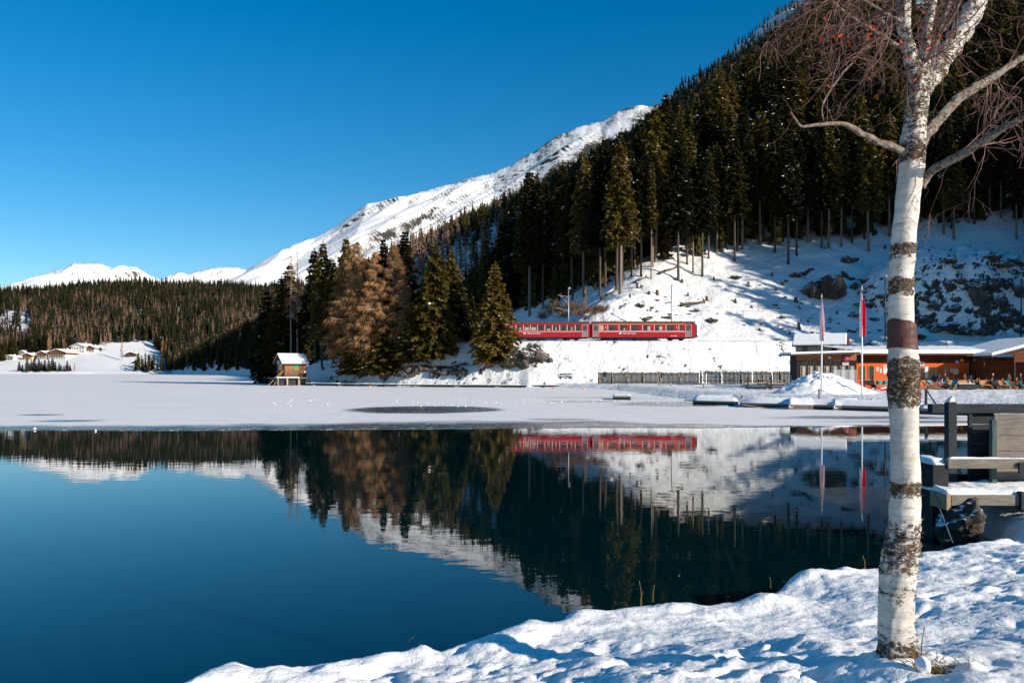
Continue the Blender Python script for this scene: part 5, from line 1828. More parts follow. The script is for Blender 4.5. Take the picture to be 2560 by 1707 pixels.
    for k in range(4): mb.box(lx(2083.4 + 18.9 * k, 92.5), lx(2084.4 + 18.9 * k, 92.5), -2.53, -2.44, -0.1, lz(924.5, 92.5))
    mb.build('screen_frame', M['steel'], ws)
    # red section, recessed
    YR = 97.4; yr = YR - Y0
    xr1 = lx(2490, YR)
    xm = lx(2424, YR); zu = lz(906.5, YR)
    mb = MB(); mb.box(x1, xm, yr, yr + 0.2, -0.4, zu); mb.build('red_wall', red, e)
    mb = MB(); mb.box(x1, xm, yr - 0.02, yr + 0.2, zu, lz(879, YR)); mb.build('upper_wall_shade', brown, e)  # eave shade on the red wall, painted in as brown
    mb = MB(); mb.box(xm, xr1, yr - 0.01, yr + 0.2, -0.4, lz(879, YR)); mb.build('right_wall_shade', brown, e)  # shaded right end of the red wall, its shade painted brown
    ye = yr - 1.55
    mb = MB(); mb.box(x1 + 0.02, lx(2486, YR), ye, yr + 11, lz(887, 96.2), lz(883.6, 96.2)); rf = mb.build('main_roof', plain('brown_eave_board', (0.16, 0.075, 0.04)), e)
    # soft snow blanket with rounded front
    n = 60; V = []; Q = []
    xs_ = np.linspace(x1 + 0.1, lx(2500, YR), n)
    prof = [(ye - 0.10, 0.0), (ye - 0.16, 0.2), (ye - 0.02, 0.40), (ye + 0.5, 0.47), (ye + 6, 0.9), (ye + 12, 1.3)]
    for i, x in enumerate(xs_):
        for y, z in prof:
            V.append((x, y + 0.05 * random.uniform(-1, 1) * (z > 0.1), lz(883.6, 96.2) + 0.004 + z * (1 + 0.08 * random.uniform(-1, 1))))
    k = len(prof)
    for i in range(n - 1):
        for j in range(k - 1):
            Q.append((i * k + j, (i + 1) * k + j, (i + 1) * k + j + 1, i * k + j + 1))
    me = mesh_np('roof_snow', np.array(V), [np.array(Q)], smooth=True); obj('roof_snow', me, M['snow_roof'], rf)
    y = yr

    def panel(nm, pa, pb, ta, tb, mat, parent=None, d=0.04, extra=None):
        mb = MB(); mb.box(lx(pa, YR), lx(pb, YR), y - d, y - 0.002, lz(tb, YR), lz(ta, YR))
        return mb.build(nm, mat, parent or e)
    for pa, pb, ta, tb in ((2150, 2162, 915, 948), (2172, 2184, 915, 948), (2322, 2343, 917, 950), (2360, 2368, 917, 934), (2421, 2433, 908, 946)):
        w = panel('doorway', pa, pb, ta, tb, M['glass'])
        mb = MB(); mb.box(lx(pa, YR) - 0.07, lx(pa, YR), y - 0.07, y - 0.003, lz(tb, YR), lz(ta, YR)); mb.box(lx(pb, YR), lx(pb, YR) + 0.07, y - 0.07, y - 0.003, lz(tb, YR), lz(ta, YR)); mb.build('door_frame', M['wood_light'], w)
    panel('white_door', 2312, 2320, 916, 945, M['white'])
    panel('window', 2299, 2310, 920, 940, M['glass'])
    panel('bright_red_door', 2398, 2405, 919, 946, plain('bright_red_paint', (0.75, 0.06, 0.01), 0.5))
    for pa, pb, ta, tb in ((2190, 2196, 918, 927), (2199, 2204, 921, 931), (2208, 2219, 913, 934), (2376.5, 2382, 921, 930), (2384, 2391, 920.5, 935), (2392, 2396, 923.5, 934)):
        n_ = panel('notice', pa, pb, ta, tb, M['white'], d=0.03)
        mb = MB()
        for q in range(3):
            z0 = lz(ta + 1.5 + q * 2.2, YR); mb.box(lx(pa + 0.8, YR), lx(pb - 0.8, YR), y - 0.036, y - 0.0305, z0 - 0.05, z0)
        mb.build('notice_marks', M['door_grey'], n_)
    for pa, pb, ta, tb, yy in ((2300, 2310, 904, 914, 0), (2450, 2462, 905.5, 913, 0), (2534, 2547, 909, 916, -3.3)):
        mb = MB(); mb.box(lx(pa, YR), lx(pb, YR), y + yy - 0.05, y + yy - 0.004, lz(tb, YR), lz(ta, YR)); sg = mb.build('white_sign', M['white'], e)
        mb = MB(); mb.box(lx(pa + 1.5, YR), lx(pb - 1.5, YR), y + yy - 0.06, y + yy - 0.051, lz(tb - 2, YR), lz(ta + 2, YR)); mb.build('sign_panel', plain('blue_grey_sign', (0.10, 0.16, 0.22)), sg)
    # carved dark emblem
    mb = MB()
    cx, cz = lx(2347, YR), lz(903, YR)
    for sgn in (-1, 1):
        mb.tube([(cx, y - 0.08, cz - 0.2), (cx + sgn * 0.2, y - 0.1, cz + 0.05), (cx + sgn * 0.45, y - 0.1, cz + 0.12), (cx + sgn * 0.5, y - 0.1, cz + 0.35)], [0.07, 0.06, 0.05, 0.02], 6)
        mb.tube([(cx + sgn * 0.25, y - 0.1, cz + 0.07), (cx + sgn * 0.28, y - 0.1, cz + 0.35)], [0.04, 0.015], 5)
    mb.build('antler_emblem', M['black'], e)
    # hanging lamps / balloons under the eave
    for px, py, c in ((2392, 905, (0.45, 0.35, 0.65)), (2404, 901, (0.85, 0.33, 0.03)), (2437, 900, (0.10, 0.30, 0.16))):
        mb = MB(); cx, cz = lx(px, 96.4), lz(py, 96.4)
        mb.tube([(cx, yr - 1.0, cz - 0.2), (cx, yr - 1.0, cz - 0.1), (cx, yr - 1.0, cz + 0.05), (cx, yr - 1.0, cz + 0.18), (cx, yr - 1.0, cz + 0.24)], [0.06, 0.18, 0.22, 0.15, 0.03], 12)
        mb.build('lantern', plain('lantern_paper', c, 0.6), e, smooth=True)
    # right cross gable with open porch
    yg = -2.2; YG = Y0 + yg
    xl = lx(2482, YG); xrr = xl + 15
    zl = lz(888, YG); zr_ = zl + 7.5 * 0.26
    mb = MB()
    for (xa, za, xb, zb_) in ((xl - 0.6, zl - 0.16, xl + 7.5, zr_), (xrr + 0.6, zl - 0.16, xl + 7.5, zr_)):
        pts = [(xa, yg - 0.8, za), (xb, yg - 0.8, zb_), (xb, 9, zb_), (xa, 9, za)]
        snow_slab(mb, [(x, y_, z + 0.1) for x, y_, z in pts], 0.2)
    gr = mb.build('gable_roof', M['dark_steel'], e)
    mb = MB()
    for (xa, za, xb, zb_) in ((xl - 0.55, zl - 0.14, xl + 7.5, zr_), (xrr + 0.55, zl - 0.14, xl + 7.5, zr_)):
        pts = [(xa, yg - 0.75, za), (xb, yg - 0.75, zb_), (xb, 9, zb_), (xa, 9, za)]
        snow_slab(mb, [(x, y_, z + 0.42) for x, y_, z in pts], 0.315)
    mb.build('roof_snow', M['snow_roof'], gr)
    mb = MB()
    mb.add([(xl + 1.2, yg, zl + 0.1), (xrr, yg, zl + 0.1), (xl + 7.5, yg, zr_ - 0.15)], [(0, 1, 2)])
    mb.box(xl + 2.5, xrr, yg + 0.01, yg + 0.2, lz(905, YG), zl + 0.1)
    mb.build('gable_boards', brown, e)
    mb = MB(); mb.box(xl, xrr, 2.45, 2.65, -0.4, zl - 0.1); mb.build('porch_back_wall', brown, e)
    mb = MB(); mb.box(xl, xl + 0.12, -0.3, 2.45, -0.4, zl + 0.1); mb.build('added_shade_wall', brown, e)  # added side wall, put in to cast shade on the red wall
    for xx in (xl + 2.6, xl + 5.5, xl + 8.5):
        mb = MB(); mb.box(xx - 0.1, xx + 0.1, yg + 0.02, yg + 0.22, -0.4, lz(905, YG)); mb.build('porch_post', M['wood_dark'], e)
    mb = MB(); mb.box(x1 - 0.1, x1 + 0.12, yr - 2.2, yr - 2.0, -0.4, lz(880)); mb.build('corner_post', brown, e)
    # flat timber terrace under the tables
    mb = MB(); mb.box(x1 - 1.0, xrr, -6.5, yr, -0.5, 0.06); mb.build('terrace_deck', M['wood_grey'], e)
    return e


restaurant()


def hut_behind():
    Y0 = 113.0; o = atg(2050, Y0, 0.7)
    e = thing('small_house', o, 'small cream house with thick snow roof behind the restaurant wing', 'house', None, R(-24))

    def lx(px, Y=Y0): return (px - 1280) * Y / FPX - o.x

    def lz(py, Y=Y0): return CAM_H - (py - HZ) * Y / FPX - o.z
    x0, x1 = lx(1992.5), lx(2109.6)
    mb = MB(); mb.box(x0, x1, 0, 5.4, -0.5, lz(863)); mb.build('wall', plain('cream_render', (0.62, 0.47, 0.36), 0.9, var=0.06), e)
    for pa, pb, ta, tb in ((2007.5, 2020, 866, 878), (2076.5, 2089.5, 865.5, 875)):
        mb = MB(); mb.box(lx(pa), lx(pb), -0.03, 0.02, lz(tb), lz(ta)); w = mb.build('window', M['glass'], e)
        mb = MB(); mb.box(lx(pa) - 0.08, lx(pb) + 0.08, -0.08, -0.002, lz(tb) - 0.1, lz(tb)); mb.build('window_sill', M['wood_dark'], w)
    ze = lz(864); zt = lz(841, 116)
    a0, a1 = lx(1984), lx(2117)
    mb = MB()
    pts = [(a0, -0.7, ze), (a1, -0.7, ze), (a1, 2.7, zt), (a0, 2.7, zt)]
    snow_slab(mb, pts, 0.14)
    snow_slab(mb, [(a0, 2.7, zt), (a1, 2.7, zt), (a1, 6.1, ze), (a0, 6.1, ze)], 0.14)
    rf = mb.build('roof', plain('brown_roof_edge', (0.12, 0.05, 0.04)), e)
    mb = MB()
    h = 0.42
    b0, b1 = a0 + 0.1, a1 - 0.35
    vs = []
    for x in (b0, b1):
        vs += [(x, -0.75, ze + 0.01), (x, -0.78, ze + h * 0.6), (x, -0.55, ze + h), (x, 2.4, zt + h), (x, 3.0, zt + h), (x, 6.0, ze + h), (x, 6.1, ze + 0.01), (x, 2.7, zt + 0.01)]
    n = 8
    mb.add(vs, [tuple(range(n)), tuple(reversed(range(n, 2 * n)))] + [(i, i + n, (i + 1) % n + n, (i + 1) % n) for i in range(n)])
    mb.build('roof_snow', M['snow_roof'], rf, bevel=0.08)
    for xs_ in (x0, x1):
        mb = MB(); mb.add([(xs_, 0, lz(863)), (xs_, 5.4, lz(863)), (xs_, 2.7, zt - 0.1)], [(0, 1, 2)]); mb.build('gable', plain('gable_boards', (0.2, 0.08, 0.05)), e)


hut_behind()
# snow blower on the bank behind the roof
g0 = ray_ground(2172, 872, 100, 160)
e = thing('snow_blower', g0, 'small dark machine with handlebars on the snow behind the restaurant roof', 'snow blower')
mb = MB(); mb.box(-0.35, 0.35, -0.3, 0.5, 0.45, 1.0); mb.build('engine', plain('red_black_cover', (0.12, 0.02, 0.02), 0.5), e)
for s in (-0.42, 0.42):
    mb = MB(); vs = []
    for xx in (s - 0.1, s + 0.1):
        for i in range(14):
            a = 6.2832 * i / 14; vs.append((xx, 0.1 + 0.42 * math.cos(a), 0.42 + 0.42 * math.sin(a)))
    mb.add(vs, [tuple(range(14)), tuple(reversed(range(14, 28)))] + [(i, i + 14, (i + 1) % 14 + 14, (i + 1) % 14) for i in range(14)]); mb.build('wheel', M['black'], e)
mb = MB(); mb.tube([(-0.3, 0.5, 0.9), (-0.4, 1.1, 1.6), (-0.75, 1.2, 1.85)], 0.04, 6); mb.tube([(0.3, 0.5, 0.9), (0.4, 1.1, 1.6), (0.75, 1.2, 1.85)], 0.04, 6); mb.build('handlebar', M['black'], e)
mb = MB(); mb.box(-0.55, 0.55, -0.9, -0.3, 0.1, 0.75); mb.build('scoop', M['black'], e)
mb = MB(); mb.tube([(0, -0.5, 0.75), (0, -0.5, 1.3), (0.2, -0.75, 1.5)], 0.12, 8); mb.build('chute', M['dark_steel'], e)


# ------------------------------------------------------------------ people
def person_mesh(pose):
    J = {}
    # facing -Y; x is the figure's side
    if pose == 'stand':
        J = dict(pel=(0, 0, .95), spi=(0, 0, 1.14), che=(0, -.01, 1.36), nek=(0, 0, 1.5), hea=(0, -.02, 1.6), top=(0, -.01, 1.71),
                 sL=(-.19, 0, 1.42), eL=(-.25, .03, 1.13), wL=(-.2, -.16, .98), hL=(-.19, -.22, .95), sR=(.19, 0, 1.42), eR=(.25, .04, 1.13), wR=(.25, -.04, .88), hR=(.25, -.06, .79),
                 tL=(-.1, 0, .9), kL=(-.11, -.02, .5), aL=(-.12, .03, .09), fL=(-.13, -.13, .05), tR=(.1, 0, .9), kR=(.12, .02, .5), aR=(.13, .06, .09), fR=(.14, -.1, .05))
    elif pose == 'sit':
        J = dict(pel=(0, 0, .50), spi=(0, .02, .69), che=(0, -.01, .92), nek=(0, -.04, 1.06), hea=(0, -.07, 1.16), top=(0, -.06, 1.27),
                 sL=(-.19, 0, .98), eL=(-.25, -.06, .70), wL=(-.15, -.30, .68), hL=(-.11, -.37, .69), sR=(.19, 0, .98), eR=(.25, -.06, .70), wR=(.15, -.30, .68), hR=(.11, -.37, .69),
                 tL=(-.1, -.03, .48), kL=(-.14, -.45, .50), aL=(-.14, -.43, .09), fL=(-.14, -.6, .05), tR=(.1, -.03, .48), kR=(.14, -.45, .50), aR=(.14, -.47, .09), fR=(.14, -.63, .05))
    else:   # recline
        J = dict(pel=(0, 0, .36), spi=(0, .13, .52), che=(0, .28, .70), nek=(0, .36, .82), hea=(0, .38, .92), top=(0, .40, 1.03),
                 sL=(-.19, .30, .76), eL=(-.27, .16, .52), wL=(-.14, -.05, .50), hL=(-.08, -.12, .50), sR=(.19, .30, .76), eR=(.27, .16, .52), wR=(.14, -.05, .50), hR=(.08, -.12, .50),
                 tL=(-.1, -.05, .36), kL=(-.14, -.45, .46), aL=(-.14, -.85, .16), fL=(-.15, -.93, .27), tR=(.1, -.05, .36), kR=(.12, -.48, .40), aR=(.12, -.88, .14), fR=(.13, -.96, .26))
    rad = dict(pel=.155, spi=.14, che=.165, nek=.06, hea=.10, top=.075, s=.075, e=.055, w=.038, h=.045, t=.095, k=.068, a=.048, f=.042)
    E = [('pel', 'spi'), ('spi', 'che'), ('che', 'nek'), ('nek', 'hea'), ('hea', 'top')]
    for q in 'LR':
        E += [('che', 's' + q), ('s' + q, 'e' + q), ('e' + q, 'w' + q), ('w' + q, 'h' + q), ('pel', 't' + q), ('t' + q, 'k' + q), ('k' + q, 'a' + q), ('a' + q, 'f' + q)]
    names = list(J)
    me = bpy.data.meshes.new('body_skeleton')
    me.from_pydata([J[k] for k in names], [(names.index(a), names.index(b)) for a, b in E], [])
    o = bpy.data.objects.new('body_tmp', me); COL.objects.link(o)
    o.modifiers.new('skin', 'SKIN')
    for k, sv in zip(names, me.skin_vertices[0].data):
        r = rad.get(k, rad.get(k[0], .06))
        sv.radius = (r, r * (0.8 if k in ('pel', 'spi', 'che') else 1))
        sv.use_root = (k == 'pel')
    ss = o.modifiers.new('sub', 'SUBSURF'); ss.levels = 1; ss.render_levels = 1
    bpy.context.view_layer.update()
    out = bpy.data.meshes.new_from_object(o.evaluated_get(bpy.context.evaluated_depsgraph_get()))
    bpy.data.objects.remove(o)
    # materials by nearest bone: 0 jacket, 1 trousers, 2 skin, 3 boots
    mat_of = {}
    for a, b in E:
        k = a + b
        if a[0] == 'a': m = 3
        elif b in ('hea', 'top') or b[0] == 'h' and len(b) == 2: m = 2
        elif a[0] in 'tk' and len(a) == 2 or b[0] == 't' and len(b) == 2: m = 1
        else: m = 0
        mat_of[(a, b)] = m
    idx = []
    for p in out.polygons:
        c = p.center; best = 9; bm_ = 0
        for a, b in E:
            A = Vector(J[a]); B = Vector(J[b]); d = B - A
            t = max(0, min(1, (c - A).dot(d) / d.length_squared))
            q = (c - (A + d * t)).length - (0.06 if (a, b) in (('pel', 'spi'), ('spi', 'che')) else 0)
            if q < best: best = q; bm_ = mat_of[(a, b)]
        idx.append(bm_)
    out.polygons.foreach_set('material_index', idx)
    out.polygons.foreach_set('use_smooth', [True] * len(idx))
    for k in range(4): out.materials.append(None)
    return out, J


PM = {k: person_mesh(k) for k in ('stand', 'sit', 'recline')}
CL = {k: plain('cloth_' + k, c, 0.85, var=0.12) for k, c in dict(black=(0.012, 0.012, 0.014), navy=(0.015, 0.035, 0.08), red=(0.42, 0.012, 0.02), grey=(0.16, 0.17, 0.18), white=(0.62, 0.62, 0.62),
      teal=(0.01, 0.20, 0.22), olive=(0.06, 0.06, 0.035), pink=(0.55, 0.10, 0.16), jeans=(0.05, 0.08, 0.14), brown=(0.10, 0.06, 0.04), beige=(0.33, 0.26, 0.18)).items()}
CL['skin'] = plain('skin', (0.48, 0.25, 0.17), 0.6, var=0.06)
HAIR = {k: plain('hair_' + k, c, 0.7) for k, c in dict(dark=(0.02, 0.014, 0.01), brown=(0.08, 0.04, 0.02), blond=(0.30, 0.19, 0.08), grey=(0.25, 0.24, 0.23), white=(0.6, 0.6, 0.6), red=(0.45, 0.02, 0.03), pink=(0.6, 0.12, 0.2), black=(0.012, 0.012, 0.012)).items()}


def hair_mesh(J, hat):
    h = Vector(J['hea']); tp = Vector(J['top'])
    c = h.lerp(tp, 0.45)
    V = []; F = []
    n, m_ = 12, 5
    for j in range(m_ + 1):
        ph = math.pi * 0.5 * j / m_
        for i in range(n):
            a = 6.2832 * i / n
            back = 0.5 + 0.5 * math.sin(a)
            low = (0.10 * back if j == 0 else 0) * (0.3 if hat else 1)
            V.append((c.x + 0.115 * math.cos(a) * math.cos(ph), c.y + 0.012 + 0.125 * math.sin(a) * math.cos(ph), c.z - 0.0 + 0.125 * math.sin(ph) - low))
    for j in range(m_):
        for i in range(n):
            k = (i + 1) % n
            F.append((j * n + i, j * n + k, (j + 1) * n + k, (j + 1) * n + i))
    return mesh_np('hair', np.array(V), [np.array(F)], smooth=True)


HM = {(k, h): hair_mesh(PM[k][1], h) for k in PM for h in (0, 1)}


def person(px, Y, z, pose, rz, jac, tro, hair, label, hat=False, scale=1.0):
    p = atg(px, Y, z)
    me = PM[pose][0]
    e = bpy.data.objects.new('person', me); COL.objects.link(e)
    e.location = p; e.rotation_euler = (0, 0, rz); e.scale = (scale,) * 3
    for k, m in enumerate((CL[jac], CL[tro], CL['skin'], CL['black'])):
        e.material_slots[k].link = 'OBJECT'; e.material_slots[k].material = m
    h = bpy.data.objects.new('hat' if hat else 'hair', HM[(pose, 1 if hat else 0)]); COL.objects.link(h); h.parent = e
    if not h.data.materials: h.data.materials.append(None)
    h.material_slots[0].link = 'OBJECT'; h.material_slots[0].material = HAIR[hair]
    return tag(e, label, 'person', 'guests on the restaurant terrace' if px > 2100 else None)


# two people resting at the shore
for px, jac, hr, lab, pose in ((1206, 'white', 'dark', 'person in a white top sitting at the shore under the lone spruce', 'sit'), (1226, 'beige', 'brown', 'person in beige sitting at the shore right of the one in white', 'sit')):
    g0 = gp(px, 143.0); zz = g0.z
    e = thing('log_seat', (g0.x, g0.y + 0.1, zz), 'short log seat under the person in ' + jac, 'seat')
    mb = MB(); mb.tube([(-0.5, 0, 0.2), (0.5, 0, 0.2)], 0.22, 8); mb.build('log', M['wood_dark'], e)
    person(px, 143.0, zz + 0.02, pose, 0.2 if px < 1215 else -0.4, jac, 'jeans', hr, lab)
# terrace guests
TZ_ = RZ + 0.06
ST = [  # px, Y, pose, rz, jacket, trousers, hair, hat, label
    (2170, 93.3, 'sit', 0.6, 'beige', 'black', 'blond', 0, 'guest with blond hair at the table left of the birch'),
    (2183, 93.5, 'sit', -0.4, 'red', 'jeans', 'dark', 0, 'guest in a red jacket at the table left of the birch'),
    (2336, 93.0, 'stand', 2.6, 'navy', 'beige', 'dark', 0, 'person in red brown shirt standing by the dark doorway'),
    (2347, 92.6, 'stand', 3.0, 'navy', 'beige', 'brown', 0, 'standing person in a navy jacket and light trousers seen from behind'),
    (2362, 93.5, 'stand', 0.3, 'black', 'black', 'grey', 0, 'person in black standing before the small window'),
    (2382, 94.0, 'sit', 0.2, 'red', 'black', 'brown', 0, 'guest in red sitting under the white notices'),
    (2394, 93.6, 'sit', 2.8, 'black', 'black', 'dark', 0, 'guest in black leaning at the table by the red door'),
    (2411, 95.2, 'stand', 0.0, 'brown', 'olive', 'brown', 0, 'person in brown standing right of the red door'),
    (2428, 95.4, 'stand', -0.2, 'grey', 'olive', 'dark', 0, 'person in grey standing in the right doorway'),
    (2354, 90.6, 'sit', 1.2, 'white', 'jeans', 'brown', 0, 'guest in white on the bench before the navy jacket'),
    (2368, 90.4, 'sit', -0.6, 'beige', 'olive', 'grey', 1, 'guest with a grey hat in front of the teal deckchair'),
    (2352, 88.8, 'recline', 1.2, 'pink', 'brown', 'brown', 0, 'guest in pink lying on a low lounger left of the teal deckchair'),
    (2432, 89.6, 'recline', 0.9, 'white', 'teal', 'blond', 0, 'guest with teal trousers lying on a deckchair'),
    (2441, 91.2, 'sit', 0.3, 'brown', 'black', 'dark', 0, 'guest in brown behind the guest with teal trousers'),
    (2447, 92.6, 'sit', -0.3, 'black', 'jeans', 'black', 1, 'guest with black cap beside the orange bench'),
    (2464, 91.6, 'sit', 2.9, 'red', 'black', 'dark', 0, 'guest in a red jacket with turquoise blanket'),
    (2478, 90.4, 'sit', 0.6, 'black', 'black', 'brown', 0, 'guest in black at the right end of the orange bench'),
    (2482, 92.4, 'stand', -2.4, 'black', 'black', 'white', 1, 'standing person with white cap in front of the dark porch'),
    (2490, 89.4, 'recline', 2.4, 'grey', 'black', 'dark', 0, 'guest in grey leaning back in a grey deckchair'),
    (2505, 91.8, 'sit', 0.2, 'black', 'olive', 'black', 1, 'guest with dark hat at the orange chair'),
    (2522, 90.2, 'stand', 0.1, 'olive', 'olive', 'brown', 0, 'standing person in an olive coat near the right edge'),
    (2540, 90.0, 'sit', 1.0, 'red', 'black', 'blond', 0, 'guest in a red top sitting near the right edge'),
    (2551, 91.6, 'stand', 0.4, 'black', 'black', 'pink', 1, 'standing person with pink hat at the right edge'),
    (2555, 88.6, 'recline', 1.5, 'teal', 'jeans', 'dark', 0, 'guest with turquoise jacket lying at the right edge'),
]
for px, Y, pose, rz, ja, tr_, hr, hat, lab in ST:
    person(px, Y, TZ_ + (0.0), pose, rz, ja, tr_, hr, lab, bool(hat))


# ---- terrace furniture
def box_seat(px, Y, w, label, back=True, mat='wood_orange', rz=0.0, name='terrace_bench'):
    p = atg(px, Y, TZ_)
    e = thing(name, p, label, 'bench', 'benches on the restaurant terrace', rz)
    mb = MB(); mb.box(-w / 2, w / 2, -0.2, 0.22, 0.40, 0.46); mb.build('seat', M[mat], e)
    if back:
        mb = MB(); mb.box(-w / 2, w / 2, 0.22, 0.27, 0.5, 0.98); mb.build('backrest', M[mat], e)
    for s in (-1, 1):
        mb = MB(); mb.box(s * (w / 2 - 0.1) - 0.05, s * (w / 2 - 0.1) + 0.05, -0.18, 0.22, 0, 0.40); mb.build('leg', M[mat], e)


def table(px, Y, w, label, mat='wood_orange'):
    p = atg(px, Y, TZ_)
    e = thing('terrace_table', p, label, 'table', 'tables on the restaurant terrace')
    mb = MB(); mb.box(-w / 2, w / 2, -0.38, 0.38, 0.70, 0.75); mb.build('table_top', M[mat], e)
    for sx in (-1, 1):
        for sy in (-1, 1):
            mb = MB(); mb.box(sx * (w / 2 - 0.1) - 0.04, sx * (w / 2 - 0.1) + 0.04, sy * 0.3 - 0.04, sy * 0.3 + 0.04, 0, 0.70); mb.build('leg', M[mat], e)


def deckchair(px, Y, rz, mat, label, blanket=None):
    p = atg(px, Y, TZ_ + 0.0)
    e = thing('deckchair', p, label, 'deckchair', 'deckchairs on the restaurant terrace', rz)
    mb = MB()
    for s in (-0.32, 0.32):
        mb.beam((s, -0.62, 0.05), (s, 0.55, 1.0), 0.05, 0.05); mb.beam((s * 0.85, 0.5, 0.0), (s * 0.85, -0.35, 0.52), 0.05, 0.05)
    mb.build('frame', M['wood_light'], e)
    V = []; F = []
    for k in range(9):
        t = k / 8
        y = -0.35 + 0.88 * t; z = 0.50 * (1 - t) + 0.98 * t - 0.30 * math.sin(math.pi * t) * (1 - 0.4 * t)
        V += [(-0.29, y, z), (0.29, y, z)]
    for k in range(8): F.append((2 * k, 2 * k + 1, 2 * k + 3, 2 * k + 2))
    obj('sling', mesh_np('sling', np.array(V), [np.array(F)], smooth=True), CL[mat], e)
    if blanket:
        W = [(x * 1.08, y - 0.01, z + 0.05) for x, y, z in V[8:]]
        W2 = [(x * 1.08, y + 0.03, z + 0.005) for x, y, z in V[8:]]
        n = len(W) // 2
        F = [(2 * k, 2 * k + 1, 2 * k + 3, 2 * k + 2) for k in range(n - 1)]
        F2 = [tuple(i + 2 * n for i in reversed(f)) for f in F]
        obj('blanket', mesh_np('blanket', np.array(W + W2), [np.array(F + F2)], smooth=True), plain('turquoise_blanket', (0.01, 0.33, 0.38), 0.9), e)


box_seat(2170, 92.3, 1.6, 'dark bench before the guests left of the birch', True, 'wood_dark')
table(2176, 94.2, 1.8, 'dark table of the two guests left of the birch', 'wood_dark')
box_seat(2205, 91.5, 1.5, 'orange wooden chair frame with turquoise cushions left of the birch')
for k, dx in enumerate((2198, 2214)):
    p = atg(dx, 91.72, TZ_ + 0.5)
    mb = MB(); mb.box(-0.2, 0.2, -0.06, 0.06, 0, 0.46); o = mb.build('cushion', plain('turquoise_cushion', (0.01, 0.33, 0.38), 0.9), bevel=0.05); o.location = (p.x, p.y - 0.12, p.z + 0.03)
    tag(o, ('left' if k == 0 else 'right') + ' turquoise cushion on the orange chair frame by the birch', 'cushion')
box_seat(2306, 93.0, 2.2, 'orange bench right beside the birch trunk')
table(2330, 91.6, 1.6, 'orange table before the dark doorway')
box_seat(2400, 91.4, 2.6, 'orange bench left of the wide orange bench')
box_seat(2417, 93.4, 2.4, 'wide bright orange bench in front of the red door')
table(2402, 89.4, 1.5, 'orange table behind the black planter box')
box_seat(2455, 93.9, 2.4, 'long orange bench left of the dark porch')
box_seat(2465, 90.3, 1.2, 'short orange chair behind the lying guest')
box_seat(2507, 90.2, 1.6, 'bright orange chair near the right edge', True)
table(2534, 91.8, 1.4, 'orange table near the right edge of the terrace')
deckchair(2315, 88.2, 1.2, 'grey', 'grey deckchair just right of the birch trunk', True)
deckchair(2384, 88.3, -0.9, 'teal', 'teal grey deckchair with a turquoise blanket in the middle of the terrace', True)
deckchair(2333, 88.6, 0.6, 'navy', 'dark deckchair with turquoise blanket beside the grey one', True)
deckchair(2432, 89.7, 0.9, 'white', 'pale deckchair under the guest with teal trousers')
deckchair(2490, 89.3, 2.4, 'grey', 'grey deckchair under the guest leaning back')
deckchair(2525, 88.4, 0.3, 'teal', 'low teal deckchair before the olive coat')
p = atg(2415, 88.4, TZ_)
e = thing('planter_box', p, 'black planter box in front of the wide orange bench', 'planter')
mb = MB(); mb.box(-0.95, 0.95, -0.25, 0.25, 0, 0.62); mb.build('box', M['wood_dark'], e)
mb = MB(); mb.box(-0.9, 0.9, -0.2, 0.2, 0.62, 0.68); mb.build('soil_snow', M['snow_roof'], e)
# red sledges in the snow
for k, (px, Y, w, lab) in enumerate(((2208, 84.5, 1.25, 'large red plastic sledge tipped up in the snow left of the birch'), (2181, 85.5, 0.55, 'small red sledge left of the large one'))):
    p = gp(px, Y); p.z = max(p.z, 0.7)
    n = 12; V = []; F = []
    for i in range(n + 1):
        for j in range(7):
            u = i / n; v_ = j / 6 - 0.5
            V.append(((u - 0.5) * w, v_ * 0.5 * w, 0.12 + 0.28 * w * (abs(v_) * 1.6) ** 2 + 0.25 * w * max(0, 0.3 - u) * 2))
    for i in range(n):
        for j in range(6):
            a = i * 7 + j; F.append((a, a + 7, a + 8, a + 1))
    me = mesh_np('sledge', np.array(V), [np.array(F)], smooth=True)
    o = obj('sledge', me, plain('red_plastic', (0.55, 0.008, 0.02), 0.35, 0.5)); o.location = p; o.rotation_euler = (R(38), R(-12), 0.3)
    tag(o, lab, 'sledge')

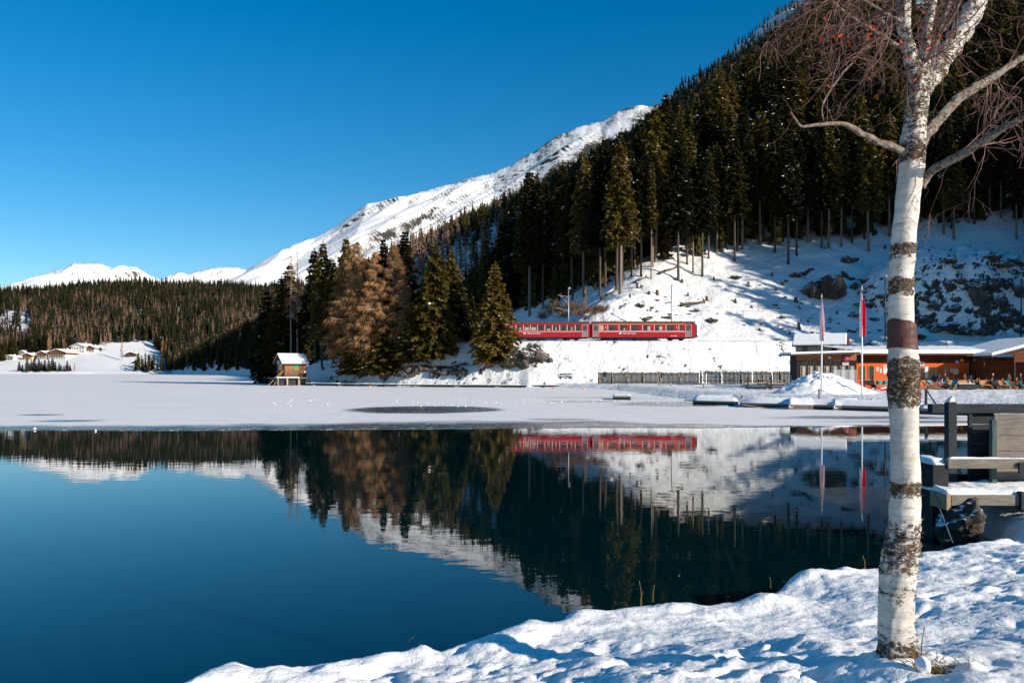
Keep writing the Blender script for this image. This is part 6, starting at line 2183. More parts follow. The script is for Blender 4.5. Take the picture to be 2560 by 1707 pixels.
# ------------------------------------------------------------------ chalets across the lake
def chalet(px0, px1, ptop, pbot, label, wall, upper, balc=True, dark=False, cat='chalet', name='chalet'):
    pc = (px0 + px1) / 2
    g0 = ray_ground(pc, pbot, 1090, 1420)
    s = g0.y / FPX
    W = (px1 - px0) * s; Hh = (pbot - ptop) * s
    e = thing(name, (g0.x, g0.y, g0.z - 0.3), label, cat, 'chalets across the lake', -0.25 if not dark else 0.1)
    zr = Hh; ze = Hh * 0.72; D = W * 0.9
    w2 = W * 0.43
    mb = MB()
    mb.box(-w2, w2, 0, D, -8, ze * 0.66); mb.build('lower_wall', wall, e)
    mb = MB()
    vs = [(-w2, 0.02), (w2, 0.02)]
    pr = [(-w2 * 0.995, ze * 0.66), (w2 * 0.995, ze * 0.66), (w2 * 0.995, ze), (0, zr - 0.4), (-w2 * 0.995, ze)]
    mb.prism([(x, z) for x, z in pr], 0.03, D - 0.03); mb.build('upper_wall', upper, e)
    mb = MB()
    for sgn in (-1, 1):
        sl2 = (zr - ze) / w2
        xa = sgn * W * 0.52; za = ze - (W * 0.52 - w2) * sl2
        pts = [(xa, -1.6, za), (0, -1.6, zr), (0, D + 1, zr), (xa, D + 1, za)]
        snow_slab(mb, pts, 0.35)
    rf = mb.build('roof', M['wood_dark'], e)
    mb = MB()
    for sgn in (-1, 1):
        xa = sgn * W * 0.525; za = ze - (W * 0.525 - w2) * sl2
        pts = [(xa, -1.65, za + 0.75), (0, -1.65, zr + 0.75), (0, D + 1.05, zr + 0.75), (xa, D + 1.05, za + 0.75)]
        snow_slab(mb, pts, 0.73)
    mb.build('roof_snow', M['snow_roof'], rf)
    nw = max(2, int(W / 5))
    for lv, (z0, z1) in enumerate(((ze * 0.15, ze * 0.38), (ze * 0.62, ze * 0.85))):
        for k in range(nw):
            x = -w2 + (k + 0.5) * 2 * w2 / nw
            mb = MB(); mb.box(x - 0.75, x + 0.75, -0.06, 0.02 if lv == 0 else 0.04, z0, z1); mb.build('window', M['glass'], e)
    if balc:
        mb = MB(); mb.box(-w2 * 0.8, w2 * 0.8, -1.2, 0, ze * 0.47, ze * 0.49); mb.box(-w2 * 0.8, w2 * 0.8, -1.25, -1.15, ze * 0.49, ze * 0.60); mb.build('balcony', plain('brown_balcony', (0.16, 0.06, 0.035)), e)
    mb = MB(); mb.box(w2 * 0.25, w2 * 0.4, D * 0.4, D * 0.5, zr - 2, zr + 1.6); mb.build('chimney', wall, rf)


cw = plain('white_chalet_render', (0.66, 0.62, 0.56), 0.9, var=0.05); cb_ = plain('brown_chalet_wood', (0.20, 0.075, 0.04), 0.9, var=0.3)
cy = plain('cream_chalet_render', (0.62, 0.45, 0.25), 0.9, var=0.05); cdark = plain('dark_barn_wood', (0.075, 0.038, 0.025), 0.9, var=0.3)
chalet(-14, 8, 889, 901, 'leftmost chalet cut by the picture edge', cw, cb_)
chalet(17, 47, 868, 885, 'cream chalet high up on the left below the forest', cy, cb_)
chalet(6, 38, 887, 901, 'low snow covered chalet at the left below the cream one', cw, cw)
chalet(44, 67, 876, 893, 'white chalet right of the cream one', cw, cw)
chalet(51, 85, 882, 900, 'wide cream chalet with brown balcony third from the left', cy, cb_)
chalet(87, 122, 877, 899, 'white and brown chalet left of the largest chalet', cw, cb_)
chalet(112, 172, 872, 899, 'largest chalet with wide gable and brown balconies', cw, cb_)
chalet(171, 217, 858, 883, 'white highest chalet with dark windows right of the largest one', cw, cw, False)
chalet(209, 241, 863, 881, 'brown and white chalet at the right end of the village', cw, cb_)
chalet(313, 340, 879, 892, 'small dark wooden barn alone on the far meadow', cdark, cdark, False, True, 'barn', 'barn')
chalet(331, 344, 901, 909, 'tiny dark shed below the barn on the far meadow', cdark, cdark, False, True, 'shed', 'shed')

# ------------------------------------------------------------------ rocks, stumps, logs, shrubs
def rock_mesh(seed, sub=3, rough=0.35, flat=0.75):
    bm = bmesh.new()
    bmesh.ops.create_icosphere(bm, subdivisions=sub, radius=1.0)
    g = np.random.default_rng(seed)
    P = np.array([v.co[:] for v in bm.verts])
    # facets: clip by random planes, then noise
    for k in range(9):
        n = g.normal(0, 1, 3); n /= np.linalg.norm(n)
        dlim = g.uniform(0.55, 0.85)
        d = P @ n
        P = P - np.outer(np.maximum(d - dlim, 0), n)
    nz = fbm(P[:, 0] * 1.8 + seed, P[:, 1] * 1.8 + P[:, 2] * 1.3, 3, seed)
    nz2 = fbm(P[:, 0] * 5 + seed, P[:, 1] * 5 - P[:, 2] * 4.3, 3, seed + 9)
    P = P * (1 + rough * (0.9 * nz + 0.45 * nz2)[:, None])
    P[:, 2] *= flat
    for v, p in zip(bm.verts, P): v.co = p
    me = bpy.data.meshes.new('rock')
    bm.to_mesh(me); bm.free()
    return me


ROCKS = [rock_mesh(600 + k, 4, 0.5) for k in range(7)]
ROCKS_S = [rock_mesh(620 + k, 3, 0.55) for k in range(6)]
for m_ in ROCKS + ROCKS_S: m_.materials.append(M['rock'])


def rock(px, py, rx, rz_, label, group=None, seed=0, small=False, Y=None, sink=0.25, bare=False):
    g0 = ray_ground(px, py, 100, 420) if Y is None else gp(px, Y)
    s = g0.y / FPX
    me = (ROCKS_S if small else ROCKS)[seed % (6 if small else 7)]
    o = bpy.data.objects.new('rock', me); COL.objects.link(o)
    h = rz_ * s
    o.location = (g0.x, g0.y, terr1(g0.x, g0.y) + h * (1 - 2 * sink) * 0.5)
    o.scale = (rx * s, rx * s * 0.8, h)
    o.rotation_euler = (0, 0, seed * 1.7)
    return tag(o, label, 'rock', group)


rock(2068, 742, 40, 52, 'big grey boulder on the shaded clearing, right half', None, 0, sink=0.1)
rock(2032, 742, 24, 36, 'big grey boulder on the shaded clearing, smaller left half', None, 1, sink=0.1)
for k, (px, py, rx, rz_) in enumerate([(1988, 692, 16, 12), (2012, 686, 14, 12), (2028, 676, 10, 9), (2118, 655, 22, 12), (2112, 692, 14, 16), (2128, 700, 10, 10), (2140, 722, 16, 16), (2160, 706, 14, 10), (2178, 718, 10, 7), (2165, 764, 26, 9), (2135, 790, 18, 12), (2185, 800, 14, 10), (2205, 745, 16, 12), (2130, 830, 14, 8)]):
    rock(px, py, rx, rz_, 'dark rock breaking the snow around the big boulder', 'rocks around the boulder', 2 + k, True)
for k, (px, py, rx, rz_) in enumerate([(2372, 656, 20, 12), (2395, 672, 18, 10), (2480, 650, 30, 16), (2510, 668, 30, 18), (2540, 660, 24, 16), (2400, 706, 20, 14), (2372, 716, 14, 10), (2430, 722, 36, 26), (2448, 752, 34, 40), (2480, 720, 26, 24), (2520, 716, 22, 22), (2545, 740, 22, 26), (2500, 762, 24, 20), (2385, 778, 18, 14),
                                       (2370, 822, 34, 22), (2410, 836, 34, 20), (2450, 838, 26, 18), (2340, 830, 18, 12), (2520, 800, 22, 16), (2552, 830, 18, 14), (2310, 750, 18, 12), (2330, 772, 16, 11), (2298, 800, 14, 12), (2300, 846, 20, 12), (2290, 700, 14, 8)]):
    rock(px, py, rx, rz_, 'dark rock face ' + ('near the top' if py < 680 else 'in the middle' if py < 770 else 'at the foot') + ' of the snowy rock knoll, ' + ('close to the birch trunk' if px < 2350 else 'on its left half' if px < 2450 else 'on its right half'), 'rock faces of the right knoll', 20 + k, k % 2 == 0)
for k, (px, py, rx, rz_, lab) in enumerate([(1600, 766, 13, 10, 'dark rock patch on the sunlit knoll'), (1617, 800, 16, 9, 'brown earthy rock just above the right coach roof'), (1672, 796, 12, 10, 'dark rock beside the second overhead mast'),
                                            (1778, 806, 14, 10, 'dark rock right of the last coach'), (1742, 778, 12, 8, 'flat dark rock above the end of the train'), (1840, 696, 14, 9, 'dark rock in the shaded upper clearing'), (1958, 795, 12, 7, 'flat dark rock near the foot of the clearing')]):
    rock(px, py, rx, rz_, lab, None, 50 + k, True)
_rr = np.random.default_rng(91)
for k in range(60):
    a_ = k < 42
    px, py = (_rr.uniform(1850, 2225), _rr.uniform(690, 835)) if a_ else (_rr.uniform(1560, 1800), _rr.uniform(735, 805))
    rock(px, py, _rr.uniform(2.5, 8), _rr.uniform(2.5, 5), 'small dark stone or root poking through the snow ' + ('of the shaded clearing' if a_ else 'of the sunlit knoll'), 'small stones in the snow slope', k, True)
# shore rocks beside the lone spruce and below the point
for k, (px, Y, rx, rz_, lab) in enumerate([(1284, 142.0, 28, 46, 'brown lichened rock at the shore right of the lone spruce'), (1340, 141.5, 36, 34, 'second brown shore rock right of the lone spruce'), (1312, 141.0, 22, 24, 'low rock between the two brown shore rocks'), (1372, 141.2, 10, 10, 'small pointed rock at the right end of the shore rocks'), (1262, 142.2, 14, 20, 'dark rock under the lone spruce branches')]):
    o = rock(px, None, rx, rz_, lab, None, 60 + k, Y=Y, sink=0.2)
    o.material_slots[0].link = 'OBJECT'; o.material_slots[0].material = M['rock_bare'] if k != 1 else M['rock']
for k in range(24):
    px = 895 + k * 11.5 + rng.uniform(-5, 5); Y = np.interp(px, [900, 1000, 1170], [157.4, 148.9, 142.9]) + rng.uniform(-0.4, 1.2)
    o = rock(px, None, rng.uniform(6, 16), rng.uniform(7, 18), 'low brown rock in the rocky shore below the wooded point', 'shore rocks of the wooded point', 70 + k, True, Y=Y, sink=0.15)
    o.material_slots[0].link = 'OBJECT'; o.material_slots[0].material = M['rock_bare']
for k, (px, Y, rx, rz_) in enumerate([(835, 160.5, 12, 12), (862, 159, 14, 22), (880, 157.5, 10, 14), (845, 161, 8, 16), (795, 167, 8, 6), (815, 164, 9, 7)]):
    rock(px, None, rx, rz_, 'dark rock on the shaded shore right of the boathouse', 'rocks right of the boathouse', 90 + k, True, Y=Y)

STUMP_V = []
for k in range(3):
    mb = MB()
    h = 0.9 + 0.35 * k
    mb.tube([(0, 0, -0.5), (0, 0, 0.1), (0.02, 0, 0.4), (0.03, 0.02, h)], [0.42, 0.36, 0.29, 0.27], 10)
    o = mb.build('stump_tmp', M['bark'], smooth=False)
    mb = MB(); mb.tube([(0.03, 0.02, h), (0.03, 0.02, h + 0.12), (0.03, 0.02, h + 0.2)], [0.28, 0.27, 0.12], 10)
    o2 = mb.build('stump_tmp', M['snow_roof'], smooth=True)
    STUMP_V.append((o.data, o2.data)); bpy.data.objects.remove(o); bpy.data.objects.remove(o2)
for k, (px, py, hp) in enumerate([(1622, 735, 16), (1643, 736, 16), (1593, 720, 13), (1604, 718, 12), (1575, 743, 10), (1690, 701, 10), (1705, 705, 13), (1785, 701, 10), (1768, 752, 15), (1760, 757, 13), (1955, 711, 13), (1940, 726, 8), (1990, 755, 19), (2093, 784, 11),
                                  (1998, 822, 16), (1899, 826, 14), (1945, 817, 8), (1974, 837, 8), (1904, 812, 12), (1839, 756, 12), (1871, 713, 12), (2061, 622, 10), (2212, 622, 11), (2075, 800, 8), (2020, 805, 8), (1880, 770, 9), (1930, 690, 10), (1815, 725, 8), (2190, 770, 9), (1720, 740, 9), (1665, 760, 8), (1550, 770, 9)]):
    g0 = ray_ground(px, py, 150, 420)
    lit = px < 1800
    e = thing('tree_stump', (g0.x, g0.y, terr1(g0.x, g0.y)), 'snow capped tree stump on the sunlit knoll behind the train' if lit else 'small tree stump in the shaded clearing behind the restaurant', 'stump', 'stumps on the knoll' if lit else 'stumps in the clearing', k * 1.1)
    s = hp * g0.y / FPX / 1.3
    e.scale = (s * 1.05, s * 1.05, s * (0.55 + 0.35 * ((k * 7) % 5) / 4))
    e.rotation_euler = (0.12 * math.sin(k * 3.1), 0.12 * math.cos(k * 2.3), k * 1.1)
    a, b = STUMP_V[k % 3]
    for nm, mm in (('stump', a), ('snow_cap', b)):
        c = bpy.data.objects.new(nm, mm); COL.objects.link(c); c.parent = e


def log(p0, p1, r, label):
    a = ray_ground(*p0, 150, 420); b = ray_ground(*p1, 150, 420)
    a.z = terr1(a.x, a.y) + r * 1.2; b.z = terr1(b.x, b.y) + r * 1.6
    mb = MB(); mb.tube([Vector((0, 0, 0)).lerp(b - a, k / 5) + Vector((0, 0, 0.1 * math.sin(k))) for k in range(6)], [r, r * 0.97, r * 0.92, r * 0.88, r * 0.8, r * 0.7], 8)
    e = thing('fallen_log', a, label, 'log'); mb.build('trunk', M['bark'], e, smooth=True)
    mb = MB(); mb.tube([Vector((0, 0, r * 0.75)).lerp(b - a + Vector((0, 0, r * 0.6)), k / 5) for k in range(1, 5)], r * 0.55, 6); mb.build('snow_cover', M['snow_roof'], e, smooth=True)


log((1702, 768), (1758, 760), 0.32, 'fallen log lying across the sunlit knoll')
log((1502, 752), (1540, 728), 0.35, 'fallen trunk leaning up the slope left of the tall olive spruce')
log((1590, 710), (1616, 695), 0.28, 'dark fallen log at the forest edge')
log((1648, 688), (1692, 672), 0.30, 'snowy fallen trunk between the forest edge trees')


def shrub(px, py, w, h, label, n=260, col='larch', group=None):
    g0 = ray_ground(px, py, 140, 400)
    s = g0.y / FPX
    W = w * s; Hh = h * s
    g = np.random.default_rng(int(px))
    P = np.stack([g.normal(0, 0.22, n) * W, g.normal(0, 0.3, n), g.uniform(0, 0.35, n) * Hh], 1)
    D = unit(np.stack([g.normal(0, 0.55, n), g.normal(0, 0.55, n), g.uniform(0.5, 1.2, n)], 1))
    V, Q = kites(P, D, unit(np.cross(D, g.normal(0, 1, (n, 3)))), g.uniform(0.3, 0.75, n) * Hh, g.uniform(0.05, 0.10, n))
    o = obj('shrub', mesh_np('shrub', V, [Q]), M[col]); o.location = (g0.x, g0.y, terr1(g0.x, g0.y))
    return tag(o, label, 'shrub', group)


for k, (px, py, w, h) in enumerate([(1372, 790, 40, 46), (1396, 788, 36, 50), (1432, 782, 36, 44), (1450, 795, 40, 34), (1482, 790, 40, 36), (1505, 782, 34, 26), (1355, 800, 26, 30), (1412, 797, 44, 28)]):
    shrub(px, py, w, h, 'bare brown shrub on the snow behind the left coach', 240, 'larch', 'shrubs behind the left coach')
g0 = ray_ground(1463, 792, 140, 300)
plant_tree('larch_tree', LA_FAR[1], g0, 76 * g0.y / FPX, 'small slender bare larch right of the first overhead mast', 'tree', None, 0.5, 1.1)
for k, px in enumerate(range(935, 1170, 16)):
    Y = np.interp(px, [900, 1000, 1170], [158.6, 150.2, 144.4])
    x = (px - 1280) * Y / FPX
    g = np.random.default_rng(px)
    n = 130
    P = np.stack([g.normal(0, 0.5, n), g.normal(0, 0.3, n), g.uniform(0, 0.3, n)], 1)
    D = unit(np.stack([g.normal(0, 0.7, n), g.normal(0, 0.7, n), g.uniform(0.2, 1.0, n)], 1))
    V, Q = kites(P, D, unit(np.cross(D, g.normal(0, 1, (n, 3)))), g.uniform(0.3, 0.7, n), g.uniform(0.06, 0.13, n))
    o = obj('heather_bush', mesh_np('heather_bush', V, [Q]), leaf_mat('rusty_heather', (0.10, 0.035, 0.015), (0.22, 0.075, 0.03), 0.1)) if k == 0 else obj('heather_bush', mesh_np('heather_bush', V, [Q]), bpy.data.materials['rusty_heather'])
    o.location = (x, Y, terr1(x, Y) + 0.1)
    tag(o, 'low rusty brown bush above the rocky shore of the wooded point', 'bush', 'rusty bushes of the wooded point')

# ------------------------------------------------------------------ birch
BY = BIRCH.y
BS = BY / FPX


def bat(px, py, dy=0.0):
    Y = BY + dy
    return at(px, py, Y)


TR = [(1684, 2250, 142), (1660, 2247, 122), (1636, 2245, 106), (1612, 2243, 96), (1570, 2240, 90), (1517, 2240, 86), (1460, 2243, 88), (1415, 2247, 92), (1363, 2255, 90), (1312, 2260, 82), (1260, 2262, 77), (1209, 2262, 74), (1106, 2261, 70), (1040, 2260, 71), (1000, 2260, 78), (951, 2260, 80), (900, 2258, 74), (860, 2255, 65), (800, 2254, 63),
      (740, 2254, 62), (715, 2254, 64), (689, 2254, 60), (640, 2257, 62), (610, 2259, 61), (574, 2261, 59), (520, 2267, 60), (459, 2274, 62), (413, 2279, 63), (367, 2282, 67), (321, 2285, 58), (258, 2294, 54), (207, 2304, 50), (170, 2306, 40), (120, 2312, 26), (60, 2322, 20), (0, 2334, 17), (-120, 2350, 14), (-300, 2365, 9), (-480, 2370, 3)]


def bark_mat():
    t = NT('birch_bark')
    g = t.n('ShaderNodeNewGeometry'); pos = g.outputs['Position']
    sep = t.n('ShaderNodeSeparateXYZ'); t.l(pos, sep.inputs[0])
    # patchiness by height on this very trunk
    prow = [(1660, .60), (1600, .55), (1575, .45), (1540, .30), (1500, .46), (1470, .52), (1450, .40), (1430, .52), (1360, .57), (1305, .52), (1285, .30), (1262, .22), (1245, .46), (1228, .60), (1206, .62), (1190, .18), (1180, .36), (1168, .15), (1125, .12), (1115, .46), (1104, .12), (1030, .10),
            (1014, .56), (960, .63), (900, .57), (886, .2), (878, .06), (750, .06), (738, .55), (700, .62), (688, .15), (655, .10), (645, .55), (615, .6), (605, .12), (450, .10), (425, .25), (405, .60), (370, .58), (340, .48), (300, .55), (250, .53), (200, .55), (100, .5), (0, .48)]
    z0, z1 = 0.9, 5.0
    cr = t.n('ShaderNodeFloatCurve'); mp = cr.mapping.curves[0]
    L = sorted([((CAM_H - (py - HZ) * BS - z0) / (z1 - z0), p) for py, p in prow])
    mp.points[0].location = (0, L[0][1]); mp.points[1].location = (1, L[-1][1])
    for a, b in L:
        if 0.003 < a < 0.997:
            q = mp.points.new(a, b); q.handle_type = 'VECTOR'
    cr.mapping.update()
    wob = t.noise(t.geo((1, 1, 1)), 9.0, 3)
    zz = t.math('ADD', sep.outputs['Z'], t.math('MULTIPLY', t.math('SUBTRACT', wob, 0.5), 0.10))
    t.l(t.math('DIVIDE', t.math('SUBTRACT', zz, z0), z1 - z0, clamp=True), cr.inputs['Value'])
    p = cr.outputs[0]
    nz = t.math('ADD', t.math('MULTIPLY', t.noise(t.geo((1, 1, 1.5)), 21.0, 8, 0.78), 0.7), t.math('MULTIPLY', t.noise(t.geo((1, 1, 2.4)), 75.0, 4, 0.65), 0.3))
    m = t.math('SUBTRACT', nz, t.math('SUBTRACT', 0.95, t.math('MULTIPLY', p, 0.84)))
    mr = t.n('ShaderNodeMapRange'); t.l(m, mr.inputs[0]); mr.inputs[1].default_value = -0.015; mr.inputs[2].default_value = 0.03
    patch = mr.outputs[0]
    # fine lenticels: short dark dashes round the stem
    ln = t.noise(t.geo((14, 14, 130)), 1.0, 3, 0.6)
    len_ = t.ramp(ln, [(0.60, 0.0), (0.66, 0.9)])
    base = t.ramp(t.noise(t.geo((2, 2, 14)), 2.4, 5, 0.6), [(0.25, (0.42, 0.35, 0.28)), (0.5, (0.60, 0.54, 0.47)), (0.75, (0.74, 0.70, 0.64))])
    base = t.mix(t.ramp(t.noise(t.geo((1, 1, 0.6)), 6.0, 5, 0.6), [(0.46, 0.0), (0.66, 0.65)]), base, (0.36, 0.33, 0.30))
    c = t.mix(t.math('MULTIPLY', len_, 0.7), base, (0.12, 0.085, 0.065))
    n2 = t.noise(pos, 60.0, 5, 0.7); n3 = t.noise(pos, 11.0, 3, 0.5)
    dk = t.ramp(n2, [(0.3, (0.010, 0.008, 0.007)), (0.48, (0.055, 0.035, 0.022)), (0.58, (0.13, 0.09, 0.06)), (0.66, (0.36, 0.33, 0.28))])
    oc = t.ramp(n2, [(0.35, (0.05, 0.022, 0.007)), (0.6, (0.20, 0.085, 0.018)), (0.75, (0.30, 0.16, 0.05))])
    pc = t.mix(t.ramp(n3, [(0.48, 0.0), (0.62, 1.0)]), dk, oc)
    c = t.mix(patch, c, pc)
    h = t.math('ADD', t.math('MULTIPLY', t.math('MULTIPLY', patch, n2), 1.6), t.math('MULTIPLY', ln, -0.12))
    t.bump(h, 0.9, 0.012)
    return t.base(c, 0.75, 0.2)


def limb_mat():
    t = NT('birch_limb_bark')
    n2 = t.noise(t.geo(), 55.0, 6, 0.7); n3 = t.noise(t.geo(), 14.0, 3)
    c = t.ramp(n2, [(0.36, (0.02, 0.014, 0.01)), (0.50, (0.14, 0.10, 0.075)), (0.61, (0.34, 0.28, 0.23)), (0.74, (0.56, 0.52, 0.47))])
    c = t.mix(t.ramp(n3, [(0.5, 0.0), (0.62, 0.85)]), c, (0.17, 0.17, 0.15))
    c = t.mix(t.ramp(t.noise(t.geo(), 22.0, 3), [(0.64, 0.0), (0.72, 0.8)]), c, (0.26, 0.11, 0.025))
    t.bump(n2, 0.8, 0.006)
    return t.base(c, 0.85, 0.2)


M['birch'] = bark_mat(); M['limb'] = limb_mat()
M['limb_dark'] = plain('grey_brown_branch_bark', (0.15, 0.115, 0.09), 0.85, var=0.75, scale=28.0)
M['twig'] = plain('birch_twig', (0.15, 0.075, 0.062), 0.6, var=0.65, scale=8.0)
M['leaf_dead'] = plain('dead_birch_leaf', (0.50, 0.085, 0.025), 0.7, var=0.35, scale=9.0)

birch = thing('birch_tree', (BIRCH.x, BIRCH.y, 0.9), 'white barked birch with red brown painted band in the near snow', 'tree')
BO = birch.location.copy()


def tube_np(path, rad, nseg, step, disp=None, jit=0.5):
    """smooth dense tube along path (list of Vectors), displaced radially"""
    P = np.array([p[:] for p in path], float); Rr = np.array(rad, float)
    d = np.concatenate([[0], np.cumsum(np.linalg.norm(np.diff(P, axis=0), axis=1))])
    n = max(4, int(d[-1] / step))
    u = np.linspace(0, d[-1], n)
    C = np.stack([np.interp(u, d, P[:, k]) for k in range(3)], 1)
    rr = np.interp(u, d, Rr)
    ker = np.ones(5) / 5
    for k in range(3):
        pad = np.concatenate([[C[0, k]] * 2, C[:, k], [C[-1, k]] * 2]); sm = np.convolve(pad, ker, 'valid'); sm[0] = C[0, k]; sm[-1] = C[-1, k]; C[:, k] = sm
    pad = np.concatenate([[rr[0]] * 2, rr, [rr[-1]] * 2]); rr = np.convolve(pad, ker, 'valid')
    jj = np.minimum(1, u / 0.15)[:, None] * rr[:, None] * jit
    C = C + jj * np.stack([fbm(u * 7 + P[0, 0] * 9, u * 0 + 3, 3, 720), fbm(u * 7 + 50, u * 0 + P[0, 2] * 5, 3, 721), fbm(u * 7 + 90, u * 0 + 7, 3, 722)], 1)
    T = np.gradient(C, axis=0); T /= np.linalg.norm(T, axis=1, keepdims=True) + 1e-9
    ref = np.array([0.3, 1.0, 0.2]) if abs(T[0, 2]) > 0.6 else np.array([0, 0, 1.0])
    S = np.cross(T, ref); S /= np.linalg.norm(S, axis=1, keepdims=True); U = np.cross(S, T)
    a = np.arange(nseg) * 2 * np.pi / nseg
    R2 = np.repeat(rr[:, None], nseg, 1)
    if disp is not None: R2 = R2 + disp(np.repeat(u[:, None], nseg, 1), np.repeat(a[None, :], n, 0), C[:, 2][:, None], rr[:, None])
    V = C[:, None, :] + R2[:, :, None] * (np.cos(a)[None, :, None] * S[:, None, :] + np.sin(a)[None, :, None] * U[:, None, :])
    i = (np.arange(n - 1)[:, None] * nseg + np.arange(nseg)[None, :]); j = (np.arange(n - 1)[:, None] * nseg + (np.arange(nseg)[None, :] + 1) % nseg)
    Q = np.stack([i, j, j + nseg, i + nseg], 2).reshape(-1, 4)
    return V.reshape(-1, 3), Q


path = [bat(px, py) - BO for py, px, w in TR]
rad = [w * BS / 2 * 0.94 for py, px, w in TR]


def trunk_disp(u, a, z, r):
    py = HZ - (z + BO.z - CAM_H) / BS
    rough = np.interp(py, [0, 200, 420, 430, 605, 615, 645, 655, 690, 700, 738, 750, 885, 895, 1014, 1030, 1200, 1230, 1300, 1310, 1425, 1460, 1600, 1660], [.6, .8, .8, .1, .1, .7, .7, .1, .5, .7, .7, .1, .1, 1, 1, .1, .5, .5, .4, 1, 1, .5, .8, 1.4])
    ca, sa = np.cos(a), np.sin(a)
    f = fbm(u * 16 + ca * 3, sa * 3 + ca * 1.3, 4, 700)
    g = fbm(u * 5 + ca, sa * 1.1, 3, 701)
    root = np.clip((1680 - py) / 80, 0, 1)
    flare = (1 - root) * 0.0 * r * (0.5 + 0.5 * np.cos(a * 3 + 0.6))
    return r * (0.16 * rough * f + 0.05 * g) + flare


V, Q = tube_np(path, rad, 56, 0.012, trunk_disp, 0.07)
obj('trunk', mesh_np('trunk', V, [Q], smooth=True), M['birch'], birch)
# painted band, a coat of paint slightly proud of the bark with an uneven upper edge
t = NT('red_brown_paint')
nz = t.noise(t.geo((1, 1, 0.5)), 18, 5, 0.65)
cr = t.noise(t.geo((30, 30, 3.0)), 1.0, 3, 0.6)
t.base(t.mix(t.ramp(cr, [(0.63, 0.0), (0.70, 0.8)]), t.ramp(nz, [(0.3, (0.060, 0.017, 0.013)), (0.7, (0.105, 0.033, 0.027))]), (0.02, 0.008, 0.006)), 0.6, 0.35)
t.bump(t.math('SUBTRACT', nz, cr), 0.6, 0.006)
nA, nB = 56, 26
V = []; Q = []
for j in range(nB + 1):
    for i in range(nA):
        a = 2 * math.pi * i / nA
        top = 806 - 9 * math.sin(a * 2 + 0.6) - 10 * math.exp(-((a - 4.9) / 0.5) ** 2); bot = 872 + 3 * math.sin(a + 1)
        py = bot + (top - bot) * j / nB
        px = np.interp(-py, [-q[0] for q in TR], [q[1] for q in TR]); w = np.interp(-py, [-q[0] for q in TR], [q[2] for q in TR])
        c = bat(px, py) - BO
        bump = 1 + 0.02 * math.sin(a * 5 + py * 0.1) + 0.015 * math.sin(py * 0.35 + a * 2)
        rr = w * BS / 2 * bump + 0.005
        V.append((c.x + rr * math.cos(a), c.y + rr * math.sin(a), c.z))
for j in range(nB):
    for i in range(nA):
        k = (i + 1) % nA; Q.append((j * nA + i, j * nA + k, (j + 1) * nA + k, (j + 1) * nA + i))
pb = obj('painted_band', mesh_np('painted_band', np.array(V), [np.array(Q)], smooth=True), t.m, birch)
pb['label'] = 'red brown painted band'

LIMBS = [  # px,py,width px, dy
    [(2300, 470, 22, 0), (2312, 448, 22, 0.0), (2335, 425, 21, -0.05), (2359, 408, 20, -0.1), (2417, 379, 19, -0.2), (2474, 344, 17, -0.3), (2531, 310, 15, -0.4), (2600, 268, 12, -0.5), (2700, 190, 6, -0.7)],
    [(2295, 375, 26, 0), (2313, 339, 26, 0.03), (2348, 298, 25, 0.08), (2394, 253, 22, 0.15), (2440, 218, 20, 0.22), (2491, 184, 18, 0.3), (2560, 141, 16, 0.4), (2660, 70, 10, 0.55), (2760, -40, 5, 0.7)],
    [(2268, 390, 17, 0), (2245, 372, 17, -0.05), (2187, 350, 15, -0.15), (2141, 327, 13, -0.25), (2112, 310, 10, -0.3), (2072, 310, 9, -0.35), (2032, 313, 7, -0.4), (2000, 318, 5, -0.45), (1988, 298, 4, -0.47), (1975, 280, 2, -0.5)],
    [(2305, 240, 34, 0), (2316, 215, 40, 0.03), (2336, 189, 42, 0.06), (2358, 152, 44, 0.1), (2380, 118, 47, 0.14), (2411, 75, 48, 0.2), (2428, 30, 46, 0.25), (2440, -5, 44, 0.28), (2462, -90, 38, 0.36), (2500, -220, 28, 0.5), (2540, -380, 14, 0.6), (2560, -520, 4, 0.7)],
    [(2300, 225, 30, -0.02), (2290, 190, 31, -0.05), (2277, 150, 31, -0.08), (2267, 115, 31, -0.1), (2259, 57, 30, -0.14), (2262, 0, 29, -0.18), (2258, -90, 25, -0.24), (2240, -230, 17, -0.32), (2225, -400, 6, -0.4)],
    [(2322, 190, 12, 0.02), (2336, 120, 11, -0.05), (2355, 60, 11, -0.1), (2375, 0, 10, -0.15), (2390, -100, 6, -0.2)],
    [(2318, 150, 10, -0.05), (2350, 85, 9, -0.15), (2395, 20, 8, -0.25), (2420, -60, 5, -0.3)],
    [(2060, 308, 3, -0.35), (2052, 270, 4, -0.3), (2072, 230, 4, -0.28), (2100, 190, 5, -0.22), (2140, 150, 4, -0.15), (2190, 100, 5, -0.1), (2255, 60, 6, -0.1)],
    [(2268, 130, 10, -0.1), (2215, 95, 9, -0.2), (2150, 60, 8, -0.3), (2090, 15, 7, -0.35), (2040, -40, 4, -0.4)],
    [(2262, 60, 9, -0.15), (2200, 25, 8, -0.3), (2120, -20, 6, -0.4), (2050, -60, 3, -0.5)],
]
limb_pts = []
for k, L in enumerate(LIMBS):
    P = [bat(px, py, dy) - BO for px, py, w, dy in L]
    rd = [w * BS / 2 for px, py, w, dy in L]
    big = max(w for _, _, w, _ in L) > 15
    V, Q = tube_np(P, rd, 22 if big else 10, 0.012 if big else 0.02, lambda u, a, z, r: r * 0.42 * fbm(u * 20 + np.cos(a) * 2, np.sin(a) * 2, 3, 710 + k))
    obj('branch', mesh_np('branch', V, [Q], smooth=True), M['birch'] if k in (3, 4) else M['limb_dark'] if k in (2, 7, 8, 9) else M['limb'], birch)
    limb_pts.append(P)

tw = MB(); dl = MB(); ENDS = []
g = random.Random(11)


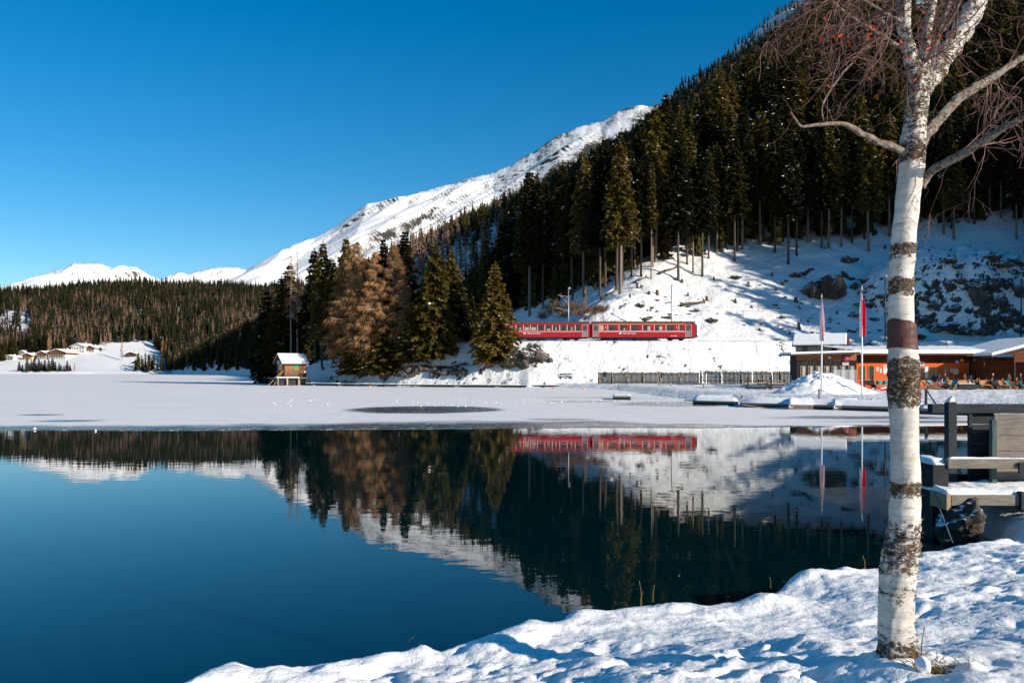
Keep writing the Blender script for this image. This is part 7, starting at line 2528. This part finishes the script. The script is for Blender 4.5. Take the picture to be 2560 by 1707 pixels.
def twig(p, d, L, r, depth, droop):
    n = 5
    pts = [p]; q = p.copy(); dd = d.normalized()
    for k in range(n):
        dd = (dd + Vector((g.gauss(0, .22), g.gauss(0, .22), g.gauss(0, .16) - droop * 0.22))).normalized()
        q = q + dd * (L / n); pts.append(q.copy())
    tw.tube(pts, [r * (1 - 0.13 * k) for k in range(n + 1)], 4, 0, False)
    ENDS.append(pts[-1].copy())
    if depth > 0:
        for k in range(2 if depth == 1 else 4):
            i = g.randint(1, n)
            nd = (dd + Vector((g.gauss(0, .8), g.gauss(0, .7), g.gauss(0, .6)))).normalized()
            twig(pts[i], nd, L * g.uniform(.35, .65), r * 0.68, depth - 1, droop)
    elif g.random() < 0.022:
        leaf(pts[-1])


def leaf(p):
    a = g.uniform(0, 6.28); s = g.uniform(.014, .026)
    u = Vector((math.cos(a), math.sin(a) * .5, g.uniform(-1.2, -.3))).normalized() * s
    w = u.cross(Vector((g.gauss(0, 1), 1, g.gauss(0, 1)))).normalized() * s * .45
    m_ = p + u * .9 + w.cross(u).normalized() * s * .4
    dl.add([p, p + u * .8 + w, p + u * 2, p + u * .8 - w, m_], [(0, 1, 4), (1, 2, 4), (2, 3, 4), (3, 0, 4)])


def spawn(li, t0, t1, n, base, spread, L, r, depth, droop):
    P = limb_pts[li]
    for _ in range(n):
        t = g.uniform(t0, t1) * (len(P) - 1); i = min(int(t), len(P) - 2)
        p = P[i].lerp(P[i + 1], t - i)
        d = Vector(base) + Vector((g.gauss(0, spread), g.gauss(0, spread), g.gauss(0, spread)))
        twig(p, d, L * g.uniform(.6, 1.3), r, depth, droop)


spawn(8, .15, .95, 18, (-.5, -.2, -.1), .6, .40, .0042, 2, .35)
spawn(9, .1, .95, 18, (-.5, -.2, -.25), .6, .45, .0042, 2, .5)
spawn(4, .2, .75, 26, (-.5, -.3, -.1), .7, .36, .0028, 2, .4)
spawn(7, .3, .95, 14, (-.4, -.2, .2), .6, .26, .0026, 1, .3)
spawn(5, .1, .9, 7, (.1, -.3, .1), .7, .28, .0026, 1, .3)
spawn(6, .1, .9, 7, (.2, -.3, .2), .7, .28, .0026, 1, .3)
spawn(3, .5, .8, 7, (.5, -.2, -.5), .6, .38, .0028, 2, .6)
spawn(1, .45, .9, 6, (.2, -.3, -.7), .5, .34, .0028, 2, .6)
spawn(0, .2, .8, 4, (.1, -.2, -.9), .45, .34, .0026, 2, .6)
spawn(0, .15, .75, 3, (.5, -.1, .5), .5, .5, .0065, 2, .1)
spawn(1, .2, .8, 3, (.4, -.2, .6), .5, .5, .0065, 2, .1)
spawn(3, .2, .6, 6, (-.1, -.4, .6), .6, .45, .006, 2, .1)
spawn(4, .1, .6, 6, (-.5, -.2, .5), .6, .45, .006, 2, .2)
spawn(2, .35, .95, 5, (-.3, 0, .5), .5, .20, .0022, 1, .2)
lo_, hi_ = bat(2060, 230) - BO, bat(2320, 20) - BO
near_ = [q for q in ENDS if lo_.x < q.x < hi_.x and lo_.z < q.z < hi_.z]
for q in g.sample(near_, min(26, len(near_))): leaf(q)
fk = MB()
for k in range(150):
    py = g.choice([g.uniform(895, 1015), g.uniform(1295, 1430), g.uniform(1450, 1640), g.uniform(1200, 1240), g.uniform(610, 740), g.uniform(200, 420)])
    px = float(np.interp(-py, [-q[0] for q in TR], [q[1] for q in TR])); w = float(np.interp(-py, [-q[0] for q in TR], [q[2] for q in TR])) * BS / 2 * 0.95
    a = g.uniform(math.pi, 2 * math.pi); c = bat(px, py) - BO
    n_ = Vector((math.cos(a), math.sin(a), 0)); s_ = Vector((-math.sin(a), math.cos(a), 0)); hh = g.uniform(.004, .016); ww = g.uniform(.008, .03)
    b0 = c + n_ * w
    fk.add([b0 - s_ * ww / 2, b0 + s_ * ww / 2, b0 + s_ * ww * .4 + n_ * g.uniform(.004, .014) + Vector((0, 0, hh)), b0 - s_ * ww * .3 + n_ * g.uniform(.004, .016) + Vector((0, 0, hh * .8))], [(0, 1, 2, 3)])
o = fk.build('bark_flakes', plain('curled_bark', (0.34, 0.26, 0.19), 0.8, var=0.6, scale=40.0), birch); o['kind'] = 'stuff'
o = tw.build('twigs', M['twig'], birch); o['kind'] = 'stuff'
o = dl.build('dead_leaves', M['leaf_dead'], birch); o['kind'] = 'stuff'

# grass tuft at the foot, snow lump and dry stems
gt = MB()
_gx = np.linspace(BIRCH.x - .4, BIRCH.x + .6, 50); _gy = np.linspace(BIRCH.y - .7, BIRCH.y + .3, 50)
_gz = bank_z(*np.meshgrid(_gx, _gy))
for k in range(240):
    a = g.uniform(0, 6.28); rr = abs(g.gauss(0, .075))
    p = Vector((BIRCH.x + .10 + rr * math.cos(a) * 1.2, BIRCH.y - .20 + rr * math.sin(a), 0))
    p.z = float(_gz[min(49, max(0, int((p.y - _gy[0]) / 1.0 * 49))), min(49, max(0, int((p.x - _gx[0]) / 1.0 * 49)))]) - .01
    d = Vector((g.gauss(0, .8), g.gauss(0, .8), g.uniform(.3, 1))).normalized()
    L = g.uniform(.05, .14); s = d.cross(Vector((0, 1, .2))).normalized() * .003
    q = p + d * L * .55; e2 = p + d * L + Vector((g.gauss(0, .3), g.gauss(0, .3), -.4)) * L * .45
    gt.add([p - s, p + s, q + s * .8, e2, q - s * .8], [(0, 1, 2, 4), (4, 2, 3)])
t = leaf_mat('dry_grass', (0.16, 0.10, 0.03), (0.30, 0.20, 0.07), 0.2)
tag(gt.build('grass_tuft', t), 'tuft of dry yellow grass at the foot of the birch', 'grass', None, 'stuff')
p = Vector((BIRCH.x + .02, BIRCH.y - .27, 0)); p.z = bank1(p.x, p.y)
o = bpy.data.objects.new('snow_lump', rock_mesh(777, 3, .2, 1.0)); o.data.materials.append(M['snow_near']); COL.objects.link(o)
o.data.polygons.foreach_set('use_smooth', [True] * len(o.data.polygons))
o.location = p + Vector((0, 0, .04)); o.scale = (.045, .045, .065)
tag(o, 'small rounded snow lump at the foot of the birch', 'snow lump')


def stem(px, py, hp, lean, label, Y=None, group=None):
    # standing on the bank: find the bank point under the pixel
    yk = np.linspace(3.5, 14, 260)
    hit = bank_z((px - 1280) * yk / FPX, yk) >= CAM_H - (py - HZ) * yk / FPX
    q = at(px, py, float(yk[np.argmax(hit)]) if hit.any() else 8.0)
    h = hp * q.y / FPX
    mb = MB(); mb.tube([(0, 0, -.05), (lean * h * .3, 0, h * .5), (lean * h, 0, h)], [.004, .0035, .002], 5)
    mb.tube([(lean * h * .9, 0, h * .9), (lean * h * 1.05, 0, h * 1.08)], [.005, .002], 5)
    o = mb.build('dry_stem', t); o.location = q
    tag(o, label, 'dry stem', group)


stem(1604, 1500, 46, -.12, 'tall dry grass stem at the edge of the snow bank')
stem(1632, 1492, 28, .12, 'shorter dry grass stem right of the tall one at the bank edge')
stem(1601, 1502, 22, .25, 'short broken stem beside the tall dry stem')
stem(1927, 1457, 16, -.2, 'tiny dry stem on the bank crest in the middle')
stem(2163, 1410, 20, -.3, 'dry stem at the bank crest left of the birch')
stem(2302, 1640, 70, .12, 'reddish dry stem just right of the birch foot')
stem(300, 1706, 22, -.3, 'dry stems at the bottom left of the picture')
stem(1020, 1602, 10, 1.5, 'dry stem lying at the bank edge')

# ------------------------------------------------------------------ jetty of weathered beams at the right
JE = thing('wooden_jetty', atg(2440, 12.6, 0.0), 'weathered timber jetty with plank panels and steps at the right edge', 'jetty')
JO = JE.location.copy()
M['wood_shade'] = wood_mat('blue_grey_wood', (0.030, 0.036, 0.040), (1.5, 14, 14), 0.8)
M['wood_teal'] = wood_mat('greenish_post_wood', (0.07, 0.10, 0.10), (10, 10, 1.5))


def jb(name, pxa, pxb, pya, pyb, Y, dep, mat, bevel=0.008, ext=0.0, parent=None):
    """box spanning these rows at depth Y, dep metres deep; ext: how far it goes on past the right picture edge"""
    a = at(pxa, pyb, Y) - JO; b = at(pxb, pya, Y) - JO
    mb = MB(); mb.box(a.x, b.x + ext, a.y, a.y + dep, a.z, b.z)
    return mb.build(name, M[mat], parent or JE, bevel=bevel)


def jsnow(pxa, pxb, pya, pyb, Y, dep, ext=0.0, wav=0.5, parent=None, seed=0):
    a = at(pxa, pyb, Y) - JO; b = at(pxb, pya, Y) - JO
    x0, x1 = a.x, b.x + ext; h = b.z - a.z
    nx, ny = max(8, int((x1 - x0) / .03)), 10
    xs_ = np.linspace(x0, x1, nx); ys_ = np.linspace(0, dep, ny)
    A, B = np.meshgrid(xs_, ys_)
    ed = np.minimum(1, np.minimum(np.minimum(A - x0, x1 - A) / .04, np.minimum(B, dep - B) / .035)) ** .5
    Z = a.z + .003 + h * ed * (1 - wav + wav * 2 * (0.5 + 0.5 * fbm(A * 4 + seed, B * 4, 3, 800 + seed))) * .9
    i = (np.arange(ny - 1)[:, None] * nx + np.arange(nx - 1)[None, :]).ravel()
    me = mesh_np('snow_cover', np.stack([A.ravel(), B.ravel() + a.y, Z.ravel()], 1), [np.stack([i, i + 1, i + nx + 1, i + nx], 1)], smooth=True)
    return obj('snow_cover', me, M['snow_near'], parent or JE)


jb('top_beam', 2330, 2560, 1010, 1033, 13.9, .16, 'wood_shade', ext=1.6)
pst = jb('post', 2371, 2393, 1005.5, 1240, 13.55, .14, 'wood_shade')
a = at(2371, 1005.5, 13.55) - JO
mb = MB(); w = 22 * 13.55 / FPX
mb.add([(a.x, a.y, a.z), (a.x + w * .8, a.y, a.z), (a.x + w * .8, a.y + .13, a.z), (a.x, a.y + .13, a.z), (a.x + w * .2, a.y + .02, a.z + .06), (a.x + w * .75, a.y + .02, a.z + .115), (a.x + w * .75, a.y + .11, a.z + .115), (a.x + w * .2, a.y + .11, a.z + .06)],
       [(0, 3, 2, 1), (4, 5, 6, 7), (0, 1, 5, 4), (1, 2, 6, 5), (2, 3, 7, 6), (3, 0, 4, 7)])
mb.build('snow_cap', M['snow_near'], pst, bevel=.02)
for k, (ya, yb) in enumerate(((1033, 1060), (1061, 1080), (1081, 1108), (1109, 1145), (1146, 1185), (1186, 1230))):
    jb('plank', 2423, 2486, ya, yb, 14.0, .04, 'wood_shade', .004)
jb('batten', 2422, 2431, 1022, 1232, 13.93, .05, 'wood_shade', .004)
for k, (ya, yb) in enumerate(((1035, 1088.5), (1089.5, 1126.5), (1127.5, 1160), (1161, 1199), (1200, 1224), (1225, 1262))):
    jb('plank', 2486, 2560, ya, yb, 13.5, .045, 'wood_grey', .005, 1.5)
jb('post', 2480, 2493, 1049, 1250, 13.3, .09, 'wood_teal')
rb = jb('rail_beam', 2370, 2560, 1147, 1171, 12.95, .12, 'wood_grey', ext=1.6)
jsnow(2374, 2560, 1143.5, 1147, 12.96, .11, 1.6, .6, rb, 1)
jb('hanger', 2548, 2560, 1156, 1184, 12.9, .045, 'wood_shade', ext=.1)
bx = jb('side_board', 2332, 2372, 1162, 1420, 12.98, 1.1, 'wood_dark')
jsnow(2332, 2370, 1147, 1162, 12.98, 1.0, 0, .3, bx, 2)
jb('recess_shade_board', 2372, 2490, 1185, 1420, 14.15, .05, 'wood_dark', .004, 3.0)  # dark board put in for the shade of the open recess
sb = jb('step_beam', 2378, 2553, 1237, 1264, 12.5, .14, 'wood_grey')
jb('step_beam_end', 2366, 2377.5, 1236, 1275, 12.48, .5, 'wood_light', .006)
jb('deck_board', 2378, 2560, 1238, 1250, 12.65, 1.2, 'wood_dark', .004, 1.6)
jsnow(2368, 2560, 1224, 1238, 12.52, 1.2, 1.6, .6, sb, 3)
jb('step_post', 2553, 2566, 1230, 1275, 12.45, .12, 'wood_shade')
mb = MB(); a = at(2332, 1227, 12.9) - JO; b = at(2382, 1356, 11.9) - JO
mb.tube([a, b], .008, 6); mb.build('cable', M['steel'], JE)
# rock under the step
o = bpy.data.objects.new('rock', rock_mesh(790, 4, .5, .9)); o.data.materials.append(M['rock']); COL.objects.link(o)
c = at(2425, 1320, 12.3)
o.location = (c.x, c.y + .15, .30); o.scale = (.42, .38, .42)
tag(o, 'dark lichened rock under the jetty step', 'rock')
# handrail on the dock beyond
p = atg(2315, 51.5, .45)
e = thing('dock_handrail', p, 'dark slanted handrail on the dock right of the birch', 'handrail')
mb = MB(); mb.box(-.06, .06, -.06, .06, -.2, 1.15); mb.build('post', M['wood_dark'], e)
mb = MB(); mb.beam((0, 0, 1.12), (.55, -.3, .1), .08, .08); mb.build('rail', M['wood_dark'], e)
